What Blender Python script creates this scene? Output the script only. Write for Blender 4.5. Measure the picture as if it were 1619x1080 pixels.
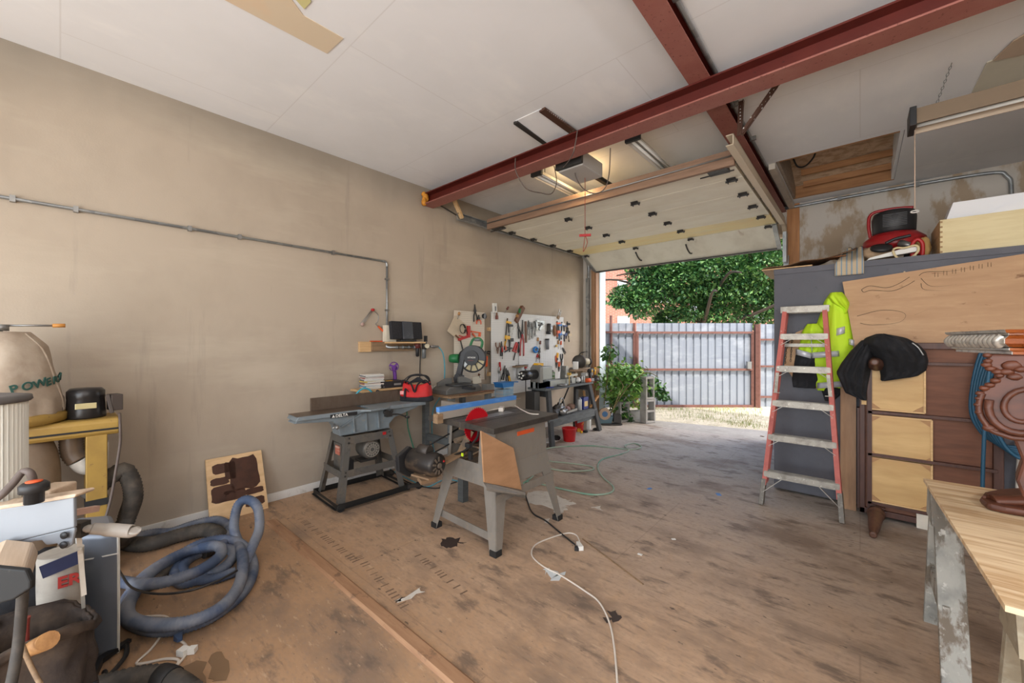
import bpy, bmesh, math, random
from mathutils import Vector, Matrix, noise
from math import radians, sin, cos, pi
random.seed(7)
for _o in list(bpy.data.objects): bpy.data.objects.remove(_o)
scene = bpy.context.scene
COL = scene.collection
V = Vector
# ------------------------------------------------------------------ camera
FPX, YAW, CAMH = 627.0, radians(41.28), 1.45
cam_d = bpy.data.cameras.new('camera'); cam = bpy.data.objects.new('camera', cam_d); COL.objects.link(cam)
cam_d.sensor_width = 36; cam_d.lens = FPX/1619*36; cam_d.clip_start = .02; cam_d.clip_end = 300
cam.location = (0, 0, CAMH); cam.rotation_euler = (pi/2, 0, YAW); scene.camera = cam
# ------------------------------------------------------------------ view, sky, sun, lamps
vs = scene.view_settings; vs.view_transform = 'Standard'; vs.look = 'None'; vs.exposure = 0.45; vs.gamma = 1; vs.use_curve_mapping = False
w = bpy.data.worlds.new('sky'); scene.world = w; w.use_nodes = True
wn = w.node_tree; bg = wn.nodes['Background']
sk = wn.nodes.new('ShaderNodeTexSky'); sk.sky_type = 'NISHITA'; sk.sun_disc = False
sk.sun_elevation = radians(48); sk.sun_rotation = radians(60); sk.dust_density = 2.5
wn.links.new(sk.outputs[0], bg.inputs[0]); bg.inputs[1].default_value = .37
def lamp(name, kind, energy, color, loc, rot=(0, 0, 0), **kw):
    d = bpy.data.lights.new(name, kind); d.energy = energy; d.color = color
    for k, v in kw.items(): setattr(d, k, v)
    o = bpy.data.objects.new(name, d); COL.objects.link(o); o.location = loc; o.rotation_euler = rot
    return o
sun = lamp('sun', 'SUN', 3.9, (1, .95, .86), (6, 2, 12), angle=radians(1.0))
sun.rotation_euler = V((.42, -.62, .95)).to_track_quat('Z', 'Y').to_euler()
# made-up fill bulbs, added unseen behind the camera (the bulbs are built below)
FILL_LAMPS = [(.1, -2.0, 2.5), (1.9, -1.3, 2.5), (1.9, .5, 2.5)]
for x, y, z in FILL_LAMPS: lamp('bulb_light', 'POINT', 52, (.97, .98, 1), (x, y, z-.12), shadow_soft_size=.14)
lamp('opener_bulb_light', 'POINT', 5, (1, .72, .38), (-2.28, 3.72, 3.19), shadow_soft_size=.04)
# area lamp added in the unseen rear opening as fill for daylight
lamp('rear_doorway_daylight', 'AREA', 150, (.93, .97, 1), (-.6, -2.86, 1.35), (radians(100), 0, 0), shape='RECTANGLE', size=5.2, size_y=2.4)
# ------------------------------------------------------------------ pixel -> place on a known plane of the room
R_ = V((cos(YAW), sin(YAW), 0)); F_ = V((-sin(YAW), cos(YAW), 0)); CAM = V((0, 0, CAMH))
def ray(px, py): return F_ + R_*((px-809.5)/FPX) + V((0, 0, (540-py)/FPX))
def atz(px, py, z): d = ray(px, py); return CAM + d*((z-CAMH)/d.z)
def fl(px, py, z=0): return atz(px, py, z)
def onX(px, py, X): d = ray(px, py); return CAM + d*(X/d.x)
def onY(px, py, Y): d = ray(px, py); return CAM + d*(Y/d.y)
def atd(px, py, D): return CAM + ray(px, py)*D
# ------------------------------------------------------------------ materials
def lin(c):
    return tuple(((v/255)/12.92 if v/255 <= .04045 else ((v/255+.055)/1.055)**2.4) for v in c) + (1,)
MATS = {}
def mat(name, col, rough=.6, metal=0, layers=(), bump=None, trans=0, emit=None, spec=.5, alpha=None, sheen=0):
    if name in MATS: return MATS[name]
    m = bpy.data.materials.new(name); m.use_nodes = True; MATS[name] = m
    nt = m.node_tree; N = nt.nodes; L = nt.links; b = N['Principled BSDF']
    b.inputs['Roughness'].default_value = rough; b.inputs['Metallic'].default_value = metal
    b.inputs['Specular IOR Level'].default_value = spec
    if trans: b.inputs['Transmission Weight'].default_value = trans
    if alpha: b.inputs['Alpha'].default_value = alpha
    if emit: b.inputs['Emission Color'].default_value = lin(emit[0]); b.inputs['Emission Strength'].default_value = emit[1]
    tc = N.new('ShaderNodeTexCoord')
    def coords(sc, rot=0):
        mp = N.new('ShaderNodeMapping'); mp.inputs['Scale'].default_value = sc if isinstance(sc, tuple) else (sc, sc, sc)
        mp.inputs['Rotation'].default_value = (0, 0, rot)
        L.new(tc.outputs['Object'], mp.inputs[0]); return mp.outputs[0]
    prev = None
    for ly in layers:                      # (colour, scale, lo, hi, kind, strength)
        c, sc, lo, hi = ly[:4]; kind = ly[4] if len(ly) > 4 else 'noise'; st = ly[5] if len(ly) > 5 else 1
        if kind == 'noise':
            t = N.new('ShaderNodeTexNoise'); t.inputs['Scale'].default_value = 1; t.inputs['Detail'].default_value = 5; t.inputs['Roughness'].default_value = .62
            L.new(coords(sc), t.inputs['Vector']); out = t.outputs['Fac']
        elif kind == 'voro':
            t = N.new('ShaderNodeTexVoronoi'); t.inputs['Scale'].default_value = 1; L.new(coords(sc), t.inputs['Vector']); out = t.outputs['Color']
        elif kind == 'dots':
            t = N.new('ShaderNodeTexVoronoi'); t.inputs['Scale'].default_value = 1; t.inputs['Randomness'].default_value = 0; L.new(coords(sc), t.inputs['Vector']); out = t.outputs['Distance']
        elif kind == 'rings':
            t = N.new('ShaderNodeTexWave'); t.wave_type = 'BANDS'; t.bands_direction = ly[6] if len(ly) > 6 else 'X'; t.inputs['Scale'].default_value = 1
            t.inputs['Distortion'].default_value = ly[7] if len(ly) > 7 else 6; t.inputs['Detail'].default_value = 3; L.new(coords(sc), t.inputs['Vector']); out = t.outputs['Fac']
        elif kind == 'brick':
            t = N.new('ShaderNodeTexBrick'); bs = ly[6]; t.inputs['Scale'].default_value = 1
            t.inputs['Brick Width'].default_value = bs[0]; t.inputs['Row Height'].default_value = bs[1]; t.inputs['Mortar Size'].default_value = bs[2]
            t.offset = bs[3] if len(bs) > 3 else .5
            v = coords(sc)
            if ly[7] != 'XY':
                s = N.new('ShaderNodeSeparateXYZ'); L.new(v, s.inputs[0]); cb = N.new('ShaderNodeCombineXYZ')
                L.new(s.outputs[ly[7][0]], cb.inputs[0]); L.new(s.outputs[ly[7][1]], cb.inputs[1]); v = cb.outputs[0]
            L.new(v, t.inputs['Vector']); out = t.outputs['Fac']
        elif kind in 'XYZ':
            s = N.new('ShaderNodeSeparateXYZ'); t = N.new('ShaderNodeTexNoise'); t.inputs['Scale'].default_value = 1; t.inputs['Detail'].default_value = 4
            L.new(coords(sc), t.inputs['Vector']); L.new(tc.outputs['Object'], s.inputs[0])
            ad = N.new('ShaderNodeMath'); ad.operation = 'MULTIPLY_ADD'; L.new(t.outputs['Fac'], ad.inputs[0]); ad.inputs[1].default_value = ly[6] if len(ly) > 6 else 0
            L.new(s.outputs[kind], ad.inputs[2]); out = ad.outputs[0]
        mr = N.new('ShaderNodeMapRange'); L.new(out, mr.inputs[0]); mr.inputs[1].default_value = lo; mr.inputs[2].default_value = hi; mr.inputs[3].default_value = 0; mr.inputs[4].default_value = st
        mx = N.new('ShaderNodeMix'); mx.data_type = 'RGBA'; L.new(mr.outputs[0], mx.inputs[0]); mx.inputs[7].default_value = lin(c)
        if prev is None: mx.inputs[6].default_value = lin(col)
        else: L.new(prev, mx.inputs[6])
        prev = mx.outputs[2]
    if prev is not None: L.new(prev, b.inputs['Base Color'])
    else: b.inputs['Base Color'].default_value = lin(col)
    if bump:
        t = N.new('ShaderNodeTexNoise'); t.inputs['Scale'].default_value = 1; t.inputs['Detail'].default_value = 4; L.new(coords(bump[0]), t.inputs['Vector'])
        bp = N.new('ShaderNodeBump'); bp.inputs['Strength'].default_value = bump[1]; bp.inputs['Distance'].default_value = bump[2] if len(bump) > 2 else .01
        L.new(t.outputs['Fac'], bp.inputs['Height']); L.new(bp.outputs[0], b.inputs['Normal'])
    return m
def plain(name, col, rough=.55, metal=0, dirt=.35):
    d = tuple(int(v*.55+22) for v in col)
    return mat(name, col, rough, metal, layers=[(d, 9, .45, .8, 'noise', dirt), (tuple(min(255, int(v*1.1+12)) for v in col), 30, .55, .8, 'noise', dirt*.6)])
def wood(name, c1, c2, sc=(3, 40, 40), rough=.6, knots=None):
    ly = [(c2, sc, .35, .7, 'noise', .9), (tuple(int(v*.8) for v in c2), (sc[0]*.6, sc[1]*.5, sc[2]*.5), .55, .8, 'noise', .5)]
    if knots: ly.append((knots, (9, 9, 16), .68, .76, 'noise', .8))
    return mat(name, c1, rough, layers=ly)
# ------------------------------------------------------------------ mesh builder
def frame(d, up=V((0, 0, 1))):
    d = d.normalized()
    if abs(d.dot(up)) > .98: up = V((0, 1, 0)) if abs(d.y) < .9 else V((1, 0, 0))
    s = d.cross(up).normalized(); u = s.cross(d).normalized()
    return s, u
def spline(pts, n=8, closed=False):
    pts = [V(p) for p in pts]; out = []; k = len(pts)
    for i in range(k if closed else k-1):
        if closed: p0, p1, p2, p3 = pts[i-1], pts[i], pts[(i+1) % k], pts[(i+2) % k]
        else: p0, p1, p2, p3 = pts[max(i-1, 0)], pts[i], pts[i+1], pts[min(i+2, k-1)]
        for j in range(n):
            t = j/n
            out.append(.5*((2*p1)+(p2-p0)*t+(2*p0-5*p1+4*p2-p3)*t*t+(3*p1-p0-3*p2+p3)*t**3))
    if not closed: out.append(pts[-1])
    return out
class MB:
    def __init__(s, M=None): s.bm = bmesh.new(); s.mi = 0; s.M = M
    def _v(s, p):
        p = V(p)
        return s.bm.verts.new(s.M @ p if s.M else p)
    def _f(s, vs, smooth=False):
        try: f = s.bm.faces.new(vs)
        except ValueError: return
        f.material_index = s.mi; f.smooth = smooth
    def box(s, c, d, rz=0, R=None):
        c = V(c); h = V(d)/2
        if R is None: R = Matrix.Rotation(rz, 3, 'Z')
        vs = [s._v(c + R @ V((h.x*i, h.y*j, h.z*k))) for k in (-1, 1) for i, j in ((-1, -1), (1, -1), (1, 1), (-1, 1))]
        for q in ((3, 2, 1, 0), (4, 5, 6, 7), (0, 1, 5, 4), (1, 2, 6, 5), (2, 3, 7, 6), (3, 0, 4, 7)): s._f([vs[i] for i in q])
        return s
    def span(s, a, b):
        a = V(a); b = V(b); return s.box((a+b)/2, [max(abs(b[i]-a[i]), 1e-4) for i in range(3)])
    def bar(s, p0, p1, wd, ht, up=(0, 0, 1), t=1, t2=None):
        p0 = V(p0); p1 = V(p1); a, u = frame(p1-p0, V(up)); vs = []
        for p, k in ((p0, 1), (p1, t)):
            k2 = k if (t2 is None or k == 1 and p is p0) else t2
            for i, j in ((-1, -1), (1, -1), (1, 1), (-1, 1)): vs.append(s._v(p + a*(wd/2*i*k) + u*(ht/2*j*k2)))
        for q in ((3, 2, 1, 0), (4, 5, 6, 7), (0, 1, 5, 4), (1, 2, 6, 5), (2, 3, 7, 6), (3, 0, 4, 7)): s._f([vs[i] for i in q])
        return s
    def cyl(s, p0, p1, r0, r1=None, n=16, cap=True):
        r1 = r0 if r1 is None else r1
        return s.tubev([V(p0), V(p1)], [r0, r1], n, cap)
    def tubev(s, pts, rs, n=8, cap=True, sq=None):
        rings = []; prev = None
        for i, p in enumerate(pts):
            d = (pts[min(i+1, len(pts)-1)]-pts[max(i-1, 0)])
            if d.length < 1e-9: d = V((0, 0, 1))
            d.normalize()
            if prev is None: a, u = frame(d)
            else:
                a = prev - d*prev.dot(d)
                if a.length < 1e-5: a, _ = frame(d)
                a.normalize(); u = a.cross(d)
            prev = a; r = rs[i] if isinstance(rs, (list, tuple)) else rs
            rings.append([s._v(p + a*(r*cos(2*pi*k/n)) + u*(r*(sq or 1)*sin(2*pi*k/n))) for k in range(n)])
        for A, B in zip(rings, rings[1:]):
            for k in range(n): s._f([A[k], A[(k+1) % n], B[(k+1) % n], B[k]], True)
        if cap: s._f(rings[0][::-1]); s._f(rings[-1])
        return s
    def tube(s, pts, r, n=8, sp=6, cap=True, closed=False, sq=None):
        return s.tubev(spline(pts, sp, closed) if sp else [V(p) for p in pts], r, n, cap, sq)
    def hose(s, pts, r, pitch=.018, amp=.10, n=12):
        c = spline(pts, 10); out = [c[0]]; acc = 0; st = pitch/2
        for a, b in zip(c, c[1:]):
            l = (b-a).length; t = st-acc
            while t <= l: out.append(a.lerp(b, t/l)); t += st
            acc = l-(t-st)
        return s.tubev(out, [r*(1+(amp if i % 2 else -amp)) for i in range(len(out))], n)
    def lathe(s, prof, o, ax=(0, 0, 1), n=24, arc=None):
        o = V(o); ax = V(ax).normalized(); a, u = frame(ax); rings = []
        for r, z in prof:
            rings.append([s._v(o + ax*z + (a*cos(2*pi*k/n)+u*sin(2*pi*k/n))*max(r, 1e-4)) for k in range(n)])
        for A, B in zip(rings, rings[1:]):
            for k in range(n): s._f([A[k], A[(k+1) % n], B[(k+1) % n], B[k]], True)
        s._f(rings[0][::-1]); s._f(rings[-1]); return s
    def prism(s, pts, o, ux, uy, depth):
        o = V(o); ux = V(ux); uy = V(uy); nrm = ux.cross(uy).normalized()*depth
        A = [s._v(o+ux*x+uy*y) for x, y in pts]; B = [s._v(o+ux*x+uy*y+nrm) for x, y in pts]
        s._f(A[::-1]); s._f(B); k = len(A)
        for i in range(k): s._f([A[i], A[(i+1) % k], B[(i+1) % k], B[i]])
        return s
    def quadslab(s, q, nrm, th):            # four corners, thickness along nrm
        nrm = V(nrm).normalized()*th; A = [s._v(p) for p in q]; B = [s._v(V(p)+nrm) for p in q]
        s._f(A[::-1]); s._f(B)
        for i in range(len(A)): s._f([A[i], A[(i+1) % len(A)], B[(i+1) % len(A)], B[i]])
        return s
    def ball(s, c, r, n=14, m=9, f=None):
        c = V(c); r = V((r, r, r)) if isinstance(r, (int, float)) else V(r); rings = []
        for j in range(1, m):
            t = pi*j/m; rg = []
            for k in range(n):
                d = V((sin(t)*cos(2*pi*k/n), sin(t)*sin(2*pi*k/n), cos(t))); q = f(d) if f else 1
                rg.append(s._v(c+V((d.x*r.x, d.y*r.y, d.z*r.z))*q))
            rings.append(rg)
        top = s._v(c+V((0, 0, r.z))); bot = s._v(c-V((0, 0, r.z)))
        for k in range(n):
            s._f([top, rings[0][k], rings[0][(k+1) % n]], True); s._f([bot, rings[-1][(k+1) % n], rings[-1][k]], True)
        for A, B in zip(rings, rings[1:]):
            for k in range(n): s._f([A[k], B[k], B[(k+1) % n], A[(k+1) % n]], True)
        return s
    def grid(s, fn, nu, nv, closeu=False, caps=False):
        P = [[s._v(fn(i/(nu if closeu else nu-1), j/(nv-1))) for i in range(nu)] for j in range(nv)]
        for j in range(nv-1):
            for i in range(nu if closeu else nu-1):
                s._f([P[j][i], P[j][(i+1) % nu], P[j+1][(i+1) % nu], P[j+1][i]], True)
        if caps: s._f(P[0][::-1]); s._f(P[-1])
        return s
    def build(s, name, m, parent=None, bevel=0, solid=0, sub=0):
        bmesh.ops.recalc_face_normals(s.bm, faces=s.bm.faces)
        me = bpy.data.meshes.new(name); s.bm.to_mesh(me); s.bm.free()
        for x in (m if isinstance(m, (list, tuple)) else [m]): me.materials.append(x)
        o = bpy.data.objects.new(name, me); COL.objects.link(o)
        if parent is not None:
            W = wmat(parent); me.transform(W.inverted()); o.parent = parent
        if solid: q = o.modifiers.new('solid', 'SOLIDIFY'); q.thickness = solid; q.offset = 0
        if sub: q = o.modifiers.new('sub', 'SUBSURF'); q.levels = sub; q.render_levels = sub
        if bevel: q = o.modifiers.new('bevel', 'BEVEL'); q.width = bevel; q.segments = 2; q.limit_method = 'ANGLE'; q.angle_limit = radians(40)
        return o
def wmat(o):
    M = Matrix.LocRotScale(o.location, o.rotation_euler, o.scale)
    return wmat(o.parent) @ M if o.parent else M
def thing(name, label, cat, loc, rz=0, group=None):
    o = bpy.data.objects.new(name, None); COL.objects.link(o); o.empty_display_size = .1
    o.location = loc; o.rotation_euler = (0, 0, rz); o['label'] = label; o['category'] = cat
    if group: o['group'] = group
    return o
def solo(mb, name, m, label, cat, group=None, stuff=False, **kw):
    o = mb.build(name, m, None, **kw); me = o.data
    xs = [v.co for v in me.vertices]; lo = V([min(c[i] for c in xs) for i in range(3)]); hi = V([max(c[i] for c in xs) for i in range(3)])
    b = V(((lo.x+hi.x)/2, (lo.y+hi.y)/2, lo.z)); me.transform(Matrix.Translation(-b)); o.location = b
    o['label'] = label; o['category'] = cat
    if group: o['group'] = group
    if stuff: o['kind'] = 'stuff'
    return o
def struct(mb, name, m, **kw):
    o = mb.build(name, m, None, **kw); o['kind'] = 'structure'; return o
def dup(o, loc, rz=None, label=None, parent=None):
    c = o.copy(); COL.objects.link(c)
    if parent is not None: c.parent = parent
    else:
        c.location = loc
        if rz is not None: c.rotation_euler = (0, 0, rz)
        if label: c['label'] = label
    for ch in [x for x in COL.objects if x.parent == o]: dup(ch, None, parent=c)
    return c
def text(s, size, o, ux, uy, m, parent, ext=.0006, name='lettering', shear=0, bold=0):
    cu = bpy.data.curves.new('t', 'FONT'); cu.body = s; cu.size = size; cu.extrude = ext; cu.shear = shear; cu.offset = bold
    to = bpy.data.objects.new('t', cu); COL.objects.link(to)
    bpy.context.view_layer.update()
    me = bpy.data.meshes.new_from_object(to.evaluated_get(bpy.context.evaluated_depsgraph_get()))
    bpy.data.objects.remove(to); ux = V(ux).normalized(); uy = V(uy).normalized(); n = ux.cross(uy)
    M = Matrix((ux, uy, n)).transposed().to_4x4(); M.translation = V(o)
    me.transform(M); me.transform(wmat(parent).inverted()); me.materials.clear(); me.materials.append(m)
    ob = bpy.data.objects.new(name, me); COL.objects.link(ob); ob.parent = parent; return ob
# ------------------------------------------------------------------ shared materials
steel = plain('brushed steel', (150, 150, 148), .38, .8)
dsteel = plain('dark steel', (72, 70, 68), .5, .6)
castiron = mat('cast iron top', (84, 80, 76), .42, .55, layers=[((120, 104, 92), 5, .5, .75, 'noise', .6), ((56, 54, 52), 22, .5, .7, 'noise', .6)])
galv = mat('galvanised steel', (168, 172, 174), .4, .7, layers=[((120, 124, 126), 14, .4, .7, 'voro', .5)])
blackp = plain('black plastic', (34, 34, 36), .5, 0, .4)
blackr = plain('black rubber', (28, 27, 27), .75, 0, .4)
greyp = plain('grey plastic', (120, 122, 126), .5)
whitep = plain('white plastic', (222, 220, 214), .5, 0, .2)
redp = plain('red plastic', (178, 32, 34), .45, 0, .3)
orangep = plain('orange plastic', (222, 92, 44), .45, 0, .3)
bluep = plain('blue plastic', (36, 118, 190), .45, 0, .2)
yellowp = plain('yellow plastic', (232, 176, 30), .45, 0, .25)
greenp = plain('green plastic', (30, 110, 62), .45, 0, .3)
purplep = plain('purple plastic', (96, 44, 132), .4, 0, .2)
pine = wood('pine board', (214, 180, 134), (190, 150, 104), (40, 3, 40), .6)
oldwood = wood('weathered board', (150, 122, 92), (112, 90, 68), (40, 3, 40), .75)
greypaint = mat('grey painted steel', (128, 126, 122), .45, .2, layers=[((96, 92, 86), 6, .45, .75, 'noise', .6), ((150, 138, 120), 25, .6, .75, 'noise', .5)])
benchgrey = mat('grey painted timber', (96, 100, 100), .7, layers=[((70, 72, 72), (8, 8, 30), .4, .7, 'noise', .7), ((140, 138, 130), 30, .62, .75, 'noise', .5)])
benchdark = mat('dark charcoal timber', (52, 52, 52), .7, layers=[((78, 76, 72), 20, .5, .75, 'noise', .5)])
rubberhose = mat('dusty black hose', (62, 58, 54), .75, layers=[((104, 94, 82), 10, .45, .7, 'noise', .7)])
cordw = plain('white cord', (212, 202, 190), .5, 0, .2)
cordb = plain('black cord', (36, 34, 34), .5, 0, .2)
cardb = mat('cardboard', (122, 92, 66), .85, layers=[((92, 66, 46), 4, .4, .7, 'noise', .7)])
# ================================================================== ROOM SHELL
WX, DY, CZ, BX, BY = -4.01, 6.65, 3.336, 2.7, -2.9
floorm = mat('stained plywood floor', (186, 156, 128), .62, layers=[
    ((160, 132, 108), (3, 14, 3), .35, .7, 'noise', .8),
    ((182, 148, 114), (14, 5, 6), .5, .75, 'noise', .7),
    ((164, 128, 94), (2, 2, 2), 2.2, 1.5, 'Y', .75, 1.0),            # bare OSB near the rear
    ((176, 171, 164), (1.6, 1.6, 1.6), 2.6, 5.6, 'Y', .95, 1.2),      # pale dust towards the door
    ((118, 100, 86), (1.3, 1.9, 1), .50, .64, 'noise', .7), ((140, 120, 104), (30, 55, 30), .5, .7, 'noise', .55),
    ((96, 82, 72), (3.2, 7, 4), .56, .66, 'noise', .7), ((104, 88, 76), (5, 24, 9), .57, .70, 'noise', .6), ((196, 168, 138), (12, 40, 9), .60, .68, 'noise', .5),
    ((56, 46, 42), (11, 19, 9), .655, .70, 'noise', .8), ((70, 50, 42), (2.3, 2.6, 2), .69, .73, 'noise', .7),
    ((206, 190, 168), (26, 26, 20), .70, .74, 'noise', .6),
    ((92, 72, 56), 1, .5, .9, 'brick', .22, (2.44, 1.22, .004), 'XY')], bump=((18, 40, 10), .25, .004))
struct(MB().span((WX-.2, BY-.2, -.12), (BX+.2, DY+.12, 0)), 'floor', floorm)
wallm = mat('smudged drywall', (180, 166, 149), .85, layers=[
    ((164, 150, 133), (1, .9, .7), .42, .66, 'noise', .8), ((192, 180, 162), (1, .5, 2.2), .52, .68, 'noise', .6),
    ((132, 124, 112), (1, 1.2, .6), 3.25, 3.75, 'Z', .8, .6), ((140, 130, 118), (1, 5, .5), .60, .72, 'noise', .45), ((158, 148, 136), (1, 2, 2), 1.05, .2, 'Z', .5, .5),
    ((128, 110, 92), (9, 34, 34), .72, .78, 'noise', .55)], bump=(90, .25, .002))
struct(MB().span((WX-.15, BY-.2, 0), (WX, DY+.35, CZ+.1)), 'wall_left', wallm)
patchy = mat('unpainted patched drywall', (200, 192, 182), .85, layers=[((170, 148, 122), (3.6, 1, 1.6), .52, .60, 'noise', .9), ((196, 192, 186), (5, 1, 3), .6, .7, 'noise', .6)])
DL, DR, DH = -3.72, -.80, 2.95
m = MB()
m.span((WX, DY, 0), (DL-.04, DY+.3, CZ+.1)); m.span((DL-.04, DY, DH), (DR+.04, DY+.3, CZ+.1)); m.span((DR+.18, DY, 0), (BX+.2, DY+.3, CZ+.1))
struct(m, 'wall_front', patchy)
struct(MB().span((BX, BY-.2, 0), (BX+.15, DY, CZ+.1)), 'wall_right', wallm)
m = MB(); m.span((WX, BY-.15, 0), (-3.4, BY, CZ+.1)); m.span((2.2, BY-.15, 0), (BX, BY, CZ+.1)); m.span((-3.4, BY-.15, 2.7), (2.2, BY, CZ+.1))  # unseen opening in the back wall, added to let light in
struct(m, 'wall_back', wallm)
struct(MB().span((WX, BY, 0), (WX+.014, DY-.3, .075)), 'baseboard_left', mat('white baseboard', (216, 214, 210), .6, layers=[((150, 142, 132), 14, .55, .75, 'noise', .6)]), bevel=.003)
# ceiling with the attic hatch left open
HX0, HX1 = onY(1248, 200, DY).x, .0
hA = atz(1245, 258, CZ); hB = atz(1243, 316, CZ); hC = atz(1418, 288, CZ); hD = atz(1432, 203, CZ)
hx0, hx1, hy0, hy1 = -.67, .30, 4.96, 6.42
ceilm = mat('white skimmed ceiling', (232, 232, 234), .9, layers=[((222, 222, 223), (.7, .7, .7), .4, .65, 'noise', .7), ((240, 239, 238), (2.5, 1.2, 1), .55, .7, 'noise', .6), ((178, 170, 164), (1, 1, 1), .5, .9, 'brick', .22, (2.44, 1.22, .004), 'XY')])
m = MB()
m.span((WX, BY, CZ), (hx0, DY, CZ+.08)); m.span((hx1, BY, CZ), (BX, DY, CZ+.08)); m.span((hx0, BY, CZ), (hx1, hy0, CZ+.08)); m.span((hx0, hy1, CZ), (hx1, DY, CZ+.08))
ceil = struct(m, 'ceiling', ceilm)
tanm = mat('bare tan drywall paper', (214, 196, 170), .9, layers=[((222, 190, 156), (3, 3, 1), .5, .7, 'noise', .6)])
q = [atz(352, 0-14, CZ), atz(517, 84, CZ), atz(543, 60, CZ), atz(470, 18, CZ), atz(430, -14, CZ)]
MB().prism([(p.x, p.y) for p in [atz(300, -30, CZ), atz(517, 84, CZ), atz(543, 60, CZ), atz(480, 24, CZ), atz(440, -30, CZ)]], (0, 0, CZ+.002), (1, 0, 0), (0, 1, 0), -.006).build('ceiling_patch', tanm, ceil)['label'] = 'bare tan drywall strip'
yelm = mat('yellowed drywall paper', (206, 198, 140), .9)
MB().prism([(p.x, p.y) for p in [atz(455, -16, CZ), atz(481, 13, CZ), atz(492, 1, CZ), atz(478, -20, CZ)]], (0, 0, CZ+.002), (1, 0, 0), (0, 1, 0), -.008).build('ceiling_patch', yelm, ceil)['label'] = 'yellowed square patch'
crm = mat('cream drywall sheet', (206, 200, 182), .85, layers=[((192, 186, 168), (2, 2, 2), .45, .7, 'noise', .6)])
MB().prism([(p.x, p.y) for p in [atz(1528, 163, CZ), atz(1560, 98, CZ), atz(1640, 66, CZ), atz(1640, 160, CZ)]], (0, 0, CZ+.002), (1, 0, 0), (0, 1, 0), -.008).build('ceiling_patch', crm, ceil)['label'] = 'cream patch sheet'
m = MB(); a = atz(1562, 95, CZ); b = atz(1640, 40, CZ)
m.prism([(p.x, p.y) for p in [atz(1570, 93, CZ), atz(1602, 62, CZ), atz(1640, 40, CZ), atz(1640, 78, CZ)]], (0, 0, CZ-.006), (1, 0, 0), (0, 1, 0), -.01)
m.build('torn_paper', mat('torn kraft paper', (184, 164, 144), .9), ceil)
# attic hatch box above the hole
osb = mat('strand board', (204, 176, 146), .85, layers=[((168, 136, 106), (9, 22, 9), .45, .6, 'noise', .8), ((170, 140, 108), (22, 9, 9), .55, .7, 'noise', .6)])
hat = thing('attic_hatch', 'open attic hatch framed in raw timber with strand board above, in ceiling', 'hatch', ((hx0+hx1)/2, (hy0+hy1)/2, CZ))
HH = .62; e = .004
MB().quadslab([(hx0-.02, hy1+.02, CZ+.13), (hx1+.02, hy1+.02, CZ+.13), (hx1+.02, hy0-.05, CZ+.66), (hx0-.02, hy0-.05, CZ+.66)], (0, 0, 1), .02).build('sheathing', osb, hat)
warm = wood('raw hatch timber', (176, 128, 84), (150, 104, 66), (3, 30, 30), .7)
MB().span((hx0+e, hy1-.04, CZ), (hx1-e, hy1-e, CZ+.15)).build('side_board', warm, hat)
MB().span((hx0+e, hy0+e, CZ), (hx0+.03, hy1-.04, CZ+HH)).build('side_board', wood('dusty hatch side', (160, 148, 134), (130, 112, 96), (3, 30, 30)), hat)
MB().span((hx1-.03, hy0+e, CZ), (hx1-e, hy1-.04, CZ+HH)).build('side_board', ceilm, hat)
MB().span((hx0+.03, hy0+e, CZ+.0), (hx1-.03, hy0+.03, CZ+HH)).build('side_board', warm, hat)
for yy, zz0 in ((6.05, .17), (6.30, .10)): MB().span((hx0+.12, yy, CZ+zz0), (hx1-.03, yy+.04, CZ+zz0+.07)).build('rafter', warm, hat)
MB().tube([(-.60, 5.75, CZ+.3), (-.56, 5.8, CZ+.2), (-.48, 5.78, CZ+.18), (-.40, 5.72, CZ+.24), (-.38, 5.72, CZ+.33)], .009).build('cable', cordb, hat)
# white boxed soffit left of the hatch
cz0 = CZ-.10
m = MB(); m.span((-.735, 4.98, CZ-.06), (-.675, DY, CZ))
sof = struct(m, 'trim_1', mat('cream painted box', (200, 190, 176), .8, layers=[((168, 156, 142), 6, .5, .7, 'noise', .5)]))
# floor strip + door jamb trims
stripm = mat('worn floor strip', (170, 132, 100), .7, layers=[((140, 102, 74), (3, 26, 26), .35, .7, 'noise', .9), ((110, 84, 66), (9, 12, 9), .58, .66, 'noise', .7)])
struct(MB().prism([(0, 0), (.085, 0), (.07, .012), (.012, .016)], (-3.57, 1.08, 0), (0, 1, 0), (0, 0, 1), 6.2), 'trim_2', stripm)
jamb = wood('door jamb timber', (168, 128, 96), (140, 104, 76), (30, 30, 2))
struct(MB().span((DL-.10, DY-.03, 0), (DL-.04, DY, DH)), 'trim_3', jamb)
struct(MB().span((DL-.04, DY, 0), (DL-.015, DY+.16, DH)), 'trim_4', jamb)
struct(MB().span((DL-.015, DY+.12, 0), (DL, DY+.34, DH)), 'trim_5', mat('pale blue white metal jamb', (206, 220, 226), .5))
amber = wood('orange fir post', (190, 134, 84), (160, 106, 62), (30, 30, 2))
struct(MB().span((DR+.04, DY-.02, 0), (DR+.18, DY+.3, CZ)), 'trim_6', amber)
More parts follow.
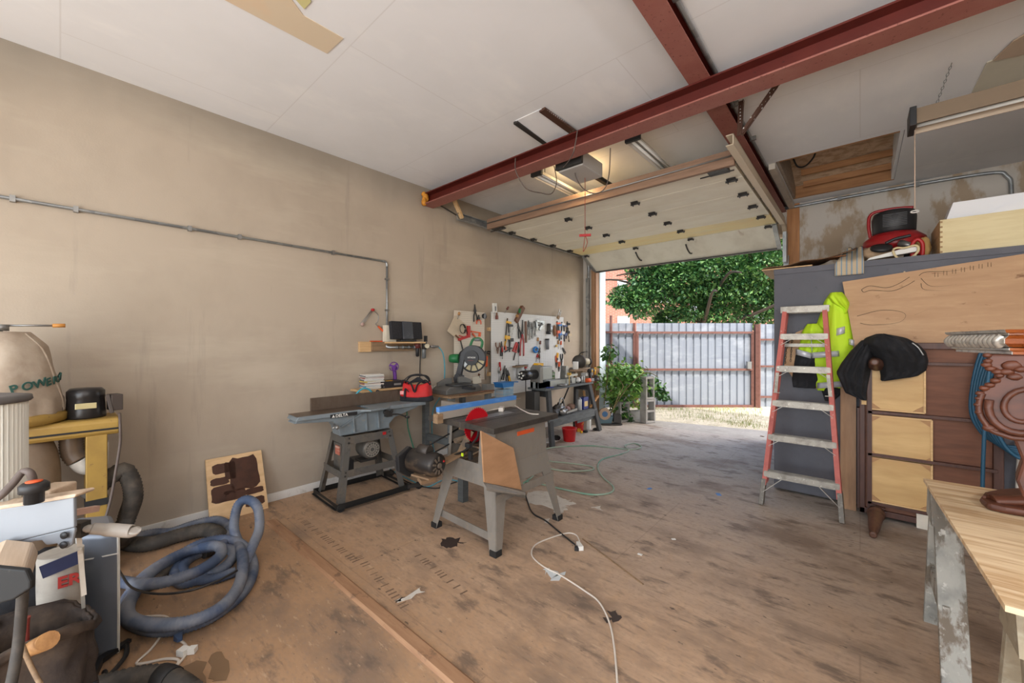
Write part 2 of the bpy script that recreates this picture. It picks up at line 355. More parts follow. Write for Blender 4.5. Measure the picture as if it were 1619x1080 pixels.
# ================================================================== STEEL BEAMS
redst = mat('red oxide painted steel', (88, 28, 20), .5, .1, layers=[((104, 38, 28), (4, 4, 4), .45, .7, 'noise', .6), ((60, 22, 16), (40, 40, 40), .62, .7, 'noise', .7)])
pinkst = mat('worn red flange paint', (150, 92, 82), .6, .1, layers=[((166, 112, 100), (5, 5, 5), .45, .7, 'noise', .5), ((104, 56, 46), (45, 45, 45), .6, .66, 'noise', .8)])  # bottom flange is paler than the web, with dark flecks
def ibeam(name, label, p0, p1, side, wd, z0, z1, tf=.012):
    mid = (V(p0)+V(p1))/2; t = thing(name, label, 'beam', (mid.x, mid.y, z0))
    d = (V(p1)-V(p0)); a = V((p0[0], p0[1], 0)); b = V((p1[0], p1[1], 0)); Z = V((0, 0, 1))
    MB().bar(a+Z*(z0+tf/2), b+Z*(z0+tf/2), wd, tf).build('bottom_flange', pinkst, t, bevel=.002)['label'] = 'paler worn red flange'
    MB().bar(a+Z*((z0+z1)/2), b+Z*((z0+z1)/2), .012, z1-z0-2*tf).build('web', redst, t)
    MB().bar(a+Z*(z1-tf/2), b+Z*(z1-tf/2), wd, tf).build('top_flange', redst, t)
    return t
b1 = ibeam('steel_beam', 'long red oxide steel beam crossing the shop from the left wall', (WX, 2.985, 0), (BX, 2.985, 0), 0, .17, 3.11, 3.245)
b2 = ibeam('steel_beam', 'shorter red oxide steel beam running above the long one towards the door', (-.835, BY, 0), (-.835, DY, 0), 0, .135, 3.247, CZ)
m = MB()
for i in range(9):
    p = V((WX+.035+random.random()*.03, 2.90+random.random()*.05, 3.13+i*.013)); m.ball(p, .028+.012*random.random(), 9, 6, lambda d: 1+.3*noise.noise(d*3+p*9))
solo(m, 'spray_foam', mat('orange spray foam', (206, 138, 46), .7, bump=(60, .6, .01)), 'lump of orange expanding foam where the long beam meets wall', 'foam')
# ================================================================== ROLL-UP DOOR
DX0, DX1, DZ = -3.77, -.83, 3.0
doorm = mat('aged cream door panel', (242, 236, 218), .55, layers=[((228, 218, 194), (1.5, 6, 1), .4, .7, 'noise', .7), ((230, 222, 204), (3, 3, 3), .5, .7, 'noise', .6)])
yelm2 = mat('yellowed cream door panel', (242, 226, 174), .55, layers=[((240, 212, 144), (1.2, 5, 1), .42, .66, 'noise', .8), ((226, 216, 190), (2, 3, 3), .5, .7, 'noise', .6)])
gdoor = bpy.data.objects.new('door_1', None); COL.objects.link(gdoor); gdoor.location = ((DX0+DX1)/2, 5.2, DZ); gdoor['kind'] = 'structure'
ys = [3.80, 4.22, 4.71, 5.21, 5.71, 6.20]
for i in range(5):
    MB().span((DX0, ys[i]+.004, DZ), (DX1, ys[i+1]-.004, DZ+.045)).build('door_panel', yelm2 if i == 4 else doorm, gdoor, bevel=.004)
pB = V((0, 6.66, 2.765)); pA = V((0, 6.21, 3.0)); dn = (pB-pA).normalized(); nn = V((0, -dn.z, dn.y)); nn = nn if nn.z > 0 else -nn
m = MB(); m.quadslab([(DX0, pA.y, pA.z), (DX1, pA.y, pA.z), (DX1, pB.y, pB.z), (DX0, pB.y, pB.z)], nn, .045)
m.build('door_panel', mat('grey cream door panel', (222, 217, 202), .6, layers=[((196, 188, 170), (3, 2, 2), .45, .7, 'noise', .7), ((150, 120, 96), (8, 3, 3), .66, .74, 'noise', .5)]), gdoor, bevel=.004)
m = MB(); m.bar((DX0, pB.y+.01, pB.z-.01), (DX1, pB.y+.01, pB.z-.01), .05, .02); m.build('bottom_seal', dsteel, gdoor)
for x in (DX0+.02, DX1-.02):      # end caps of the tilted panel
    c = (pA+pB)/2; MB().bar(V((x, pA.y, pA.z))-nn*.012, V((x, pB.y, pB.z))-nn*.012, .05, .02, up=nn).build('end_cap', galv, gdoor)
def hinge(x, y, z, n=V((0, 0, -1)), s=1):
    m = MB(); u = V((1, 0, 0)); v = n.cross(u)
    for k in (-1, 1):
        m.bar(V((x, y, z))+v*.035*k*s+n*.004, V((x, y, z))+v*.012*k*s+n*.02, .07*s, .004, up=n)
    m.cyl(V((x-.045*s, y, z))+n*.022, V((x+.045*s, y, z))+n*.022, .009*s, n=8)
    m.bar(V((x-.03*s, y, z))+n*.03-v*.03, V((x-.03*s, y, z))+n*.03+v*.03, .008, .01); m.bar(V((x+.03*s, y, z))+n*.03-v*.03, V((x+.03*s, y, z))+n*.03+v*.03, .008, .01)
    m.build('hinge', dsteel, gdoor)
for i, yy in enumerate(ys[1:5]):
    for x in (DX0+.07, -2.76, -1.88, DX1-.09): hinge(x, yy, DZ, s=1.15)
for x in (DX0+.1, -1.9, -2.76, DX1-.09): hinge(x, 6.205, 2.99)
for x in (-2.8, -2.0):
    c = V((x, 6.3, 2.93)); MB().tube([c, c+V((0, .08, -.06)), c+V((.02, .13, -.11)), c+V((.05, .13, -.12))], .012).build('door_handle', dsteel, gdoor)
# wooden strut screwed across the top section
strut = wood('brown timber strut', (150, 120, 98), (124, 96, 76), (3, 30, 30), .6)
m = MB(); m.span((DX0-.02, 3.80, DZ-.035), (DX1+.02, 3.845, DZ+.10)); m.span((DX0-.02, 3.845, DZ+.06), (DX1+.02, 3.93, DZ+.10)); m.build('strut', strut, gdoor, bevel=.003)
MB().cyl((DX0, 3.79, DZ+.04), (DX1, 3.79, DZ+.04), .008, n=8).build('torsion_rod', steel, gdoor)
for x in (DX0+.12, DX1-.12):
    m = MB(); m.box((x, 3.88, DZ-.03), (.16, .1, .03)); m.cyl((x-.16, 3.9, DZ-.045), (x+.12, 3.9, DZ-.045), .007, n=8); m.build('corner_bracket', dsteel, gdoor)
# tracks
def track(label, x, sgn, y0, y1, z, mt):
    t = thing('door_track', label, 'door track', (x, (y0+y1)/2, z))
    m = MB(); m.span((x-.008 if sgn > 0 else x, y0, z-.03), (x if sgn > 0 else x+.008, y1, z+.05))
    m.span((x-(.055 if sgn > 0 else 0), y0, z-.035), (x+(0 if sgn > 0 else .055), y1, z-.028)); m.span((x-(.055 if sgn > 0 else 0), y0, z+.045), (x+(0 if sgn > 0 else .055), y1, z+.052))
    m.build('rail', mt, t)
    pts = [(x-sgn*.03, y1, z+.01), (x-sgn*.03, y1+.14, z-.01), (x-sgn*.03, DY-.06, z-.14), (x-sgn*.03, DY-.055, z-.4)]
    m = MB(); m.tube(pts, .028, 6, 6, sq=.5); m.build('curved_rail', mt, t)
    MB().span((x-.03-sgn*.02, DY-.08, 0.02), (x+.03-sgn*.02, DY-.035, z-.4)).build('vertical_rail', galv, t)
    return t
creamst = mat('cream painted track', (204, 188, 164), .5, .2)
tl = track('galvanised door track along the left wall', DX0-.13, -1, 3.36, 6.28, 3.045, galv)
tr = track('cream door track beside the red beam, right of the door', -.745, 1, 3.48, 6.28, 3.03, creamst)
for i in range(7):
    yy = 3.9+i*.4; MB().cyl((DX1-.02, yy, DZ+.02), (-.77, yy, 3.03), .006, n=6).build('roller', steel, gdoor)
for yy in ys[1:]:
    m = MB(); m.cyl((DX0-.10, yy, 3.04), (DX0+.05, yy, 3.02), .006, n=6); m.cyl((DX0-.11, yy, 3.045), (DX0-.09, yy, 3.045), .022, n=12); m.build('roller', steel, gdoor)
# perforated angle hangers
perf = mat('perforated brown angle', (86, 58, 46), .55, .3, layers=[((225, 225, 222), (38, 38, 38), .22, .19, 'dots', .9)])
def angle(label, p0, p1, group=None):
    p0 = V(p0); p1 = V(p1); m = MB(); m.bar(p0, p1, .035, .004, up=(0, 1, 0)); m.bar(p0+V((.016, 0, 0)), p1+V((.016, 0, 0)), .004, .035, up=(0, 1, 0))
    return solo(m, 'angle_bracket', perf, label, 'bracket')
angle('perforated angle hanger dropping straight to the right door track', (-.71, 3.5, 3.06), (-.70, 3.52, CZ))
angle('perforated angle hanger slanting right from the right door track', (-.70, 3.5, 3.06), (-.40, 3.36, CZ))
m = MB(); m.bar((-3.93, 3.42, 3.08), (-3.96, 3.14, 3.16), .03, .004); m.bar((-3.93, 3.42, 3.08), (-3.86, 3.36, 3.1), .02, .02)
solo(m, 'angle_bracket', dsteel, 'dark bent hanger joining the left door track to the long beam', 'bracket')
solo(MB().bar((-3.86, 3.42, 3.04), (-3.84, 3.22, CZ-.03), .05, .03), 'wooden_cleat', pine, 'short pale wooden cleat hanging by the left track end', 'wood block')
solo(MB().span((DX1+.06, 6.3, 2.5), (DX1+.10, 6.44, 2.9)), 'flag_bracket', galv, 'galvanised flag bracket on the timber post right of the door', 'bracket')
# ================================================================== OPENER, LIGHTS, CEILING SLOTS
oc = atz(912, 262, 3.16)
op = thing('door_opener', 'grey garage door opener motor box hung under the ceiling', 'door opener', (oc.x, oc.y, 3.08))
X, Y = oc.x, oc.y
MB().span((X-.14, Y-.12, 3.09), (X+.14, Y+.26, 3.23)).build('housing', mat('grey opener housing', (176, 172, 168), .5), op, bevel=.01)
MB().span((X-.145, Y-.16, 3.10), (X+.145, Y-.12, 3.24)).build('end_panel', dsteel, op, bevel=.006)
m = MB(); m.span((X-.02, Y+.26, 3.15), (X+.02, 6.3, 3.17)); m.span((X-.035, Y+.26, 3.17), (X+.035, 6.3, 3.18)); m.build('rail', dsteel, op)
m = MB(); m.bar((X, 4.15, 3.16), (X+.01, 4.55, 3.03), .035, .01); m.bar((X+.02, 4.55, 3.03), (X+.01, 4.5, 3.10), .02, .01); m.build('door_arm', dsteel, op)
for k in (-.1, .1): MB().bar((X+k, Y, 3.22), (X+k, Y, CZ), .03, .004, up=(0, 1, 0)).build('hanger', perf, op)
MB().lathe([(.0, 0), (.028, .01), (.034, .04), (.02, .075), (.016, .1)], (X-.08, Y+.35, 3.17), (0, -1, 0), 14).build('bulb', mat('lit warm bulb', (255, 220, 160), .4, emit=((255, 190, 110), 6)), op)
r0 = onX(925, 290, X)
m = MB(); m.cyl((r0.x, r0.y, 3.15), (r0.x, r0.y, 2.62), .004, n=6); m.tube([(r0.x, r0.y, 2.6), (r0.x+.03, r0.y, 2.45), (r0.x+.01, r0.y, 2.33), (r0.x-.02, r0.y, 2.45), (r0.x, r0.y, 2.6)], .004, 6)
rel = thing('release_cord', 'reddish emergency release cord with red toggle hanging from the opener rail', 'pull cord', (r0.x, r0.y, 2.3))
hz = onX(925, 372, r0.x).z
m = MB(); m.cyl((r0.x, r0.y, 3.15), (r0.x, r0.y, hz), .004, n=6); m.tube([(r0.x, r0.y, hz), (r0.x+.025, r0.y, hz-.08), (r0.x-.02, r0.y, hz-.16), (r0.x-.01, r0.y, hz-.07), (r0.x, r0.y, hz)], .004, 6); m.build('cord', mat('red brown cord', (150, 84, 66), .8), rel)
MB().bar((r0.x-.05, r0.y-.03, hz), (r0.x+.05, r0.y+.03, hz), .018, .025).build('toggle', redp, rel, bevel=.004)
tubeoff = mat('unlit white tube', (232, 232, 228), .35)
shopwhite = mat('enamelled reflector', (214, 210, 202), .4, .1)
hood_tint = mat('tan fixture housing', (150, 132, 112), .45, .3)  # tan is the floor's reflection put into the metal hood's colour
def fixture(label, p0, p1, wd=.12, lit=False, mt=None, h=.05, tubes=2, group=None):
    p0 = V(p0); p1 = V(p1); t = thing('tube_light_fixture', label, 'light', (p0+p1)/2, group=group)
    d = (p1-p0).normalized(); s = V((d.y, -d.x, 0)); Z = V((0, 0, 1)); m = MB()
    prof = [(-wd/2, 0), (-wd/2*.55, h), (wd/2*.55, h), (wd/2, 0), (wd/2-.006, 0), (wd/2*.5, h-.007), (-wd/2*.5, h-.007), (-wd/2+.006, 0)]
    m.prism(prof, p0, s, Z, -(p1-p0).length if s.cross(Z).dot(d) < 0 else (p1-p0).length); m.build('reflector', mt or shopwhite, t)
    for k in (0, 1):
        c = (p0, p1)[k]; MB().bar(c-d*.012*(1 if k == 0 else -1)+Z*(h/2-.003), c+d*.022*(1 if k == 0 else -1)+Z*(h/2-.003), wd+.006, h+.008).build('end_cap', blackp, t, bevel=.003)
    for k in range(tubes):
        o = s*((k-(tubes-1)/2)*wd*.42)+Z*.02; MB().cyl(p0+d*.03+o, p1-d*.03+o, .013, n=12).build('tube', mat('lit tube', (255, 252, 245), .3, emit=((255, 244, 228), 7)) if lit else tubeoff, t)
    return t
a = atz(848, 277, 3.2); t = fixture('narrow unlit tube light left of the opener', a, a+V((0, 1.2, 0)), .13)
m = MB(); [m.cyl(a+V((0, k, .05)), (a.x, a.y+k, CZ), .006, n=6) for k in (.15, 1.05)]; m.build('hanger', steel, t)
a = atz(1000, 222, 3.2); t = fixture('narrow unlit tube light right of the opener', a, a+V((0, 1.2, 0)), .13)
m = MB(); [m.cyl(a+V((0, k, .05)), (a.x, a.y+k, CZ), .006, n=6) for k in (.15, 1.05)]; m.build('hanger', steel, t)
a = atz(1440, 206, 2.93); bigl = fixture('wide hanging tube light with tan housing at the right edge', a, a+V((1.25, .0, 0)), .20, mt=hood_tint, h=.12, tubes=1)
ch = atz(1440, 206, 2.93)
def chain(label, p0, p1):
    p0 = V(p0); p1 = V(p1); n = int((p1-p0).length/.022); m = MB(); d = (p1-p0)/n
    for i in range(n):
        c = p0+d*(i+.5); u = V((1, 0, 0)) if i % 2 else V((0, 1, 0)); q = [c+d*.62*cos(t)+u*.006*sin(t) for t in [2*pi*k/8 for k in range(8)]]
        m.tube(q, .0022, 4, 1, closed=True, cap=False)
    return solo(m, 'chain', steel, label, 'chain')
chain('thin steel chain holding up the wide hanging tube light', ch+V((.12, 0, .12)), (ch.x+.20, ch.y+.05, CZ))
pc = thing('pull_cord', 'white pull cord with ring hanging from the wide tube light', 'pull cord', (ch.x+.02, ch.y, 2.2))
zc = onX(1442, 345, ch.x+.02).z
MB().cyl((ch.x+.02, ch.y, 2.93), (ch.x+.02, ch.y, zc+.02), .003, n=6).build('cord', mat('aged cord', (196, 170, 150), .8), pc)
c = V((ch.x+.02, ch.y, zc)); MB().tube([c+V((.02*cos(t), .02*sin(t)*.6, .01*sin(t))) for t in [2*pi*k/10 for k in range(10)]], .004, 6, 2, closed=True, cap=False).build('ring', whitep, pc)
bulbm = mat('lit white bulb', (255, 250, 240), .4, emit=((255, 246, 232), 9))  # glow of the added fill bulbs
for x, y, z in FILL_LAMPS:
    t = thing('bulb_pendant', 'bare globe bulb hanging on a cord over the rear of the shop', 'light', (x, y, z), group='rear shop bulbs')
    MB().cyl((x, y, z+.12), (x, y, CZ), .005, n=6).build('cord', cordb, t); MB().cyl((x, y, z+.08), (x, y, z+.14), .022, n=12).build('socket', blackp, t)
    MB().lathe([(.02, .085), (.03, .07), (.055, .03), (.06, 0), (.05, -.035), (.02, -.058)], (x, y, z), (0, 0, 1), 16).build('bulb', bulbm, t)
# slots cut in the ceiling, with a sagging flap between them
m = MB(); flapm = ceilm
A_, B_, C_, D_ = atz(815, 190, CZ), atz(875, 231, CZ-.02), atz(915, 212, CZ-.02), atz(856, 171, CZ)
m.quadslab([A_+V((0, 0, -.002)), B_+V((0, .1, -.02)), C_+V((0, .1, -.02)), D_+V((0, 0, -.002))], (0, 0, -1), .005); m.build('sagging_flap', ceilm, ceil)
for (a, b, wd, nm) in (((815, 191), (868, 226), .045, 0), ((857, 171), (912, 208), .06, 1)):
    p, q = atz(a[0], a[1], CZ), atz(b[0], b[1], CZ)  # the left dark bar stands in for the shade of an open slit
    solo(MB().bar(p+V((0, 0, -.012)), q+V((0, .05, -.03)), wd, .02), 'angle_iron', perf if nm else dsteel, ['dark steel strap in the left ceiling slot above the long beam', 'perforated rusty angle iron in the right ceiling slot above the long beam'][nm], 'angle iron')
# loose cables looped round the beam
def cable(label, pts, r=.005, mt=None, name='cable', sp=8): return solo(MB().tube(pts, r, 6, sp), name, mt or cordb, label, 'cable')
def bz(px, py, y): return onY(px, py, y)
gcord = plain('grey flex', (96, 84, 78), .6)
cable('grey flex drooping in a loop under the long beam, left one', [bz(815, 250, 2.89), bz(816, 272, 2.87), bz(832, 298, 2.95), bz(855, 305, 3.1), bz(872, 306, 3.2), bz(880, 288, 3.3), bz(876, 262, 3.4)], mt=gcord)
cable('dark flex hanging from beam top down to the opener box', [bz(913, 206, 2.89), bz(910, 225, 2.87), bz(905, 245, 2.9), bz(893, 262, 3.1), bz(882, 270, 3.4), bz(877, 262, 3.6)], mt=gcord)
cable('grey flex drooping in a loop below the opener, right one', [bz(909, 256, 3.3), bz(910, 278, 3.3), bz(922, 298, 3.3), bz(940, 306, 3.3), bz(956, 298, 3.3), bz(963, 275, 3.25), bz(965, 234, 3.12)], mt=gcord)
# ================================================================== CONDUITS
cd = thing('wall_conduit', 'thin grey conduit running along the left wall then down', 'conduit', (WX+.02, 1, 2.33))
y1 = onX(612, 413, WX+.02).y; ze = onX(612, 546, WX+.02).z
m = MB(); m.cyl((WX+.018, BY+.1, 2.345), (WX+.018, y1-.05, 2.345), .011, n=10); m.cyl((WX+.018, y1, 2.30), (WX+.018, y1, ze), .011, n=10); m.build('pipe', galv, cd)
MB().tube([(WX+.018, y1-.06, 2.345), (WX+.018, y1-.01, 2.34), (WX+.018, y1, 2.29)], .013, 10).build('elbow', galv, cd)
for px in (20, 120, 379, 527, 300): 
    p = onX(px, 400, WX+.02); MB().span((WX+.001, p.y-.012, 2.325), (WX+.034, p.y+.012, 2.365)).build('clip', steel, cd)
for z in (2.15, 1.8): MB().span((WX+.001, y1-.02, z-.01), (WX+.034, y1+.02, z+.01)).build('clip', steel, cd)
c2 = thing('ceiling_conduit', 'grey conduit running along the ceiling right of the red beam', 'conduit', (-.73, 1.8, CZ-.03))
m = MB(); m.cyl((-.752, BY, CZ-.022), (-.752, DY-.02, CZ-.022), .014, n=10); m.build('pipe', galv, c2)
for yy in (1.2, 2.2, 3.5, 4.2): MB().span((-.767, yy-.012, CZ-.038), (-.715, yy+.012, CZ-.002)).build('clip', steel, c2)
c3 = thing('wall_conduit', 'bent grey conduit along the top of the far wall over the storage box', 'conduit', (.2, DY-.03, CZ-.1))
p0 = onY(1255, 326, DY-.03); p1 = onY(1560, 268, DY-.03); p2 = onY(1592, 275, DY-.03); p3 = onY(1599, 300, DY-.03)
m = MB(); m.tube([(p0.x-.1, DY-.03, 3.29), (.3, DY-.03, 3.29), (p1.x, DY-.03, 3.27), (p2.x, DY-.03, 3.2), (p3.x, DY-.03, 3.02), (p3.x, DY-.03, 2.2)], .018, 10); m.build('pipe', galv, c3)
for x in (-.2, .5): MB().span((x-.02, DY-.055, 3.265), (x+.02, DY-.001, 3.315)).build('clip', steel, c3)
# ================================================================== OUTSIDE
conc = mat('weathered concrete', (168, 164, 156), .85, layers=[((140, 136, 130), (3, 3, 3), .4, .7, 'noise', .7), ((190, 186, 178), (14, 14, 14), .55, .7, 'noise', .6)], bump=(40, .3, .005))
m = MB(); m.prism([(-6.5, DY+.12), (.8, DY+.12), (.8, 7.75), (-1.2, 7.55), (-2.9, 7.2), (-4.0, 7.6), (-6.5, 7.8)], (0, 0, -.1), (1, 0, 0), (0, 1, 0), .097)
struct(m, 'concrete_apron', conc)
yardm = mat('dry gravel and straw ground', (206, 196, 170), .95, layers=[((172, 162, 136), (4, 4, 4), .42, .66, 'noise', .8), ((228, 218, 192), (18, 18, 18), .5, .66, 'noise', .8), ((134, 128, 82), (1.4, 1.4, 1.4), .55, .66, 'noise', .6)], bump=(30, .8, .03))
struct(MB().span((-30, DY+.3, -.25), (14, 50, -.02)), 'yard_ground', yardm)
struct(MB().span((-9, -8, -.25), (9, BY-.1, -.01)), 'rear_yard_ground', yardm)
leafg = [mat('leaf green %d' % i, c, .5, layers=[((c[0]+20, c[1]+28, c[2]+8), 3, .45, .7, 'noise', .6)]) for i, c in enumerate([(50, 88, 46), (70, 112, 56), (112, 148, 80)])]
lightl = mat('lime leaf', (150, 176, 72), .5)
def leaf(m, c, s, d=None):
    d = d or V((random.gauss(0, 1), random.gauss(0, 1), random.gauss(0, .6))).normalized(); a, u = frame(d, V((random.random(), random.random(), 1)).normalized())
    n = m.bm.verts.new; v = [n(c), n(c+d*s*.45+a*s*.33), n(c+d*s), n(c+d*s*.45-a*s*.33)]; m._f(v)
# grass tufts
m = MB(); random.seed(3)
for i in range(900):
    if i < 520:
        t = random.random(); base = fl(1030+175*t, 645+random.random()**2*28)
    else: base = fl(*random.choice([(1110, 657), (1165, 665), (1190, 671), (1180, 672), (1148, 648), (1175, 655)])); base += V((random.gauss(0, .16), random.gauss(0, .2), 0))
    if base.y < 7.7: continue
    h = .015+.035*random.random(); d = V((random.gauss(0, .5), random.gauss(0, .5), 1)); m.bar((base.x, base.y, -.03), V((base.x, base.y, 0))+d*h, .007, .002, t=.2)
solo(m, 'grass', mat('yard grass', (128, 146, 66), .7, layers=[((176, 168, 104), 2, .45, .6, 'noise', .8)]), 'short green and straw coloured grass tufts before the metal gate', 'grass', stuff=True)
# corrugated metal fence, runs square to the camera
corr = mat('galvanised sheet siding', (150, 156, 166), .45, .3, layers=[((188, 192, 198), (2, 2, 5), .5, .7, 'noise', .6), ((128, 134, 146), (9, 9, 1.5), .5, .7, 'noise', .5), ((120, 126, 140), (.8, .8, 8), .62, .7, 'noise', .35)])
rustf = mat('rusty pink steel tube', (126, 86, 76), .7, .2, layers=[((98, 60, 50), 12, .5, .7, 'noise', .7)])
FD = 8.9
def fp(px, z, off=0):                      # point of the fence line under picture column px
    p = CAM + (F_ + R_*((px-809.5)/FPX))*(FD+off); return V((p.x, p.y, z))
def sheet(m, pa, pb, z0, z1, off):
    L_ = (fp(pb, 0)-fp(pa, 0)).length; n = max(2, int(L_/.155)); st = [0, .70, .76, .92, .98]; pr = [0, 0, .03, .03, 0]
    us = []
    for i in range(n):
        for s_, o in zip(st, pr): us.append(((i+s_)/n, o))
    us.append((1, 0)); pts = [fp(pa, 0, off).lerp(fp(pb, 0, off), u)-F_*(-o) for u, o in us]
    for p, q in zip(pts, pts[1:]):
        m._f([m._v((p.x, p.y, z0)), m._v((q.x, q.y, z0)), m._v((q.x, q.y, z1)), m._v((p.x, p.y, z1))])
def zz(py): return CAMH+(540-py)/FPX*FD
c = fp(1100, 0)
gate = thing('metal_gate', 'wide corrugated grey metal gate in a rusty tube frame across yard', 'gate', (c.x, c.y, 0))
m = MB(); sheet(m, 1006, 1189.5, zz(641), zz(511), 0); m.build('sheet', corr, gate, solid=.002)
m = MB()
for py in (526, 584): m.bar(fp(1006, zz(py), -.05), fp(1191, zz(py), -.05), .045, .045)
m.build('rail', rustf, gate)
m = MB(); m.bar(fp(1006, zz(641.5), -.05), fp(1191, zz(641.5), -.05), .05, .05); m.build('bottom_rail', rustf, gate)
for px in (1007.5, 1190): MB().bar(fp(px, zz(643), -.05), fp(px, zz(524), -.05), .05, .05).build('stile', rustf, gate)
m = MB(); m.box(fp(1184, zz(577), -.1), (.09, .06, .16), YAW); m.build('latch', steel, gate)
c = fp(980, 0); fl1 = thing('metal_fence', 'corrugated grey fence section left of the metal gate behind the vine', 'fence', (c.x, c.y, 0))
m = MB(); sheet(m, 900, 1002, -.02, zz(511), 0); m.build('sheet', corr, fl1, solid=.002)
for py in (525.5, 578): MB().bar(fp(900, zz(py), -.05), fp(1002, zz(py), -.05), .045, .045).build('rail', rustf, fl1)
for px, py in ((966, 499), (1003, 511)): MB().bar(fp(px, -.02, -.04), fp(px, zz(py), -.04), .045, .045).build('post', rustf, fl1)
c = fp(1215, 0); fr = thing('metal_fence', 'corrugated grey fence section right of the metal gate by the ladder', 'fence', (c.x, c.y, 0))
m = MB(); sheet(m, 1200, 1330, -.02, zz(512.5), 0); m.build('sheet', corr, fr, solid=.002)
for py in (537, 579, 627): MB().bar(fp(1200, zz(py), -.05), fp(1330, zz(py), -.05), .04, .04).build('rail', rustf, fr)
for px, w_ in ((1193.2, .03), (1198.5, .085)): MB().bar(fp(px, -.02, -.08 if w_ > .05 else -.03), fp(px, zz(513), -.08 if w_ > .05 else -.03), w_, w_).build('post', rustf if w_ > .05 else plain('dark rust', (74, 46, 40)), fr)  # narrow dark bar stands in for the shaded gap beside the post
# brick building
brick = mat('red brick', (176, 108, 88), .9, layers=[((196, 128, 104), (3, 3, 3), .4, .7, 'noise', .8), ((150, 86, 70), (7, 7, 7), .55, .7, 'noise', .6), ((206, 176, 160), 1, .5, .9, 'brick', .6, (.24, .085, .012), (0, 2))])
BD = 24
def bp(px, py, off=0): return atd(px, py, BD+off)
c = atd(1080, 600, BD+3); bld = thing('brick_building', 'red brick building with white windows beyond the fence', 'building', (c.x, c.y, 0))
M0 = Matrix.Rotation(YAW, 3, 'Z')
w0 = bp(880, 540); w1 = bp(1300, 540); W_ = (w1-w0).length; ctr = (w0+w1)/2
m = MB(); m.box((ctr.x-sin(YAW)*2, ctr.y+cos(YAW)*2, 5), (W_, 4, 10), YAW); m.build('wall', brick, bld)
whitew = mat('white window frame', (232, 232, 228), .6); glassd = mat('bluish window glass', (190, 202, 210), .12)
def window(px0, py0, px1, py1):
    a, b = bp(px0, py0, -.03), bp(px1, py1, -.03); c = (a+b)/2; wd = abs((b-a).dot(R_)); h = abs(a.z-b.z)
    f = MB(); f.box(c, (wd, .10, h), YAW); o = f.build('window', whitew, bld)
    for k in (0, 1): MB().box(c+V((sin(YAW)*.05, -cos(YAW)*.05, (k-.5)*h*.46)), (wd*.84, .02, h*.40), YAW).build('pane', glassd, o)
for q in ((976, 443, 990, 480), (976, 500, 995, 540), (1040, 443, 1062, 480), (1090, 470, 1112, 508), (1136, 440, 1160, 478), (1040, 500, 1062, 540), (1190, 470, 1212, 508)): window(*q)
for py in (440, 478): m = MB(); m.box(bp(1080, py, -.02), (W_, .08, .09), YAW); m.build('string_course', brick, bld)
# big tree
random.seed(11)
tc_ = atd(1110, 540, 13.5)
tree = thing('leafy_tree', 'large spreading leafy green tree beyond the metal fence', 'tree', (tc_.x, tc_.y, 0))
bark = mat('dark bark', (72, 60, 50), .9, bump=(20, .6, .02))
m = MB(); m.tube([(tc_.x, tc_.y, -.1), (tc_.x+.05, tc_.y, 1.2), (tc_.x, tc_.y+.1, 2.6), (tc_.x+.2, tc_.y, 4.4)], .19, 10); m.build('trunk', bark, tree)
m = MB()
for i in range(16):
    h = 1.7+random.random()*2.2; a = random.random()*2*pi; l = 2+random.random()*1.6; p = V((tc_.x, tc_.y, h)); d = V((cos(a), sin(a), .25))
    pts = [p, p+d*l*.4+V((0, 0, .1)), p+d*l*.8+V((0, 0, .3)), p+d*l*1.1]; m.tubev(spline(pts, 4), [.07-.004*k for k in range(13)], 6)
m.build('branch', bark, tree)
blobs = [(985, 470, 13, .55), (1010, 478, 13, .75), (1040, 455, 13, 1.0), (1075, 440, 12.7, 1.1), (1120, 430, 12.5, 1.2), (1160, 445, 12.6, 1.1), (1200, 430, 12.6, 1.3), (1230, 470, 12.8, 1.0), (1090, 485, 13, .75), (1140, 486, 12.8, .8), (1190, 490, 13, .9), (1025, 425, 13.2, .9), (1080, 400, 13.5, 1.2), (1160, 395, 13.5, 1.2), (1240, 400, 13, 1.2), (1260, 500, 13.4, 1.0), (1290, 440, 13.4, 1.2), (1050, 505, 13.6, .5), (1170, 370, 14.3, 1.6), (1060, 370, 14.3, 1.5)]
fm = [MB() for _ in range(3)]
for px, py, D, r in blobs:
    c = atd(px, py, D)
    for k in range(int(2300*r)):
        d = V((random.gauss(0, 1), random.gauss(0, 1), random.gauss(0, 1))).normalized(); rr = r*(random.random()**.35)*(.8+.5*noise.noise(d*2.2+c))
        p = c+V((d.x*rr, d.y*rr, d.z*rr*.85)); dd = (d+V((random.gauss(0, .7), random.gauss(0, .7), random.gauss(-.4, .6)))).normalized()
        leaf(fm[0 if random.random() < .4 else (1 if random.random() < .6 else 2)], p, (.065+.055*random.random()) if k % 3 else .15, dd)
for f, mt in zip(fm, leafg): f.build('foliage', mt, tree)
# cinder blocks and vine just outside the door
blk = mat('cinder block', (160, 156, 150), .9, layers=[((128, 124, 118), 9, .45, .7, 'noise', .7)], bump=(60, .6, .006))
def cinder(label, c, rz, upright=False, L_=.40, H=.19, W_=.15):
    t = thing('cinder_block', label, 'cinder block', c, rz, group=None); m = MB(Matrix.Translation(V(c)) @ Matrix.Rotation(rz, 4, 'Z'))
    if upright:
        for y in (-H/2+.015, H/2-.015): m.box((0, y, L_/2), (W_, .03, L_))
        for z in (.02, L_/2, L_-.02): m.box((0, 0, z), (W_, H-.06, .035))
    else:
        for y in (-W_/2+.015, W_/2-.015): m.box((0, y, H/2), (L_, .03, H))
        for x in (-L_/2+.02, 0, L_/2-.02): m.box((x, 0, H/2), (.035, W_-.06, H))
    m.build('block_body', blk, t, bevel=.004); return t
p = fl(1024, 668); rzc = YAW+radians(25)
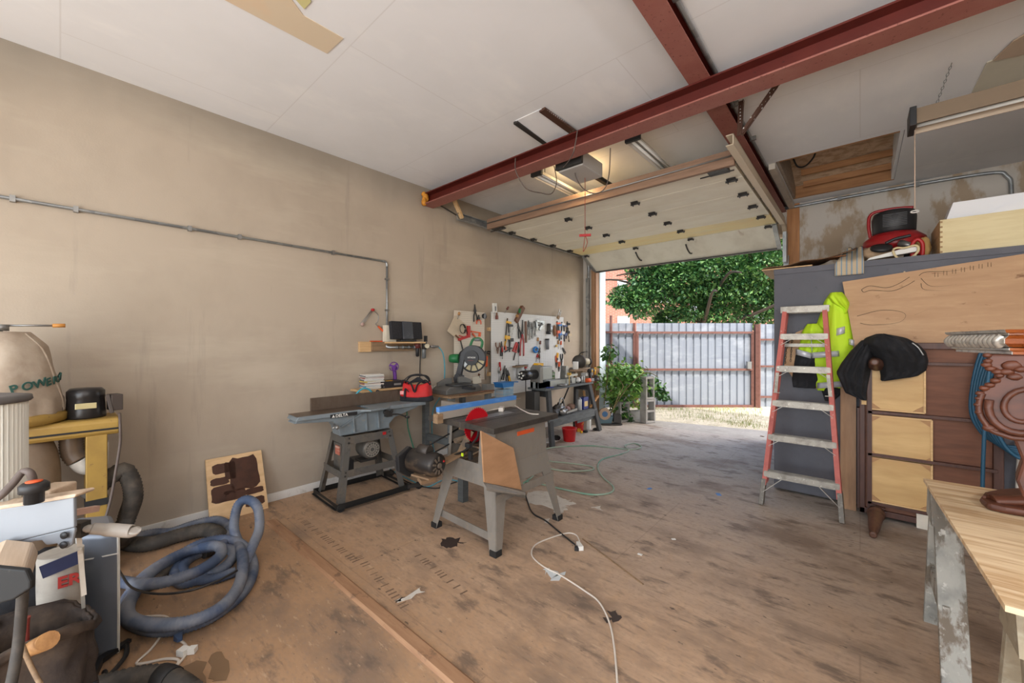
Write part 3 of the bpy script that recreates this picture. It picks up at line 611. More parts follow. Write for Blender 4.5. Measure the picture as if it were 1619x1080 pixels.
cinder('grey cinder block standing on end at the foot of the right block post', (p.x, p.y, 0), rzc+pi/2, True, .42, .22)
cinder('grey cinder block standing on end on top of the right block post', (p.x-.01, p.y+.01, .42), rzc+pi/2, True, .40, .20)
p = fl(1003, 664); cinder('grey cinder block lying flat beside the block post', (p.x+.0, p.y+.12, 0), YAW+.2, False, .4, .16)
p = fl(984, 666); cinder('grey cinder block standing on end under the vine leaves', (p.x, p.y, 0), rzc+pi/2, True, .36, .22)
p = fl(964, 660); cinder('grey cinder block standing on end against the door jamb outside', (p.x+.15, p.y+.12, 0), rzc, True, .40, .22)
random.seed(5)
vb = fl(975, 658); vine = thing('climbing_vine', 'bushy green vine sprawling over cinder blocks outside the doorway', 'plant', (vb.x, vb.y, 0))
m = MB(); stems = []
VD = 7.35
def vp(px, py, D=VD): return atd(px, py, D)
for k, pts in enumerate([[(962, 655), (975, 620), (1000, 598), (1025, 605), (1052, 627)], [(965, 650), (970, 610), (985, 590), (1008, 585)], [(970, 655), (982, 640), (992, 655), (998, 668)], [(955, 640), (960, 600), (962, 572), (966, 556)], [(965, 655), (990, 615), (1020, 590), (1040, 596)], [(968, 650), (978, 625), (985, 610), (975, 596)]]):
    q = spline([vp(a, b, VD-.1*k+.05*i) for i, (a, b) in enumerate(pts)], 8); stems.append(q); m.tubev(q, .008, 6)
m.build('stem', mat('green brown stem', (104, 92, 56), .8), vine)
vm = [MB(), MB(), MB(), MB()]
for bx, by, r, n, hue in ((968, 598, .22, 150, 1), (985, 596, .22, 170, 1), (1003, 600, .20, 170, 1), (1018, 608, .17, 120, 1), (1034, 612, .14, 80, 0), (1046, 622, .10, 45, 0), (1053, 628, .05, 14, 0), (970, 620, .18, 90, 2), (985, 622, .22, 120, 3), (1000, 628, .22, 120, 3), (975, 640, .16, 70, 0), (988, 655, .10, 50, 0), (994, 665, .07, 30, 0), (982, 585, .2, 80, 3), (1008, 584, .12, 30, 3), (966, 556, .13, 45, 0), (964, 566, .08, 16, 0)):
    c = vp(bx, by, VD+(0.35 if hue == 3 else -.1))
    for k in range(n*2):
        d = V((random.gauss(0, .55), random.gauss(0, .55), random.gauss(0, .55)))*r; h = hue if random.random() < .75 else random.choice((0, 1, 2))
        leaf(vm[h], c+d, .065+.05*random.random(), V((random.gauss(0, 1), random.gauss(0, 1)-.3, random.gauss(-.5, .6))).normalized())
vg = [mat('vine green %d' % i, c, .5) for i, c in enumerate([(66, 110, 50), (102, 148, 66), (140, 176, 84)])]
for f, mt in zip(vm, vg+[lightl]): f.build('foliage', mt, vine)
# ================================================================== RIGHT SIDE: grey box room, plywood, ladder, jacket, desk
greyw = mat('slate grey painted panel', (84, 84, 92), .6, layers=[((98, 98, 106), (4, 4, 4), .45, .7, 'noise', .6), ((60, 60, 66), (26, 26, 26), .66, .72, 'noise', .6)])
GX, GY, GZ = -.635, 4.62, 2.15
box = thing('storage_box', 'tall slate grey painted storage enclosure right of the doorway with junk on top', 'enclosure', (.9, 5.4, 0))
m = MB(); m.span((GX, GY, .02), (BX-.02, GY+.02, GZ)); m.build('front_panel', greyw, box, bevel=.003)
m = MB(); m.span((GX, GY+.02, .02), (GX+.02, DY-.08, GZ)); m.build('side_panel', greyw, box)
MB().span((GX+.02, GY+.02, GZ-.02), (BX-.02, DY-.08, GZ)).build('top_panel', oldwood, box)
m = MB(); m.span((GX-.0, GY-.012, GZ-.05), (BX-.02, GY, GZ)); m.build('top_trim', greyw, box)
nail = MB()
for px, py in ((1500, 436), (1523, 442), (1545, 420), (1395, 442), (1430, 430), (1560, 433), (1497, 446)):
    p = onY(px, py, GY-.014); nail.cyl((p.x, GY-.012, p.z), (p.x, GY-.016, p.z), .006, n=8)
nail.build('screw_head', plain('screw heads', (170, 150, 120), .4, .5), box)
# plywood sheets leaning on the box
plyt = mat('knotty sanded plywood', (186, 148, 110), .6, layers=[((168, 128, 92), (1.6, 5, 9), .4, .7, 'noise', .8), ((204, 168, 128), (2.5, 5, 14), .52, .72, 'noise', .6), ((120, 78, 46), (7, 7, 14), .64, .71, 'noise', .85)])
def tilt(px, py, Y0, zb=0, lean=0): return onY(px, py, Y0)
sh = thing('plywood_sheet', 'large knotty plywood sheet with pencilled outlines leaning on the grey enclosure', 'plywood', (.8, 4.56, 1.3))
tl_, bl_ = onY(1332, 446, 4.572), onY(1352, 552, 4.53); ang = radians(6.0)
tr_ = tl_+V((1.75*cos(ang), 0, 1.75*sin(ang)*.97)); br_ = bl_+V((1.78, 0, .17))
MB().quadslab([bl_-V((0, .004, .0)), br_, tr_, tl_], (0, -1, 0), .012).build('panel', plyt, sh)
pen = plain('pencil line', (72, 58, 48), .8, 0, .1)
pl = [[(1362, 458), (1375, 452), (1400, 455), (1418, 450), (1438, 438)], [(1362, 458), (1366, 462), (1378, 459), (1410, 460), (1432, 452), (1446, 444)],
      [(1456, 448), (1462, 458), (1500, 460), (1525, 466), (1545, 468), (1570, 464)], [(1453, 436), (1465, 430), (1510, 428), (1575, 413), (1588, 410)],
      [(1553, 452), (1560, 440), (1580, 428), (1619, 419)], [(1570, 464), (1575, 448), (1590, 434), (1619, 427)], [(1446, 498), (1480, 486), (1520, 484), (1558, 490), (1568, 496)],
      [(1355, 500), (1390, 491), (1420, 492), (1432, 499), (1420, 510), (1380, 514), (1360, 511)], [(1456, 440), (1470, 452), (1495, 452), (1520, 449), (1552, 453)]]
for q in pl:
    MB().tube([onY(a, b, 4.53+(onY(a, b, 4.54).z-bl_.z)/(tl_.z-bl_.z)*.042-.016) for a, b in q], .0018, 4, 6).build('pencil_line', pen, sh)
m = MB()
for i in range(7):
    a, b = 1478+i*14, 434-i*2.7
    for dx in (0, 5): m.tube([onY(a+dx, b-3, 4.553), onY(a+dx, b+4, 4.553)], .001, 4, 0)
m.build('pencil_ticks', pen, sh)
a, b, c, d = onY(1329, 560, 4.585), onY(1361, 560, 4.585), onY(1360, 806, 4.50), onY(1330, 796, 4.50)
m = MB(); m.quadslab([(a.x, 4.59, 1.42), (a.x+.105, 4.59, 1.42), (a.x+.105, 4.50, 0.0), (a.x, 4.50, 0.0)], (0, -1, 0), .012)
solo(m, 'plywood_offcut', wood('brown plywood strip', (170, 132, 98), (146, 110, 80), (30, 30, 3)), 'tall narrow plywood offcut between the ladder and dark desk', 'plywood')
# round-cornered plywood piece with chain, behind ladder
p = [onY(a, b, 4.60) for a, b in ((1240, 578), (1243, 548), (1258, 526), (1285, 514), (1300, 518), (1318, 530), (1322, 600), (1300, 616), (1262, 610))]
o = MB().prism([(q.x, q.z) for q in p], (0, 4.615, 0), (1, 0, 0), (0, 0, 1), .015)
rp = thing('plywood_template', 'rounded plywood template hanging behind the ladder on the grey panel', 'plywood', (p[0].x+.1, 4.6, p[-1].z)); o.build('panel', plyt, rp)
c1, c2_ = onY(1246, 528, 4.585), onY(1241, 575, 4.585)
chain('rusty brown chain hanging behind the ladder left rail', c1, c2_); chain('second chain strand hanging behind the ladder', c1+V((.035, 0, .01)), c2_+V((.045, 0, .02)))
for _n in ('chain.001', 'chain.002'):
    if _n in bpy.data.objects: bpy.data.objects[_n].data.materials[0] = dsteel
# ---- ladder, closed and leaning
alu = mat('paint spattered aluminium', (166, 160, 150), .45, .4, layers=[((122, 116, 108), 14, .45, .7, 'noise', .8), ((206, 202, 192), 40, .6, .68, 'noise', .8)])
fib = mat('faded red fibreglass', (188, 98, 88), .6, layers=[((160, 76, 68), 9, .45, .7, 'noise', .7), ((206, 176, 160), 40, .62, .7, 'noise', .7)])
fibend = mat('worn grey rail end', (110, 104, 96), .6, layers=[((150, 146, 138), 30, .5, .65, 'noise', .8)])
lad = thing('step_ladder', 'red fibreglass step ladder with grey steps folded and leaning on grey panel', 'ladder', (-.39, 4.2, 0))
fL, fR = fl(1205, 792), fl(1333, 826); fL = V((fL.x, 4.13, 0)); fR = V((fR.x, 4.13, 0))
tLx, tRx = onY(1237, 482, 4.47).x+.015, onY(1306, 482, 4.47).x-.0; zt = 1.77
def rail(k, t, off=0):
    f_, tx = (fL, tLx) if k == 0 else (fR, tRx); return V((f_.x+(tx-f_.x)*t, f_.y+.34*t+off, zt*t+(.0 if t else 0)))
for k in (0, 1):
    s = 1 if k == 0 else -1
    for off, nm in ((0, 'front_rail'), (.085, 'rear_rail')):
        m = MB(); a, b = rail(k, .10, off), rail(k, .985, off); m.bar(a, b, .012, .075 if off == 0 else .04, up=(0, 1, 0))
        for e in (-1, 1): m.bar(a+V((s*.014, e*(.034 if off == 0 else .018), 0)), b+V((s*.014, e*(.034 if off == 0 else .018), 0)), .028, .007, up=(0, 1, 0))
        m.build(nm, fib, lad)
    m = MB(); a, b = rail(k, 0), rail(k, .125); m.bar(a+V((s*.006, 0, 0)), b+V((s*.006, 0, 0)), .034, .08, up=(0, 1, 0)); m.build('rail_foot', fibend, lad, bevel=.003)
    m = MB(); a, b = rail(k, 0, .09), rail(k, .12, .09); m.bar(a, b, .02, .045, up=(0, 1, 0)); m.build('rail_foot', fibend, lad)
tc2 = (rail(0, 1)+rail(1, 1))/2
m = MB(); wd = tRx-tLx+.05
m.box(tc2+V((0, .035, -.004)), (wd, .16, .012)); m.box(tc2+V((0, -.042, -.03)), (wd, .008, .055)); m.box(tc2+V((0, .112, -.03)), (wd, .008, .055))
m.build('top_cap', alu, lad, bevel=.002)
for i, yy in enumerate((258, 400, 548, 690, 838)):       # crop rows of the five steps
    t = (1-(yy-110)/ (838-110)*.88)
    t = [.855, .69, .515, .345, .165][i]; a, b = rail(0, t), rail(1, t)
    m = MB(); m.bar(a, b, .09, .006); m.bar(a+V((0, -.043, -.022)), b+V((0, -.043, -.022)), .005, .05); m.bar(a+V((0, .043, -.015)), b+V((0, .043, -.015)), .005, .035)
    for e in range(5): m.bar(a+V((0, -.034+e*.017, .005)), b+V((0, -.034+e*.017, .005)), .006, .004)
    m.build('step', alu, lad)
    for k, s in ((0, 1), (1, -1)):
        e_ = .055 if i < 4 else .10; p = rail(k, t)+V((s*(0 if i < 4 else .05), 0, 0)); q = rail(k, t-e_); MB().bar(q+V((s*.01, -.03, 0)), p+V((s*.10, -.03, -.03)), .004, .022, up=(0, 1, 0)).build('step_brace', alu, lad)
for t in (.80,):
    a, b = rail(0, t, .1), rail(1, t, .1); MB().bar(a, b, .02, .03).build('rear_brace', alu, lad)
for k, s in ((0, 1), (1, -1)):
    m = MB(); p = rail(k, .57); m.bar(p+V((s*.03, -.05, .16)), p+V((s*.015, -.04, -.02)), .025, .004, up=(0, 1, 0)); m.bar(p+V((s*.0, -.05, -.02)), p+V((s*.05, -.05, -.02)), .004, .03, up=(0, 1, 0)); m.build('spreader', alu, lad)
# ---- hi-vis jacket
hv = mat('fluorescent yellow green cloth', (196, 232, 40), .7, layers=[((160, 200, 20), 6, .5, .75, 'noise', .5)]); refl = mat('silver reflective tape', (206, 208, 214), .35, .2); blackc = mat('black cloth', (30, 30, 34), .9, layers=[((52, 52, 58), 9, .5, .75, 'noise', .6)])
def cloth(mb, rows, Y0, th, nz=24, nu=40, amp=.02, seed=0, ridge=9):
    """closed drape: rows = [(py, pxL, pxR)], front bulges towards the room"""
    def fn(u, v):
        t = v*(len(rows)-1); i = min(int(t), len(rows)-2); f = t-i; r = [rows[i][k]*(1-f)+rows[i+1][k]*f for k in range(3)]
        L_, R__ = onY(r[1], r[0], Y0), onY(r[2], r[0], Y0); a = 2*pi*u; cx = (L_+R__)/2; hw = (R__.x-L_.x)/2
        x = -cos(a); y = sin(a)
        p = V((cx.x+hw*x, Y0-max(0, y)*th*(.5+.5*sin(pi*min(v*1.2+.1, 1)))-.0, cx.z))
        k = amp*(noise.noise(V((x*2.2+seed, v*2.5, seed)))+.5*sin(x*ridge+v*2+seed)*.7)*max(0, y)
        return p+V((0, -k, 0))
    mb.grid(fn, nu, nz, closeu=True, caps=True); return mb
jk = thing('hi_vis_jacket', 'fluorescent yellow work jacket with silver stripes hung behind the ladder', 'jacket', (-.28, 4.5, .9))
JY = 4.60
m = MB(); cloth(m, [(466, 1310, 1326), (476, 1303, 1336), (492, 1298, 1344), (520, 1288, 1350), (560, 1280, 1352), (600, 1286, 1338), (618, 1292, 1334)], JY, .085, seed=1); m.build('body', hv, jk)
m = MB(); cloth(m, [(512, 1276, 1300), (524, 1268, 1312), (545, 1264, 1310), (562, 1260, 1300)], JY-.01, .08, seed=3); m.build('sleeve', hv, jk)
m = MB(); cloth(m, [(560, 1258, 1300), (580, 1255, 1290), (600, 1252, 1296), (613, 1254, 1290)], JY-.0, .07, seed=4); m.build('cuff', blackc, jk)['label'] = 'black lower sleeve'
m = MB(); cloth(m, [(612, 1296, 1332), (622, 1300, 1330), (634, 1304, 1318)], JY-.0, .06, seed=5); m.build('hem', blackc, jk)['label'] = 'black hem'
m = MB(); cloth(m, [(463, 1312, 1332), (470, 1308, 1338), (480, 1316, 1344), (488, 1332, 1343), (496, 1334, 1339)], JY-.03, .10, seed=7); m.build('hood', hv, jk)
def stripe(pa, pb, w_=9, bend=0, Y0=JY-.105):
    m = MB(); n = 8; (ax, ay), (bx, by) = pa, pb
    m.grid(lambda u, v: onY(ax+(bx-ax)*u, ay+(by-ay)*u+(v-.5)*w_+bend*sin(pi*u), Y0+.05*(abs(u-.5)*2)**2), n, 2); m.build('reflective_stripe', refl, jk, solid=.004)
stripe((1283, 562), (1327, 559)); stripe((1320, 526), (1337, 521), 11); stripe((1342, 540), (1352, 543), 9); stripe((1292, 610), (1334, 607), 9); stripe((1258, 556), (1284, 563), 9, Y0=JY-.10); stripe((1282, 530), (1284, 554), 8, Y0=JY-.10)
# ---- dark desk / cabinet standing on end, underside to the room
dwood = wood('dark mahogany frame', (88, 54, 42), (64, 38, 30), (30, 30, 3), .5); dpan = wood('brown hardboard panel', (120, 76, 54), (98, 60, 42), (4, 4, 26), .65)
blond = mat('blond drawer bottom', (216, 180, 122), .5, layers=[((196, 156, 98), (3, 3, 16), .4, .7, 'noise', .7), ((170, 124, 70), 1, .0, .35, 'rings', .3, 'Z', 9)])
lean = .055
dk = thing('upended_desk', 'dark wood desk stood on its end with three pale drawer undersides facing out', 'desk', (.38, 4.42, 0))
DYf = 4.40
def D(px, py, off=0): p = onY(px, py, DYf); return V((p.x, DYf+off, p.z))
x0, x1, zt = D(1359, 700).x, D(1588, 700).x, 1.44
z0 = .03
MB().span((x0+.03, DYf+.03, z0+.03), (x1-.02, DYf+.05, zt-.02)).build('back_board', dpan, dk)
for a, b in ((x0, x0+.035), (x1-.05, x1)): MB().span((a, DYf, z0), (b, DYf+.10, zt)).build('side_rail', dwood, dk, bevel=.004)
MB().span((x0-.015, DYf+.03, z0+.02), (x0+.0, DYf+.12, D(1360, 646).z)).build('side_rail', dwood, dk)
m = MB(); m.span((x0, DYf-.0, zt-.05), (x1, DYf+.10, zt)); m.build('end_rail', dwood, dk, bevel=.004)
MB().span((x0, DYf-.0, z0), (x1, DYf+.10, z0+.045)).build('end_rail', dwood, dk, bevel=.004)
MB().span((D(1371, 600).x, DYf-.012, z0+.05), (D(1375, 600).x+.014, DYf+.03, zt-.1)).build('inner_stile', dwood, dk)
def dz(py): return D(1420, py).z
drs = [(1376, 1463, 583, 651), (1376, 1474, 656, 725), (1376, 1474, 722, 798)]
for i, (a, b, c, d) in enumerate(((1376, 1462, 576, 650), (1376, 1473, 660, 728), (1376, 1473, 727, 799))):
    xa, xb = D(a, 600).x, D(b, 600).x; zc_, zd = dz(c), dz(d)
    dr = MB().span((xa, DYf+.0, zd), (xb, DYf+.03, zc_)).build('drawer_bottom', blond, dk)
    m = MB()
    for q in (((xa, zd), (xb, zd)), ((xa, zc_), (xb, zc_)), ((xa, zd), (xa, zc_)), ((xb, zd), (xb, zc_))): m.bar((q[0][0], DYf-.002, q[0][1]), (q[1][0], DYf-.002, q[1][1]), .012, .012, up=(0, 1, 0))
    m.build('drawer_edge', wood('pale drawer edge', (222, 186, 134), (200, 160, 108)), dr)
    for (cx, cz_, sx, sz) in ((xa+.008, zd+.008, 1, 1), (xb-.008, zd+.008, -1, 1), (xb-.008, zc_-.008, -1, -1), (xa+.008, zc_-.008, 1, -1)):
        if i == 0 and sz < 0 and sx > 0: continue
        MB().prism([(0, 0), (.055*sx, 0), (0, .045*sz)], (cx, DYf-.004, cz_), (1, 0, 0), (0, 0, 1), .006).build('corner_block', plain('glue block', (176, 132, 88), .6), dr)
for py in (655, 724, 803):
    MB().span((x0+.05, DYf-.012, dz(py)-.012), (x1-.03, DYf+.03, dz(py)+.012)).build('cross_rail', dwood, dk, bevel=.002)
MB().span((x0+.05, DYf-.008, dz(576)+.0), (x1-.03, DYf+.03, dz(576)+.02)).build('cross_rail', dwood, dk)
MB().span((D(1362, 610).x-.0, DYf-.002, dz(644)), (D(1370, 610).x, DYf+.02, dz(600))).build('drawer_bottom', blond, dk)
MB().span((D(1449, 820).x, DYf-.004, dz(829)), (D(1478, 820).x, DYf+.028, dz(800)-.03)).build('paper_label', plain('worn white paper', (216, 208, 194), .8), dk)
MB().prism([(0, 0), (.09, -.02), (.07, -.06), (.0, -.015)], (D(1376, 800).x, DYf-.01, dz(803)), (1, 0, 0), (0, 0, 1), .02).build('corner_bracket', dwood, dk)
legp = [(.012, 0), (.022, .0), (.024, .02), (.018, .032), (.026, .05), (.034, .12), (.046, .28), (.05, .30), (.044, .31), (.056, .33), (.056, .35), (.045, .36), (.045, .42)]
legt = wood('turned dark leg', (104, 72, 58), (78, 52, 42), (30, 30, 4), .45)
for px, py, tip in ((1386, 806, (1372, 838)), (1386, 576, (1383, 560))):
    base = onY(px, py, DYf); t = base+V((-.03, -.46, -.06)) if py > 700 else base+V((-.02, -.36, .03))
    t.z = max(t.z, .026)
    ax = (base-t); MB().lathe([(r, z*ax.length/.42) for r, z in legp], t, ax, 20).build('turned_leg', legt, dk)
# black jacket thrown over the leg and desk top
bj = mat('black fleece', (26, 26, 29), .95, layers=[((46, 46, 50), 14, .5, .7, 'noise', .7)], bump=(120, .3, .003))
BJ = 4.34
bt = thing('black_jacket', 'crumpled black jacket draped over the leg and corner of the upended desk', 'jacket', (.15, 4.3, 1.1))
def lump(mb, rows, Y0, th, seed, amp=.05, nu=44, nz=26): return cloth(mb, rows, Y0, th, nz, nu, amp, seed, 13)
m = MB(); lump(m, [(528, 1385, 1400), (534, 1368, 1432), (544, 1360, 1452), (556, 1374, 1464), (570, 1386, 1468), (584, 1390, 1465), (594, 1392, 1450), (601, 1392, 1400)], BJ+.04, .22, 2); m.build('body', bj, bt)
m = MB(); lump(m, [(538, 1362, 1386), (556, 1344, 1382), (575, 1330, 1378), (590, 1322, 1376), (608, 1330, 1372), (622, 1336, 1370), (632, 1362, 1370)], BJ+.05, .13, 6); m.build('sleeve', bj, bt)
m = MB(); m.tube([onY(a, b, BJ-.13) for a, b in ((1398, 533), (1412, 538), (1424, 545))], .006, 6); m.build('zip', steel, bt)
m = MB(); m.tube([onY(a, b, BJ-.10) for a, b in ((1442, 542), (1452, 550), (1460, 562))], .006, 6); m.build('zip', steel, bt)
# ================================================================== PLYWOOD WORKTOP ON SAWHORSES + CARVED STAND
TZ = .78
tply = mat('fresh striped plywood', (226, 200, 162), .55, layers=[((196, 160, 118), (1.8, 22, 4), .44, .58, 'noise', .95), ((238, 220, 190), (2.2, 40, 5), .5, .68, 'noise', .7)])
A1, A2 = atz(1460, 756, TZ), atz(1589, 957, TZ)
top = MB().prism([(A1.x, A1.y), (A2.x, A2.y), (A2.x+1.9, A2.y+.04), (A1.x+1.9, A1.y+.02)], (0, 0, TZ-.016), (1, 0, 0), (0, 1, 0), .016)
solo(top, 'plywood_worktop', tply, 'pale striped plywood sheet laid on two sawhorses, bottom right corner', 'worktop')
shw = mat('chipped grey white paint timber', (168, 166, 158), .75, layers=[((110, 96, 80), (14, 14, 5), .52, .6, 'noise', .9), ((88, 92, 90), (4, 4, 3), .5, .65, 'noise', .6), ((206, 204, 196), (30, 30, 30), .6, .68, 'noise', .7)])
def sawhorse(label, yc, x_, mt, spread=.31, xl=1.0):
    t = thing('sawhorse', label, 'sawhorse', (x_+xl/2, yc, 0)); zt_ = TZ-.017
    MB().span((x_-.02, yc-.045, zt_-.04), (x_+xl, yc+.045, zt_)).build('top_rail', mt, t, bevel=.003)
    for xx in (x_+.02, x_+xl-.08):
        for s in (-1, 1):
            m = MB(); m.bar((xx, yc+s*spread, 0.0), (xx, yc+s*.05, zt_-.04), .085, .035, up=(0, 1, 0)); m.build('leg', mt, t, bevel=.003)
        m = MB(); m.prism([(-.06, 0), (.06, 0), (.10, -.13), (-.10, -.13)], (xx-.05, yc, zt_-.005), (0, 1, 0), (0, 0, 1), .018); m.build('gusset', mt, t)
        m = MB(); m.bar((xx-.02, yc-.22, .30), (xx-.02, yc+.22, .30), .02, .08); m.build('cross_brace', mt, t)
    return t
sawhorse('grey paint spattered sawhorse under far edge of the plywood worktop', 2.66, onX(1490, 800, .27).x, shw)
shc = mat('glue crusted board', (152, 140, 118), .8, layers=[((178, 170, 150), (5, 5, 9), .5, .62, 'noise', .8), ((120, 108, 90), 18, .5, .7, 'noise', .6)])
t2 = sawhorse('cream glue crusted sawhorse under near edge of the plywood worktop', 1.74, .34, shc, .26)
m = MB()
for i in range(26):
    z = .73-.64*i/25; m.ball((.335-.05*0, 1.70-.26*(1-z/.76)*1.0, z), (.008+.008*random.random(), .012+.014*random.random(), .026), 7, 5)
m.build('dried_glue', mat('dried cream glue', (214, 204, 184), .8), t2)
# carved pedestal stand
carv = wood('polished carved walnut', (96, 50, 30), (62, 31, 19), (6, 6, 20), .5); silv = mat('silver leafed moulding', (188, 184, 176), .35, .55, layers=[((110, 100, 96), (30, 30, 30), .5, .66, 'noise', .7)])
honey = wood('honey varnished moulding', (150, 80, 34), (110, 52, 22), (20, 20, 20), .28)
cs = thing('carved_pedestal', 'ornate carved walnut pedestal with half silvered moulding standing on the plywood', 'pedestal', (.62, 2.32, TZ))
P1, P2 = V((.372, 2.04, 0)), V((.30, 2.45, 0)); e1 = (P2-P1).normalized(); e2 = V((e1.y, -e1.x, 0))   # e2 points right
zb, ztp = 1.408, 1.486
prof = [(0.0, 0), (0.0, .010), (-.010, .014), (-.010, .020), (.004, .022), (-.012, .026), (-.026, .036), (-.026, .050), (-.012, .060), (.0, .062), (-.012, .064), (-.012, .070), (-.022, .072), (-.026, .080)]
def mould(q0, q1, out, mt, nm, ex0=0, ex1=0):     # extruded moulding from q0 to q1, mitred
    m = MB(); dirv = (q1-q0).normalized(); rows = []
    for o, z in prof:
        rows.append([q0+out*(-o)*1.0+dirv*(o*ex0)+V((0, 0, zb+z-0)), q1+out*(-o)-dirv*(o*ex1)+V((0, 0, zb+z))])
    vs_ = [[m._v(p) for p in r] for r in rows]
    for a, b in zip(vs_, vs_[1:]): m._f([a[0], a[1], b[1], b[0]])
    return m.build(nm, mt, cs, solid=.004)
CR = P1+e2*1.0
mould(P1, P2, -e2, silv, 'silver_moulding', 1, 1)['label'] = 'silver leafed side moulding'
mould(P1, CR, -e1, honey, 'front_moulding', 1, 0); mould(P2, P2+e2*1.0, e1, honey, 'rear_moulding', 1, 0)
m = MB(); q = [P1+e2*.02+e1*.02, P1+e2*1, P2+e2*1, P2+e2*.02-e1*.02]; m.prism([(p.x, p.y) for p in q], (0, 0, zb), (1, 0, 0), (0, 1, 0), .072); m.build('top_slab', carv, cs)
for i in range(13):       # gadroons
    t = (i+.5)/13; c = P1.lerp(P2, t)-e2*.020+V((0, 0, zb+.043)); m = MB(Matrix.Translation(c)); m.tube([V((0, 0, -.017)), -e2*.012-e1*.006, V((0, 0, .017))-e1*.012], .012, 8, 4); m.build('gadroon', silv, cs)
for i in range(24):
    c = P1+e2*(.03+i*.036)-e1*.020+V((0, 0, zb+.043)); m = MB(Matrix.Translation(c)); m.tube([V((0, 0, -.016))-e2*.006, -e1*.012, V((0, 0, .016))+e2*.006], .013, 8, 4); m.build('gadroon', honey, cs)
# scroll bracket in the plane facing the camera
SN = V((ray(1585, 540).x, ray(1585, 540).y, 0)).normalized()      # facing direction of the scroll
def sc_(px, py, d=1.50):
    r_ = ray(px, py); return CAM + r_*(d*1.58/ r_.dot(SN))
def thickprism(pix, d, th, mt, nm, bev=.008):
    m = MB(); A = [sc_(a, b, d) for a, b in pix]; m.quadslab(A, SN, th); return m.build(nm, mt, cs, bevel=bev)
out = [(1562, 560), (1560, 572), (1566, 582), (1574, 584), (1580, 590), (1578, 598), (1570, 606), (1558, 613), (1550, 622), (1546, 634), (1545, 648), (1549, 660), (1556, 670), (1562, 678), (1570, 683), (1582, 687), (1598, 692), (1622, 694), (1680, 690), (1720, 640), (1720, 560)]
sp2 = spline([V((a, b, 0)) for a, b in out[:18]], 3); pix = [(p.x, p.y) for p in sp2]+out[18:]
thickprism(pix, 1.50*.88, .16, carv, 'scroll_body', .012)
m = MB()     # raised volute spirals
sp3 = []
for k in range(40):
    a = k/39*2.35*2*pi*.75+pi*.9; r = 62-44*k/39; sp3.append(sc_(1622+cos(a)*r*.98, 646-sin(a)*r*.72, 1.495*.88))
m.tubev(sp3, [.011-.004*k/39 for k in range(40)], 8); m.build('volute', carv, cs)
m = MB(); sp4 = [sc_(a+3, b, 1.50*.88) for a, b in out[8:18]]; m.tube(sp4, .009, 8, 5); m.build('scroll_rim', carv, cs)
m = MB()
for a, b, r in ((1561, 562, 6), (1562, 571, 6), (1560, 577, 7), (1566, 583, 7), (1577, 588, 7), (1580, 594, 6), (1574, 602, 7), (1565, 609, 7), (1556, 614, 7), (1549, 622, 6), (1547, 630, 5), (1545, 640, 5), (1547, 652, 5), (1566, 677, 10), (1574, 680, 6), (1600, 578, 12), (1592, 588, 9), (1604, 596, 9), (1614, 584, 8)):
    c = sc_(a, b, 1.50*.88); m.ball(c, (.0024*r*.8, .010, .0024*r*.55), 10, 7, lambda d: 1+.25*noise.noise(d*2+c*20))
m.build('carved_beading', carv, cs)
# acanthus neck block above, column to the foot, foot
thickprism([(1600, 690), (1616, 730), (1606, 760), (1618, 790), (1700, 790), (1700, 690)], 1.60*.86, .12, carv, 'column')
fz = [atz(a, b, TZ+.0) for a, b in ((1549, 797), (1556, 788), (1580, 783), (1625, 780), (1720, 776), (1720, 830), (1625, 820), (1590, 814), (1560, 807))]
m = MB(); m.prism([(p.x, p.y) for p in fz], (0, 0, TZ+.001), (1, 0, 0), (0, 1, 0), .03); m.build('foot', carv, cs, bevel=.012)
m = MB(); c = atz(1600, 796, TZ+.03); m.tube([c+V((-.05, 0, 0)), c+V((.05, .02, .02)), c+V((.16, .04, .06)), c+V((.26, .06, .14))], .034, 10, 6, sq=.6); m.build('foot_scroll', carv, cs)
m = MB()
for k, (a, b) in enumerate(((1582, 786), (1574, 789))): c = atz(a, b, TZ+.035); m.tube([c+V((.03*cos(t), .02*sin(t), .0)) for t in [0, .8, 1.6, 2.4, 3.1]], .006, 6, 4)
m.build('toe_carving', carv, cs)
# blue hose coil hanging behind it
hblue = plain('dark teal air hose', (34, 84, 112), .5, 0, .3)
m = MB(); hookp = onY(1560, 545, 4.30)
for i in range(7):
    a = -.5+i*.06; w_ = 34+i*6; h_ = 150+i*11; cx = 1556+i*5.5
    pts = [(cx+8, 556), (cx-6, 560), (cx-22-i*2+w_*.1, 610), (cx-20-i*.5, 655), (cx+2, 690+i*3), (cx+40, 706+i*4), (cx+80, 700+i*3), (cx+105, 650), (cx+70, 590), (cx+16, 558)]
    m.tube([onY(p, q, 4.36-.018*i) for p, q in pts], .011, 7, 8, closed=True, cap=False)
m.tube([onY(a, b, 4.2) for a, b in ((1568, 560), (1560, 620), (1556, 690), (1554, 740), (1553, 790))], .011, 7, 6)
solo(m, 'air_hose', hblue, 'coiled dark teal air hose hanging against the upended desk', 'hose')
m = MB(); m.tube([onY(a, b, 4.56) for a, b in ((1608, 700), (1611, 725), (1610, 745), (1609, 775), (1612, 800))], .012, 8); solo(m, 'cable', cordw, 'cream cable hanging on the grey panel behind the pedestal', 'cable')
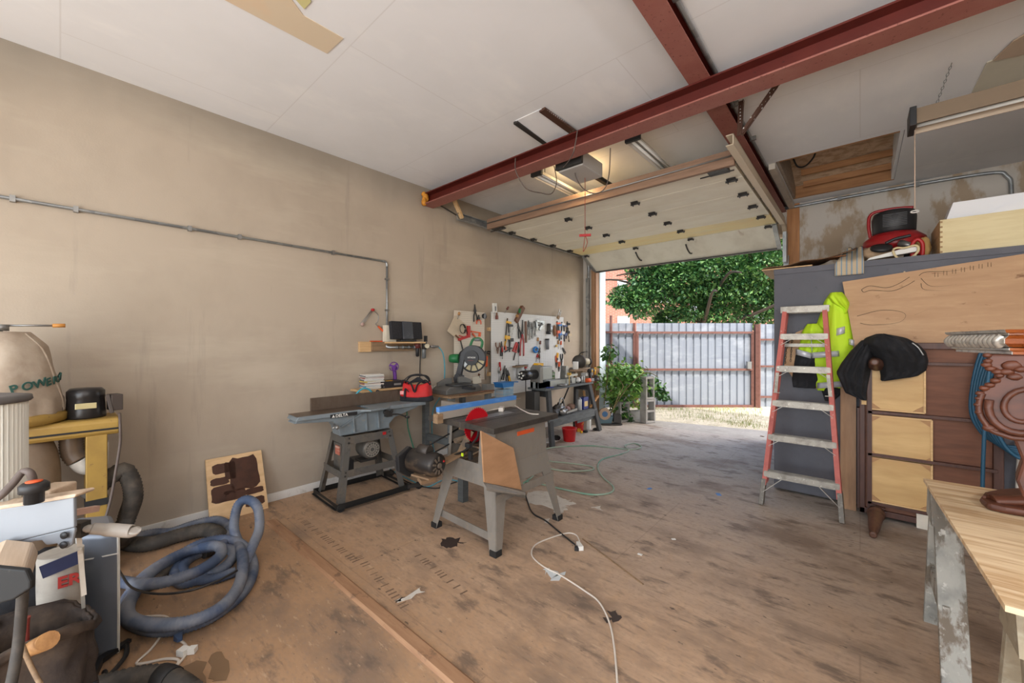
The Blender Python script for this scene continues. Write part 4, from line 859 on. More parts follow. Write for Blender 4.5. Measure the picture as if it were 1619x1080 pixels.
# ================================================================== JUNK ON TOP OF THE BOX
JZ = GZ+.003; 
wb = thing('wooden_crate', 'long pale dovetailed wooden box on top of the grey enclosure', 'box', (1.0, 4.9, JZ))
bx0 = onY(1486, 400, 4.72).x; zc3 = onY(1490, 348, 4.72).z
MB().span((bx0, 4.71, JZ), (bx0+1.0, 4.73, zc3)).build('front_board', mat('pale poplar', (222, 206, 162), .6, layers=[((202, 180, 132), (3, 9, 22), .42, .7, 'noise', .6)]), wb)
m = MB(); m.span((bx0, 4.731, JZ), (bx0+.018, 5.25, zc3)); m.build('end_board', pine, wb)
MB().span((bx0, 5.23, JZ), (bx0+1.0, 5.25, zc3)).build('back_board', pine, wb); MB().span((bx0, 4.73, JZ), (bx0+1.0, 5.23, JZ+.01)).build('bottom', pine, wb)
m = MB()
for k in range(7): m.span((bx0-.001, 4.709, JZ+.015+k*(zc3-JZ)/7), (bx0+.014, 4.712, JZ+.03+k*(zc3-JZ)/7))
m.build('dovetail', plain('dovetail end grain', (168, 134, 92), .7), wb)
styr = mat('white foam board', (232, 232, 234), .7)
def junkbox(name, label, cat, pix, Y0, dep, mt, z=None):
    A = [onY(a, b, Y0) for a, b in pix]; m = MB(); m.quadslab(A, (0, 1, 0), dep); return solo(m, name, mt, label, cat)
zt3 = zc3+.002
s1 = [onY(1497, 333, 4.85), onY(1640, 322, 4.85)]
m = MB(); m.quadslab([(bx0+.04, 4.78, zt3), (bx0+.85, 4.78, zt3), (bx0+.85, 4.78, zt3+.13), (bx0+.08, 4.78, zt3+.14)], (0, 1, 0), .3); solo(m, 'foam_block', styr, 'white foam packing block resting on the pale wooden box', 'foam block')
m = MB(); m.quadslab([(bx0+.25, 4.76, zt3-.0), (bx0+.9, 4.76, zt3), (bx0+.9, 4.76, zt3+.06), (bx0+.36, 4.76, zt3+.055)], (0, -1, 0), .03); solo(m, 'foam_board', styr, 'thin white foam strip lying in front of the foam block', 'foam board')
m = MB(); m.quadslab([(bx0+.5, 4.9, zt3+.145), (bx0+1.0, 4.9, zt3+.145), (bx0+1.0, 4.9, zt3+.29), (bx0+.8, 4.9, zt3+.26)], (0, 1, 0), .02); solo(m, 'drywall_scrap', patchy, 'grey sheet scrap propped above the foam block', 'scrap')
# compressor
cp = thing('air_compressor', 'red pancake air compressor with black shroud on the grey enclosure', 'compressor', (.24, 5.2, JZ))
cc = onY(1413, 380, 5.15); cc.z = JZ
redg = mat('glossy red enamel', (150, 26, 30), .3, layers=[((180, 60, 60), 5, .55, .7, 'noise', .4)])
MB().lathe([(.02, .12), (.16, .12), (.215, .16), (.225, .20), (.215, .25), (.16, .30), (.10, .315)], cc, (0, 0, 1), 32).build('tank', redg, cp)
m = MB(); 
for k in range(4): a = k*pi/2+.6; m.cyl(cc+V((.14*cos(a), .14*sin(a), 0)), cc+V((.14*cos(a), .14*sin(a), .15)), .02, n=10)
m.build('foot', blackr, cp)
MB().lathe([(.13, .30), (.15, .32), (.155, .45), (.14, .50), (.10, .515), (.0, .517)], cc+V((0, 0, 0)), (0, 0, 1), 28).build('shroud', blackp, cp)
m = MB(); m.tube([cc+V((-.16, 0, .28)), cc+V((-.175, 0, .42)), cc+V((-.15, 0, .525)), cc+V((0, 0, .54)), cc+V((.13, 0, .525))], .014, 8); m.build('handle', redg, cp)
m = MB()
for k in range(8): m.span((cc.x-.08, cc.y-.152, JZ+.35+k*.015), (cc.x+.08, cc.y-.15, JZ+.356+k*.015))
m.build('vent', plain('vent slats', (62, 62, 64), .5), cp)
# cloth, tarps, trays
random.seed(9)
def crumple(name, label, cat, c, r, mt, seed, n=26, amp=.35):
    m = MB(); m.ball(c, r, n, 14, lambda d: 1+amp*noise.noise(V((d.x*2.5+seed, d.y*2.5, d.z*3)))+amp*.5*noise.noise(V((d.x*7, d.y*7+seed, d.z*7)))); return solo(m, name, mt, label, cat)
tan_c = mat('crumpled tan canvas', (176, 148, 118), .9, layers=[((138, 110, 84), 9, .45, .7, 'noise', .7)])
def topc(px, py, Y0=4.75): p = onY(px, py, Y0); return p
c = topc(1385, 390, 4.86); crumple('canvas_bag', 'crumpled tan canvas bag between the cardboard and compressor', 'bag', V((c.x, c.y, JZ+.075)), (.13, .14, .07), tan_c, 3)
c = topc(1400, 392, 4.80); m = MB(); m.lathe([(.0, 0), (.07, .0), (.075, .012), (.07, .03), (.0, .032)], V((c.x-.03, 4.74, JZ+.10)), (0.1, -.5, .9), 24); solo(m, 'black_lid', blackp, 'round black lid lying on the tan canvas bag', 'lid')
m = MB(); c0 = onY(1370, 400, 4.7); c1_ = onY(1455, 385, 4.7)
m.quadslab([(c0.x, 4.68, JZ+.01), (c1_.x-.02, 4.68, JZ+.045), (c1_.x-.02, 4.68, JZ+.085), (c1_.x-.12, 4.68, JZ+.075), (c0.x+.02, 4.68, JZ+.03)], (0, 1, 0), .05); solo(m, 'plastic_tray', whitep, 'white plastic tray of parts hanging near the enclosure edge', 'tray')
m = MB(); p_ = [onY(a, b, 4.66) for a, b in ((1412, 396), (1416, 405), (1426, 410), (1442, 406), (1452, 396), (1448, 388), (1430, 392), (1418, 392))]; m.tube(p_, .008, 8, 6, closed=True, cap=False, sq=.5)
for v in m.bm.verts: v.co.y = min(v.co.y, 4.63) if v.co.z < JZ else v.co.y
solo(m, 'webbing_strap', mat('cream webbing', (206, 188, 146), .8), 'looped cream webbing strap hanging over the enclosure edge', 'strap')
m = MB(); c = onY(1442, 384, 4.8); m.tube([(c.x, 4.78, JZ+.02), (c.x+.0, 4.78, JZ+.12), (c.x+.03, 4.78, JZ+.16), (c.x+.06, 4.78, JZ+.12), (c.x+.06, 4.78, JZ+.02)], .014, 8); m.tube([(c.x-.14, 4.8, JZ+.06), (c.x-.04, 4.79, JZ+.08), (c.x+.05, 4.8, JZ+.05)], .02, 8)
solo(m, 'hand_clamp', redp, 'red clamp frame lying beside the pale wooden box', 'clamp')
m = MB(); c = onY(1428, 372, 4.9); m.cyl((c.x-.02, 4.9, JZ+.17), (c.x+.06, 4.86, JZ+.12), .03, .022, 14); solo(m, 'metal_cup', steel, 'small shiny metal cup in front of compressor tank', 'cup')
m = MB(); m.tube([onY(a, b, 4.82) for a, b in ((1400, 385), (1415, 378), (1432, 374), (1440, 372))], .013, 8); solo(m, 'black_handle', blackp, 'curved black handle among clutter before the compressor', 'handle')
c = topc(1466, 375, 4.85); crumple('work_glove', 'tan leather glove tucked between clamp and pale wooden box', 'glove', V((c.x-.02, 4.9, JZ+.10)), (.05, .06, .09), mat('tan leather', (188, 150, 92), .8), 8, 18, .3)
m = MB(); c = topc(1352, 388, 4.8); m.box((c.x, 4.92, JZ+.10), (.28, .12, .025), .1); m.box((c.x+.02, 4.94, JZ+.045), (.3, .2, .085), .05); solo(m, 'metal_box', galv, 'silver metal box behind the striped cloth on the enclosure', 'box')
strp = mat('striped ticking cloth', (206, 190, 160), .9, layers=[((126, 96, 78), (42, 1, 1), .62, .8, 'rings', .8, 'X', 0), ((112, 142, 164), (9, 1, 1), .78, .9, 'rings', .9, 'X', 0)])
q0, q1 = onY(1320, 400, 4.60), onY(1366, 400, 4.60)
m = MB(); m.grid(lambda u, v: V((q0.x+(q1.x-q0.x)*u+.03*(1-v)*0, (4.85-.25*v/.55 if v < .55 else 4.60-.004*(v-.55)), (JZ+.16-.15*v/.55 if v < .55 else JZ+.01-(v-.55)/.45*.15)+.014*sin(u*9)*(1-v))), 24, 16); m2 = m.build('cl', strp, None, solid=.006)
bpy.data.objects.remove(m2)
m = MB(); m.grid(lambda u, v: V((q0.x+(q1.x-q0.x)*(u*(.55+.45*min(1, v*1.6))+.4*(1-min(1, v*1.6))), (4.85-.25*v/.55 if v < .55 else 4.597-.004*(v-.55)), (JZ+.16-.15*v/.55 if v < .55 else JZ+.01-(v-.55)/.45*.125)+.014*sin(u*9)*(1-v))), 24, 16)
solo(m, 'striped_cloth', strp, 'striped blue and tan cloth draped over the enclosure edge', 'cloth', solid=.006)
m = MB(); a_, b_, c_, d_ = onY(1222, 428, 4.7), onY(1345, 418, 4.7), onY(1360, 385, 4.9), onY(1280, 412, 4.9)
m.grid(lambda u, v: V((GX-.09+.70*u, 4.56+.62*v, JZ+.012+.03*abs(sin(u*4+v))*u+.19*(u**1.7)*(.35+.65*v)+.006*sin(u*17))), 26, 14); solo(m, 'cardboard_sheet', cardb, 'curled dark brown cardboard sheet on the enclosure corner by the doorway', 'cardboard', solid=.005)
m = MB(); m.quadslab([(GX-.10, 4.60, JZ+.0), (GX+.30, 4.60, JZ+.0), (GX+.30, 5.3, JZ+.0), (GX-.12, 5.3, JZ)], (0, 0, 1), .010); solo(m, 'board_offcut', pine, 'pale board poking out beneath the dark cardboard sheet', 'board')
m = MB(); m.quadslab([(GX+.25, 4.63, JZ+.05), (GX+.54, 4.63, JZ+.065), (GX+.54, 4.8, JZ+.07), (GX+.25, 4.8, JZ+.055)], (0, 0, 1), .008); solo(m, 'kraft_board', mat('brown kraft', (138, 92, 58), .8), 'small brown kraft board lying by the striped cloth', 'cardboard')
# ================================================================== JOINTER
jm = mat('blue grey machine enamel', (132, 142, 148), .45, .15, layers=[((108, 116, 120), 5, .45, .7, 'noise', .6), ((150, 146, 136), 26, .58, .7, 'noise', .6)])
jst = mat('dusty grey steel stand', (102, 100, 96), .5, .4, layers=[((132, 118, 102), (7, 7, 4), .48, .7, 'noise', .7), ((66, 66, 66), 18, .55, .72, 'noise', .6)])
jtop = mat('brown grey machined iron', (112, 98, 86), .4, .45, layers=[((92, 76, 64), (3, 14, 8), .4, .7, 'noise', .7), ((160, 100, 60), (9, 9, 9), .7, .74, 'noise', .8)])
JR = radians(-3.0)
jt = thing('jointer', 'grey long bed jointer on a splayed steel stand by the left wall', 'jointer', (-3.57, 1.9, 0), JR)
JM = Matrix.Translation((-3.57, 1.9, 0)) @ Matrix.Rotation(JR, 4, 'Z')      # local: x to room, y along wall
def J(): return MB(JM)
# mobile base
m = J(); bx_, by_ = .27, .345
for a, b in (((-bx_, -by_), (bx_, -by_)), ((bx_, -by_), (bx_, by_)), ((bx_, by_), (-bx_, by_)), ((-bx_, by_), (-bx_, -by_))):
    m.bar((a[0], a[1], .045), (b[0], b[1], .045), .004, .045); m.bar((a[0], a[1], .024), (b[0], b[1], .024), .035, .004)
m.build('mobile_base', mat('black perforated angle', (40, 40, 40), .5, .4, layers=[((150, 130, 110), (1, 26, 26), .2, .17, 'dots', .8)]), jt)
m = J()
for x, y in ((bx_-.01, -by_+.03), (-bx_, by_+.10), (bx_, by_+.10)):
    m.cyl((x-.012, y, .032), (x+.022, y, .032), .032, n=18)
m.build('caster', blackr, jt)
m = J()
for x in (-bx_, bx_): m.bar((x, by_-.02, .05), (x+.01, by_+.1, .04), .03, .035); m.cyl((x-.016, by_+.10, .032), (x+.026, by_+.10, .032), .012, n=10)
m.build('caster_arm', dsteel, jt)
# stand legs
TZj = .60
corners = [(sx, sy) for sx in (-1, 1) for sy in (-1, 1)]
def jp(sx, sy, z): t = z/TZj; return V((sx*(.235-.085*t), sy*(.325-.105*t), z))
for sx, sy in corners:
    m = J(); a, b = jp(sx, sy, .05), jp(sx, sy, TZj); m.bar(a+V((0, -sy*.028, 0)), b+V((0, -sy*.022, 0)), .005, .056, up=(0, 1, 0)); m.bar(a+V((-sx*.024, 0, 0)), b+V((-sx*.02, 0, 0)), .048, .005, up=(0, 1, 0)); m.build('leg', jst, jt)
for z, h in ((.565, .07), (.285, .062)):
    for s in (-1, 1):
        m = J(); a, b = jp(s, -1, z), jp(s, 1, z); m.bar(a+V((s*.004, 0, 0)), b+V((s*.004, 0, 0)), .005, h); m.build('stand_rail', jst, jt)
        m = J(); a, b = jp(-1, s, z), jp(1, s, z); m.bar(a+V((0, s*.004, 0)), b+V((0, s*.004, 0)), .005, h); m.build('stand_rail', jst, jt)
m = J()
for sx, sy in corners:
    for z in (.545, .585, .27, .3): p = jp(sx, sy, z)+V((sx*.004, -sy*.03, 0)); m.cyl(p, p+V((sx*.008, 0, 0)), .009, n=8)
m.build('bolt', dsteel, jt)
m = J(); m.box((-.02, -.22, .37), (.16, .012, .30)); m.build('belt_guard', jst, jt)
m = J(); m.box((.0, -.232, .46), (.09, .006, .08)); m.build('warning_label', mat('faded red label', (184, 104, 84), .7, layers=[((206, 186, 168), (3, 3, 60), .5, .6, 'noise', .8)]), jt)
m = J(); m.box((.0, -.16, .31), (.13, .10, .10)); m.build('motor_plate', blackp, jt)
# motor
m = J(); m.lathe([(.03, -.10), (.085, -.09), (.092, -.05), (.092, .05), (.086, .075), (.07, .085)], (.02, .05, .43), (1, 0, 0), 28); m.build('motor', jst, jt)
m = J()
for k in range(14): a = 2*pi*k/14; m.bar((.107, .05+.02*cos(a), .43+.02*sin(a)), (.107, .05+.066*cos(a), .43+.066*sin(a)), .005, .004, up=(1, 0, 0))
for r in (.022, .045, .068): m.tube([(.107, .05+r*cos(t), .43+r*sin(t)) for t in [2*pi*k/16 for k in range(16)]], .003, 5, 2, closed=True, cap=False)
m.build('fan_grille', mat('dusty light grille', (150, 144, 134), .5), jt)
m = J(); m.box((.0, .04, .325), (.12, .16, .02)); m.build('motor_mount', dsteel, jt)
m = J(); m.box((.165, .14, .578), (.014, .03, .026)); m.build('switch', redp, jt)
# body casting
m = J(); m.prism([(-.24, .60), (.24, .60), (.24, .64), (.30, .70), (.55, .765), (.60, .80), (-.58, .80), (-.62, .765), (-.30, .74), (-.26, .68)], (-.09, 0, 0), (0, 1, 0), (0, 0, 1), .17)
m.build('bed_casting', jm, jt, bevel=.006)
m = J(); m.prism([(-.62, 0), (-.03, 0), (-.03, .035), (-.60, .035)], (-.105, 0, .79), (0, 1, 0), (0, 0, 1), .23); m.build('infeed_table', jm, jt, bevel=.003)
m = J(); m.box((.01, -.32, .8265), (.215, .585, .003)); m.build('table_surface', jtop, jt)
m = J(); m.box((.01, .33, .807), (.23, .60, .036)); m.build('outfeed_table', jm, jt, bevel=.003)
m = J()
for y in (-.12, .0, .12): m.prism([(0, .62), (.03, .62), (.006, .78), (0, .78)], (.085, y, 0), (1, 0, 0), (0, 0, 1), .012)
m.bar((.088, -.24, .68), (.088, -.05, .775), .012, .014); m.build('casting_rib', jm, jt)
m = J(); m.prism([(-.10, 0), (.20, 0), (.20, .07), (.15, .11), (-.02, .12), (-.09, .07)], (.10, .0, .826), (0, 1, 0), (1, 0, 0), .014); m.build('cutter_guard', jm, jt, bevel=.003)
m = J(); m.box((-.105, .0, .885), (.02, .86, .115)); m.build('fence', jtop, jt, bevel=.003)
m = J(); m.box((-.15, .02, .86), (.07, .16, .05)); m.box((-.16, .02, .82), (.05, .10, .06)); m.build('fence_bracket', jm, jt)
m = J(); m.tube([(.12, .20, .74), (.14, .30, .735), (.14, .38, .70)], .007, 8); m.cyl((.14, .38, .70), (.14, .42, .69), .014, n=12); m.cyl((.13, .24, .76), (.13, .24, .785), .010); m.build('adjust_lever', dsteel, jt)
m = J(); m.box((.13, .20, .75), (.05, .06, .05)); m.cyl((.13, .17, .77), (.16, .17, .77), .025, n=14); m.build('table_lock', dsteel, jt)
m = J(); m.cyl((.10, -.30, .715), (.16, -.30, .70), .012); m.ball((.16, -.30, .70), .018); m.cyl((.13, -.30, .705), (.13, -.33, .69), .008); m.build('lock_lever', steel, jt)
wx = JM @ V((.1268, -.30, .775)); d1 = (JM.to_3x3() @ V((0, 1, 0)))
m = J(); m.prism([(-.345, .781), (-.105, .781), (-.105, .812), (-.345, .812)], (.1255, 0, 0), (0, 1, 0), (0, 0, 1), .0012); m.build('name_plate', blackp, jt)
text('DELTA', .036, JM @ V((.1272, -.30, .784)), d1, (0, 0, 1), whitep, jt, bold=.0008)
m = J(); m.prism([(-.332, .784), (-.305, .784), (-.3185, .808)], (.1268, 0, 0), (0, 1, 0), (0, 0, 1), .001); m.build('logo_triangle', whitep, jt)
# red tool bag on the outfeed table
redc = mat('red tool bag canvas', (196, 34, 34), .7, layers=[((150, 22, 24), 6, .45, .7, 'noise', .6)])
bc = JM @ V((0, .60, .826)); bag = thing('tool_bag', 'open red and black tool bag sitting on the end of the jointer', 'bag', bc, radians(35))
BM = Matrix.Translation(bc) @ Matrix.Rotation(radians(30), 4, 'Z')
def bagfn(lo, hi, seed=0, sc=1):
    def f(u, v):
        z = lo+(hi-lo)*v; a = 2*pi*u; t = z/.2; wx_ = (.17*(1-.18*t))*sc; wy = (.10*(1-.60*t*t))*sc; c, s = cos(a), sin(a)
        x = wx_*abs(c)**.6*(1 if c > 0 else -1); y = wy*abs(s)**.6*(1 if s > 0 else -1)
        k = 1+.06*noise.noise(V((c*2+seed, s*2, z*14)))
        return V((x*k, y*k, z+.016*t*cos(2*a)))
    return f
m = MB(BM); m.grid(bagfn(.045, .185, 1), 36, 10, True); m.build('body', redc, bag, solid=.004)
m = MB(BM); m.grid(bagfn(0, .05, 1, 1.02), 36, 4, True, True); m.build('base', blackc, bag)
m = MB(BM)
m.tube([(-.15, -.02, .16), (-.12, -.07, .215), (-.03, -.085, .185), (.02, -.10, .10), (.05, -.085, .18), (.12, -.06, .22), (.15, -.01, .17)], .013, 8, 6, sq=.6)
m.tube([(-.15, .0, .16), (-.10, .05, .245), (0, .06, .262), (.10, .05, .245), (.15, .0, .17)], .013, 8, 6, sq=.6); m.build('rim', blackc, bag)
m = MB(BM); m.grid(lambda u, v: V((-.12+.24*u, .05-.02*v, .10+.15*v*(1-.5*abs(u-.5)*2))), 12, 6); m.build('flap', blackc, bag, solid=.006)
m = MB(BM); m.tube([(-.13, -.06, .20), (-.07, -.02, .262), (.04, .02, .275), (.13, .0, .22)], .006, 6); m.build('zip_frame', blackp, bag)
m = MB(BM); m.tube([(-.09, -.105, .03), (-.085, -.105, .10), (-.06, -.13, .135), (-.03, -.125, .10)], .012, 6, sq=.35)
m.build('strap', blackc, bag)
m = MB(BM); m.box((-.12, -.099, .09), (.045, .004, .035)); m.build('patch', mat('pale red patch', (226, 150, 146), .7), bag)
m = MB(BM); m.ball((.0, 0, .15), (.10, .03, .04), 12, 8, lambda d: 1+.3*noise.noise(d*4)); m.build('contents', oldwood, bag)
# ================================================================== small wall table behind with books, box, fan
p = onX(596, 624, -3.72); TT = .955
tb = thing('wall_table', 'small board table against the wall behind the jointer', 'table', (-3.85, 2.35, 0))
y0_, y1_ = onX(559, 612, -3.92).y, 2.72
MB().span((WX+.02, y0_, TT-.02), (-3.74, y1_, TT)).build('tabletop', pine, tb, bevel=.003)
for y in (y0_+.05, y1_-.05): MB().bar((WX+.01, y, TT-.2), (-3.76, y, TT-.02), .02, .02).build('bracket', dsteel, tb)
random.seed(21); by0 = onX(575, 600, -3.85).y; zz_ = TT
cols = [((170, 160, 150), 'grey'), ((196, 186, 168), 'cream'), ((96, 130, 160), 'blue'), ((210, 206, 198), 'white'), ((176, 120, 80), 'tan'), ((120, 90, 110), 'plum'), ((200, 176, 90), 'yellow'), ((90, 92, 96), 'charcoal'), ((205, 200, 190), 'ivory'), ((150, 60, 60), 'red'), ((188, 182, 172), 'stone'), ((110, 112, 118), 'slate'), ((226, 222, 214), 'pale')]
stk_c = V((-3.87, by0+.10, 0))
for i, (c, nm) in enumerate(cols):
    h = .009+.006*random.random(); r = random.uniform(-.25, .12)
    t = thing('magazine', '%s magazine, %s the stack at left on the wall table' % (nm, ['lying at the bottom of', 'second from the bottom of', 'third from the bottom of', 'fourth from the bottom of', 'fifth from the bottom of', 'sixth from the bottom of', 'seventh from the bottom of', 'sixth from the top of', 'fifth from the top of', 'fourth from the top of', 'third from the top of', 'second from the top of', 'topmost on'][i]), 'magazine', (stk_c.x, stk_c.y, zz_), r, 'magazines on the wall table')
    RM = Matrix.Translation((stk_c.x+random.uniform(-.008, .008), stk_c.y, zz_)) @ Matrix.Rotation(r, 4, 'Z')
    MB(RM).box((0, 0, h/2), (.155, .20, h-.002)).build('cover', plain('magazine cover '+nm, c, .5, 0, .2), t)
    MB(RM).box((.002, 0.002, h/2), (.156, .197, h-.005)).build('pages', whitep, t); zz_ += h
bx1 = onX(628, 600, -3.84); m = MB(); kb = thing('cardboard_box', 'black cardboard box with small yellow label on the wall table', 'box', (-3.85, bx1.y-.12, TT), -.12)
KM = Matrix.Translation((-3.86, bx1.y-.10, TT)) @ Matrix.Rotation(-.10, 4, 'Z'); MB(KM).box((0, 0, .037), (.20, .25, .07)).build('carton', blackp, kb, bevel=.002)
MB(KM).box((.06, -.02, .0735), (.05, .07, .002)).build('label', yellowp, kb)
MB(KM).box((.1005, .06, .035), (.001, .08, .02)).build('label', plain('grey print', (130, 126, 122)), kb)
MB(KM).box((.02, 0.0, .0), (.001, .001, .001)).build('x', blackp, None); bpy.data.objects.remove(bpy.data.objects['x'])
m = MB(); m.box((-3.85, by0+.18, TT+.003), (.16, .40, .006), .12)
fp_ = onX(621, 600, -3.93); fn_ = thing('hand_fan', 'small purple handheld fan standing on the black box', 'fan', (-3.90, fp_.y, TT+.072))
fy, fz0 = fp_.y, TT+.073
MB().tube([(-3.9, fy+.01, fz0), (-3.9, fy+.008, fz0+.05), (-3.9, fy, fz0+.11)], .021, 10).build('handle', purplep, fn_)
m = MB(); m.lathe([(.012, -.03), (.028, -.02), (.03, .02), (.01, .03)], (-3.9, fy, fz0+.13), (1, -.4, 0), 14); m.build('motor_housing', purplep, fn_)
m = MB(); c = V((-3.875, fy-.02, fz0+.145)); a_, u_ = frame(V((1, -.4, 0)))
m.tube([c+a_*.048*cos(t)+u_*.048*sin(t) for t in [2*pi*k/12 for k in range(12)]], .005, 6, 2, closed=True, cap=False)
for k in range(3): t = 2*pi*k/3+.4; m.bar(c, c+a_*.046*cos(t)+u_*.046*sin(t), .022, .003, up=(1, -.4, 0))
m.build('fan_ring', purplep, fn_)
m = MB(); q = [onX(a, b, -3.72) for a, b in ((562, 625), (568, 618), (577, 614), (586, 618), (590, 627))]; m.tube(q, .009, 6); solo(m, 'air_tube', plain('cyan tube', (70, 170, 190), .4), 'cyan plastic tube looping over the edge of the wall table', 'tube')
m = MB(); q = onX(597, 619, -3.72); m.ball(q+V((0, 0, -.0)), .018); solo(m, 'black_knob', blackp, 'small black knob on the edge of the wall table', 'knob')
# ================================================================== radio shelf, air fittings, paint roller
rs = thing('wall_shelf', 'small timber wall shelf block with a board carrying the radio', 'shelf', (-3.95, 2.4, 1.35))
za, zb_ = onX(600, 542, -3.96).z, onX(600, 554, -3.96).z
yb = [onX(a, 548, -3.97).y for a in (569, 587, 653)]
MB().span((WX+.001, yb[0], zb_-.015), (WX+.04, yb[1], za+.012)).build('backing_block', pine, rs, bevel=.002)
MB().span((WX+.001, yb[1]+.002, zb_-.01), (WX+.055, yb[2], za+.008)).build('backing_board', oldwood, rs, bevel=.002)
sy0, sy1 = onX(616, 541, -3.85).y, onX(669, 541, -3.85).y; sz = onX(640, 540.5, -3.82).z
MB().span((WX+.002, sy0, sz-.018), (-3.80, sy1, sz)).build('shelf_board', pine, rs, bevel=.002)
rad = thing('radio', 'black tabletop radio with a grey centre panel on the wall shelf', 'radio', (-3.86, (sy0+sy1)/2, sz))
ry0, ry1 = onX(623, 525, -3.80).y, onX(667, 525, -3.86).y; rt = onX(640, 508, -3.82).z
RR = Matrix.Translation((-3.86, (ry0+ry1)/2, sz)) @ Matrix.Rotation(radians(6), 4, 'Z') @ Matrix.Rotation(radians(-6), 4, 'Y')
L_ = ry1-ry0+.02; H_ = rt-sz
for s in (-1, 1): MB(RR).box((0, s*L_*.335, H_*.56), (.05, L_*.33, H_*.86)).build('speaker', mat('black speaker cloth', (34, 34, 38), .85, layers=[((52, 52, 58), 60, .5, .6, 'noise', .5)]), rad, bevel=.004)
MB(RR).box((.004, 0, H_*.56), (.06, L_*.335, H_*.87)).build('centre_panel', mat('dusty grey panel', (62, 64, 70), .35, layers=[((110, 110, 114), 9, .5, .7, 'noise', .6)]), rad, bevel=.003)
MB(RR).box((-.01, 0, .012), (.10, L_*.5, .022)).build('base', blackp, rad, bevel=.003)
m = MB(); m.span((WX+.03, ry0-.03, sz+.001), (-3.90, ry0+.09, sz+H_*.8)); solo(m, 'cream_box', plain('cream plastic', (212, 204, 186)), 'cream plastic box tucked behind the left of the radio', 'box')
m = MB(); m.span((-3.83, ry1+.005, sz), (-3.80, ry1+.035, sz+.07)); solo(m, 'spray_nozzle', blackp, 'small black bottle beside the radio at shelf end', 'bottle')
m = MB(); m.span((WX+.005, yb[1], za+.010), (WX+.03, yb[1]+.16, za+.022)); solo(m, 'folding_knife', orangep, 'orange handled tool lying on the wall shelf block', 'tool')
af = thing('air_line', 'galvanised air pipe with regulator and filter under the radio shelf', 'pipe', (-3.93, 2.5, 1.3))
pz = onX(640, 549, -3.9).z; ya, ye = onX(613, 548, -3.94).y, onX(658, 548, -3.90).y
m = MB(); m.tube([(WX+.03, ya, pz+.06), (WX+.05, ya, pz+.01), (WX+.08, ya+.03, pz)], .016, 10); m.cyl((WX+.08, ya+.02, pz), (WX+.08, ye, pz), .013, n=10)
for k in range(4): y = ya+.1+k*(ye-ya-.1)/3.2; m.cyl((WX+.08, y, pz), (WX+.08, y+.025, pz), .019, n=8)
m.build('pipe', galv, af)
def cyl2(nm, px, py0, py1, r, mt): a, b = onX(px, py0, WX+.09), onX(px, py1, WX+.09); m = MB(); m.lathe([(r*.9, 0), (r, .01), (r, (a.z-b.z)*.92), (r*.35, (a.z-b.z))], a, (0, 0, -1), 14); m.build(nm, mt, af)
cyl2('regulator_body', 660, 543, 551, .036, mat('dark red regulator', (104, 44, 38), .5)); cyl2('filter_bowl', 660, 550, 564, .021, blackp); cyl2('filter_bowl', 670, 552, 567, .026, plain('smoky grey bowl', (110, 112, 112), .3)); cyl2('regulator_body', 671, 541, 553, .03, dsteel)
m = MB(); g = onX(675, 547, WX+.13); m.cyl(g, g+V((.02, -.01, 0)), .027, n=16); m.build('pressure_gauge', plain('brassy white gauge', (206, 196, 168), .3), af)
m = MB(); a, b = onX(680, 548, WX+.12), onX(693, 548, WX+.12); m.cyl(a, b, .014, n=10); m.cyl(a.lerp(b, .3), a.lerp(b, .55), .020, n=10); m.build('coupler', steel, af)
ghose = plain('pale green air hose', (120, 164, 150), .5, 0, .3); those = plain('cyan air hose', (84, 160, 178), .45, 0, .3)
m = MB(); q = [(693, 548, -3.9), (700, 558, -3.88), (703, 578, -3.90), (702, 605, -3.93), (697, 625, -3.93), (686, 645, -3.93), (683, 665, -3.94), (684, 700, -3.94), (690, 730, -3.92)]; m.tube([onX(a, b, c) for a, b, c in q], .008, 7); solo(m, 'air_hose', those, 'cyan air hose dropping from the coupler down the wall', 'hose')
m = MB(); q = [(643, 645, -3.98), (645, 675, -3.98), (650, 695, -3.98), (655, 712, -3.97), (662, 730, -3.95)]; m.tube([onX(a, b, c) for a, b, c in q], .007, 7); solo(m, 'air_hose', plain('green air hose', (70, 150, 120), .5, 0, .2), 'green air hose hanging on the wall below the red tool bag', 'hose')
m = MB(); q = [(665, 550, WX+.03), (664, 580, WX+.012), (664, 605, WX+.012), (666, 625, WX+.012), (668, 640, WX+.012)]; m.tube([onX(a, b, c) for a, b, c in q], .006, 6); solo(m, 'cable', cordb, 'dark cable hanging below the regulator on the wall', 'cable')
ro = thing('paint_roller', 'wire paint roller frame with an orange handle hung on the wall', 'paint roller', onX(597, 500, WX+.02))
def rw(a, b): return onX(a, b, WX+.03)
m = MB(); m.tube([rw(590, 491), rw(598, 498), rw(597, 509), rw(594, 512), rw(598, 516)], .004, 6, 4)
for k in (-2, 0, 3): m.tube([rw(589+k*.6, 490), rw(572+k, 512)], .003, 5, 0)
m.build('wire_frame', steel, ro)
m = MB(); m.ball(rw(589.5, 490), (.02, .022, .016)); m.build('end_cap', redp, ro); m = MB(); m.ball(rw(573, 513), (.018, .02, .02)); m.build('roller_end', plain('dull pink cap', (180, 150, 140)), ro)
MB().tube([rw(598, 516), rw(604, 522), rw(611, 529)], .012, 8).build('handle', orangep, ro)
MB().cyl(rw(589, 489), rw(589, 489)-V((.03, 0, 0)), .003, n=6).build('nail', steel, ro)
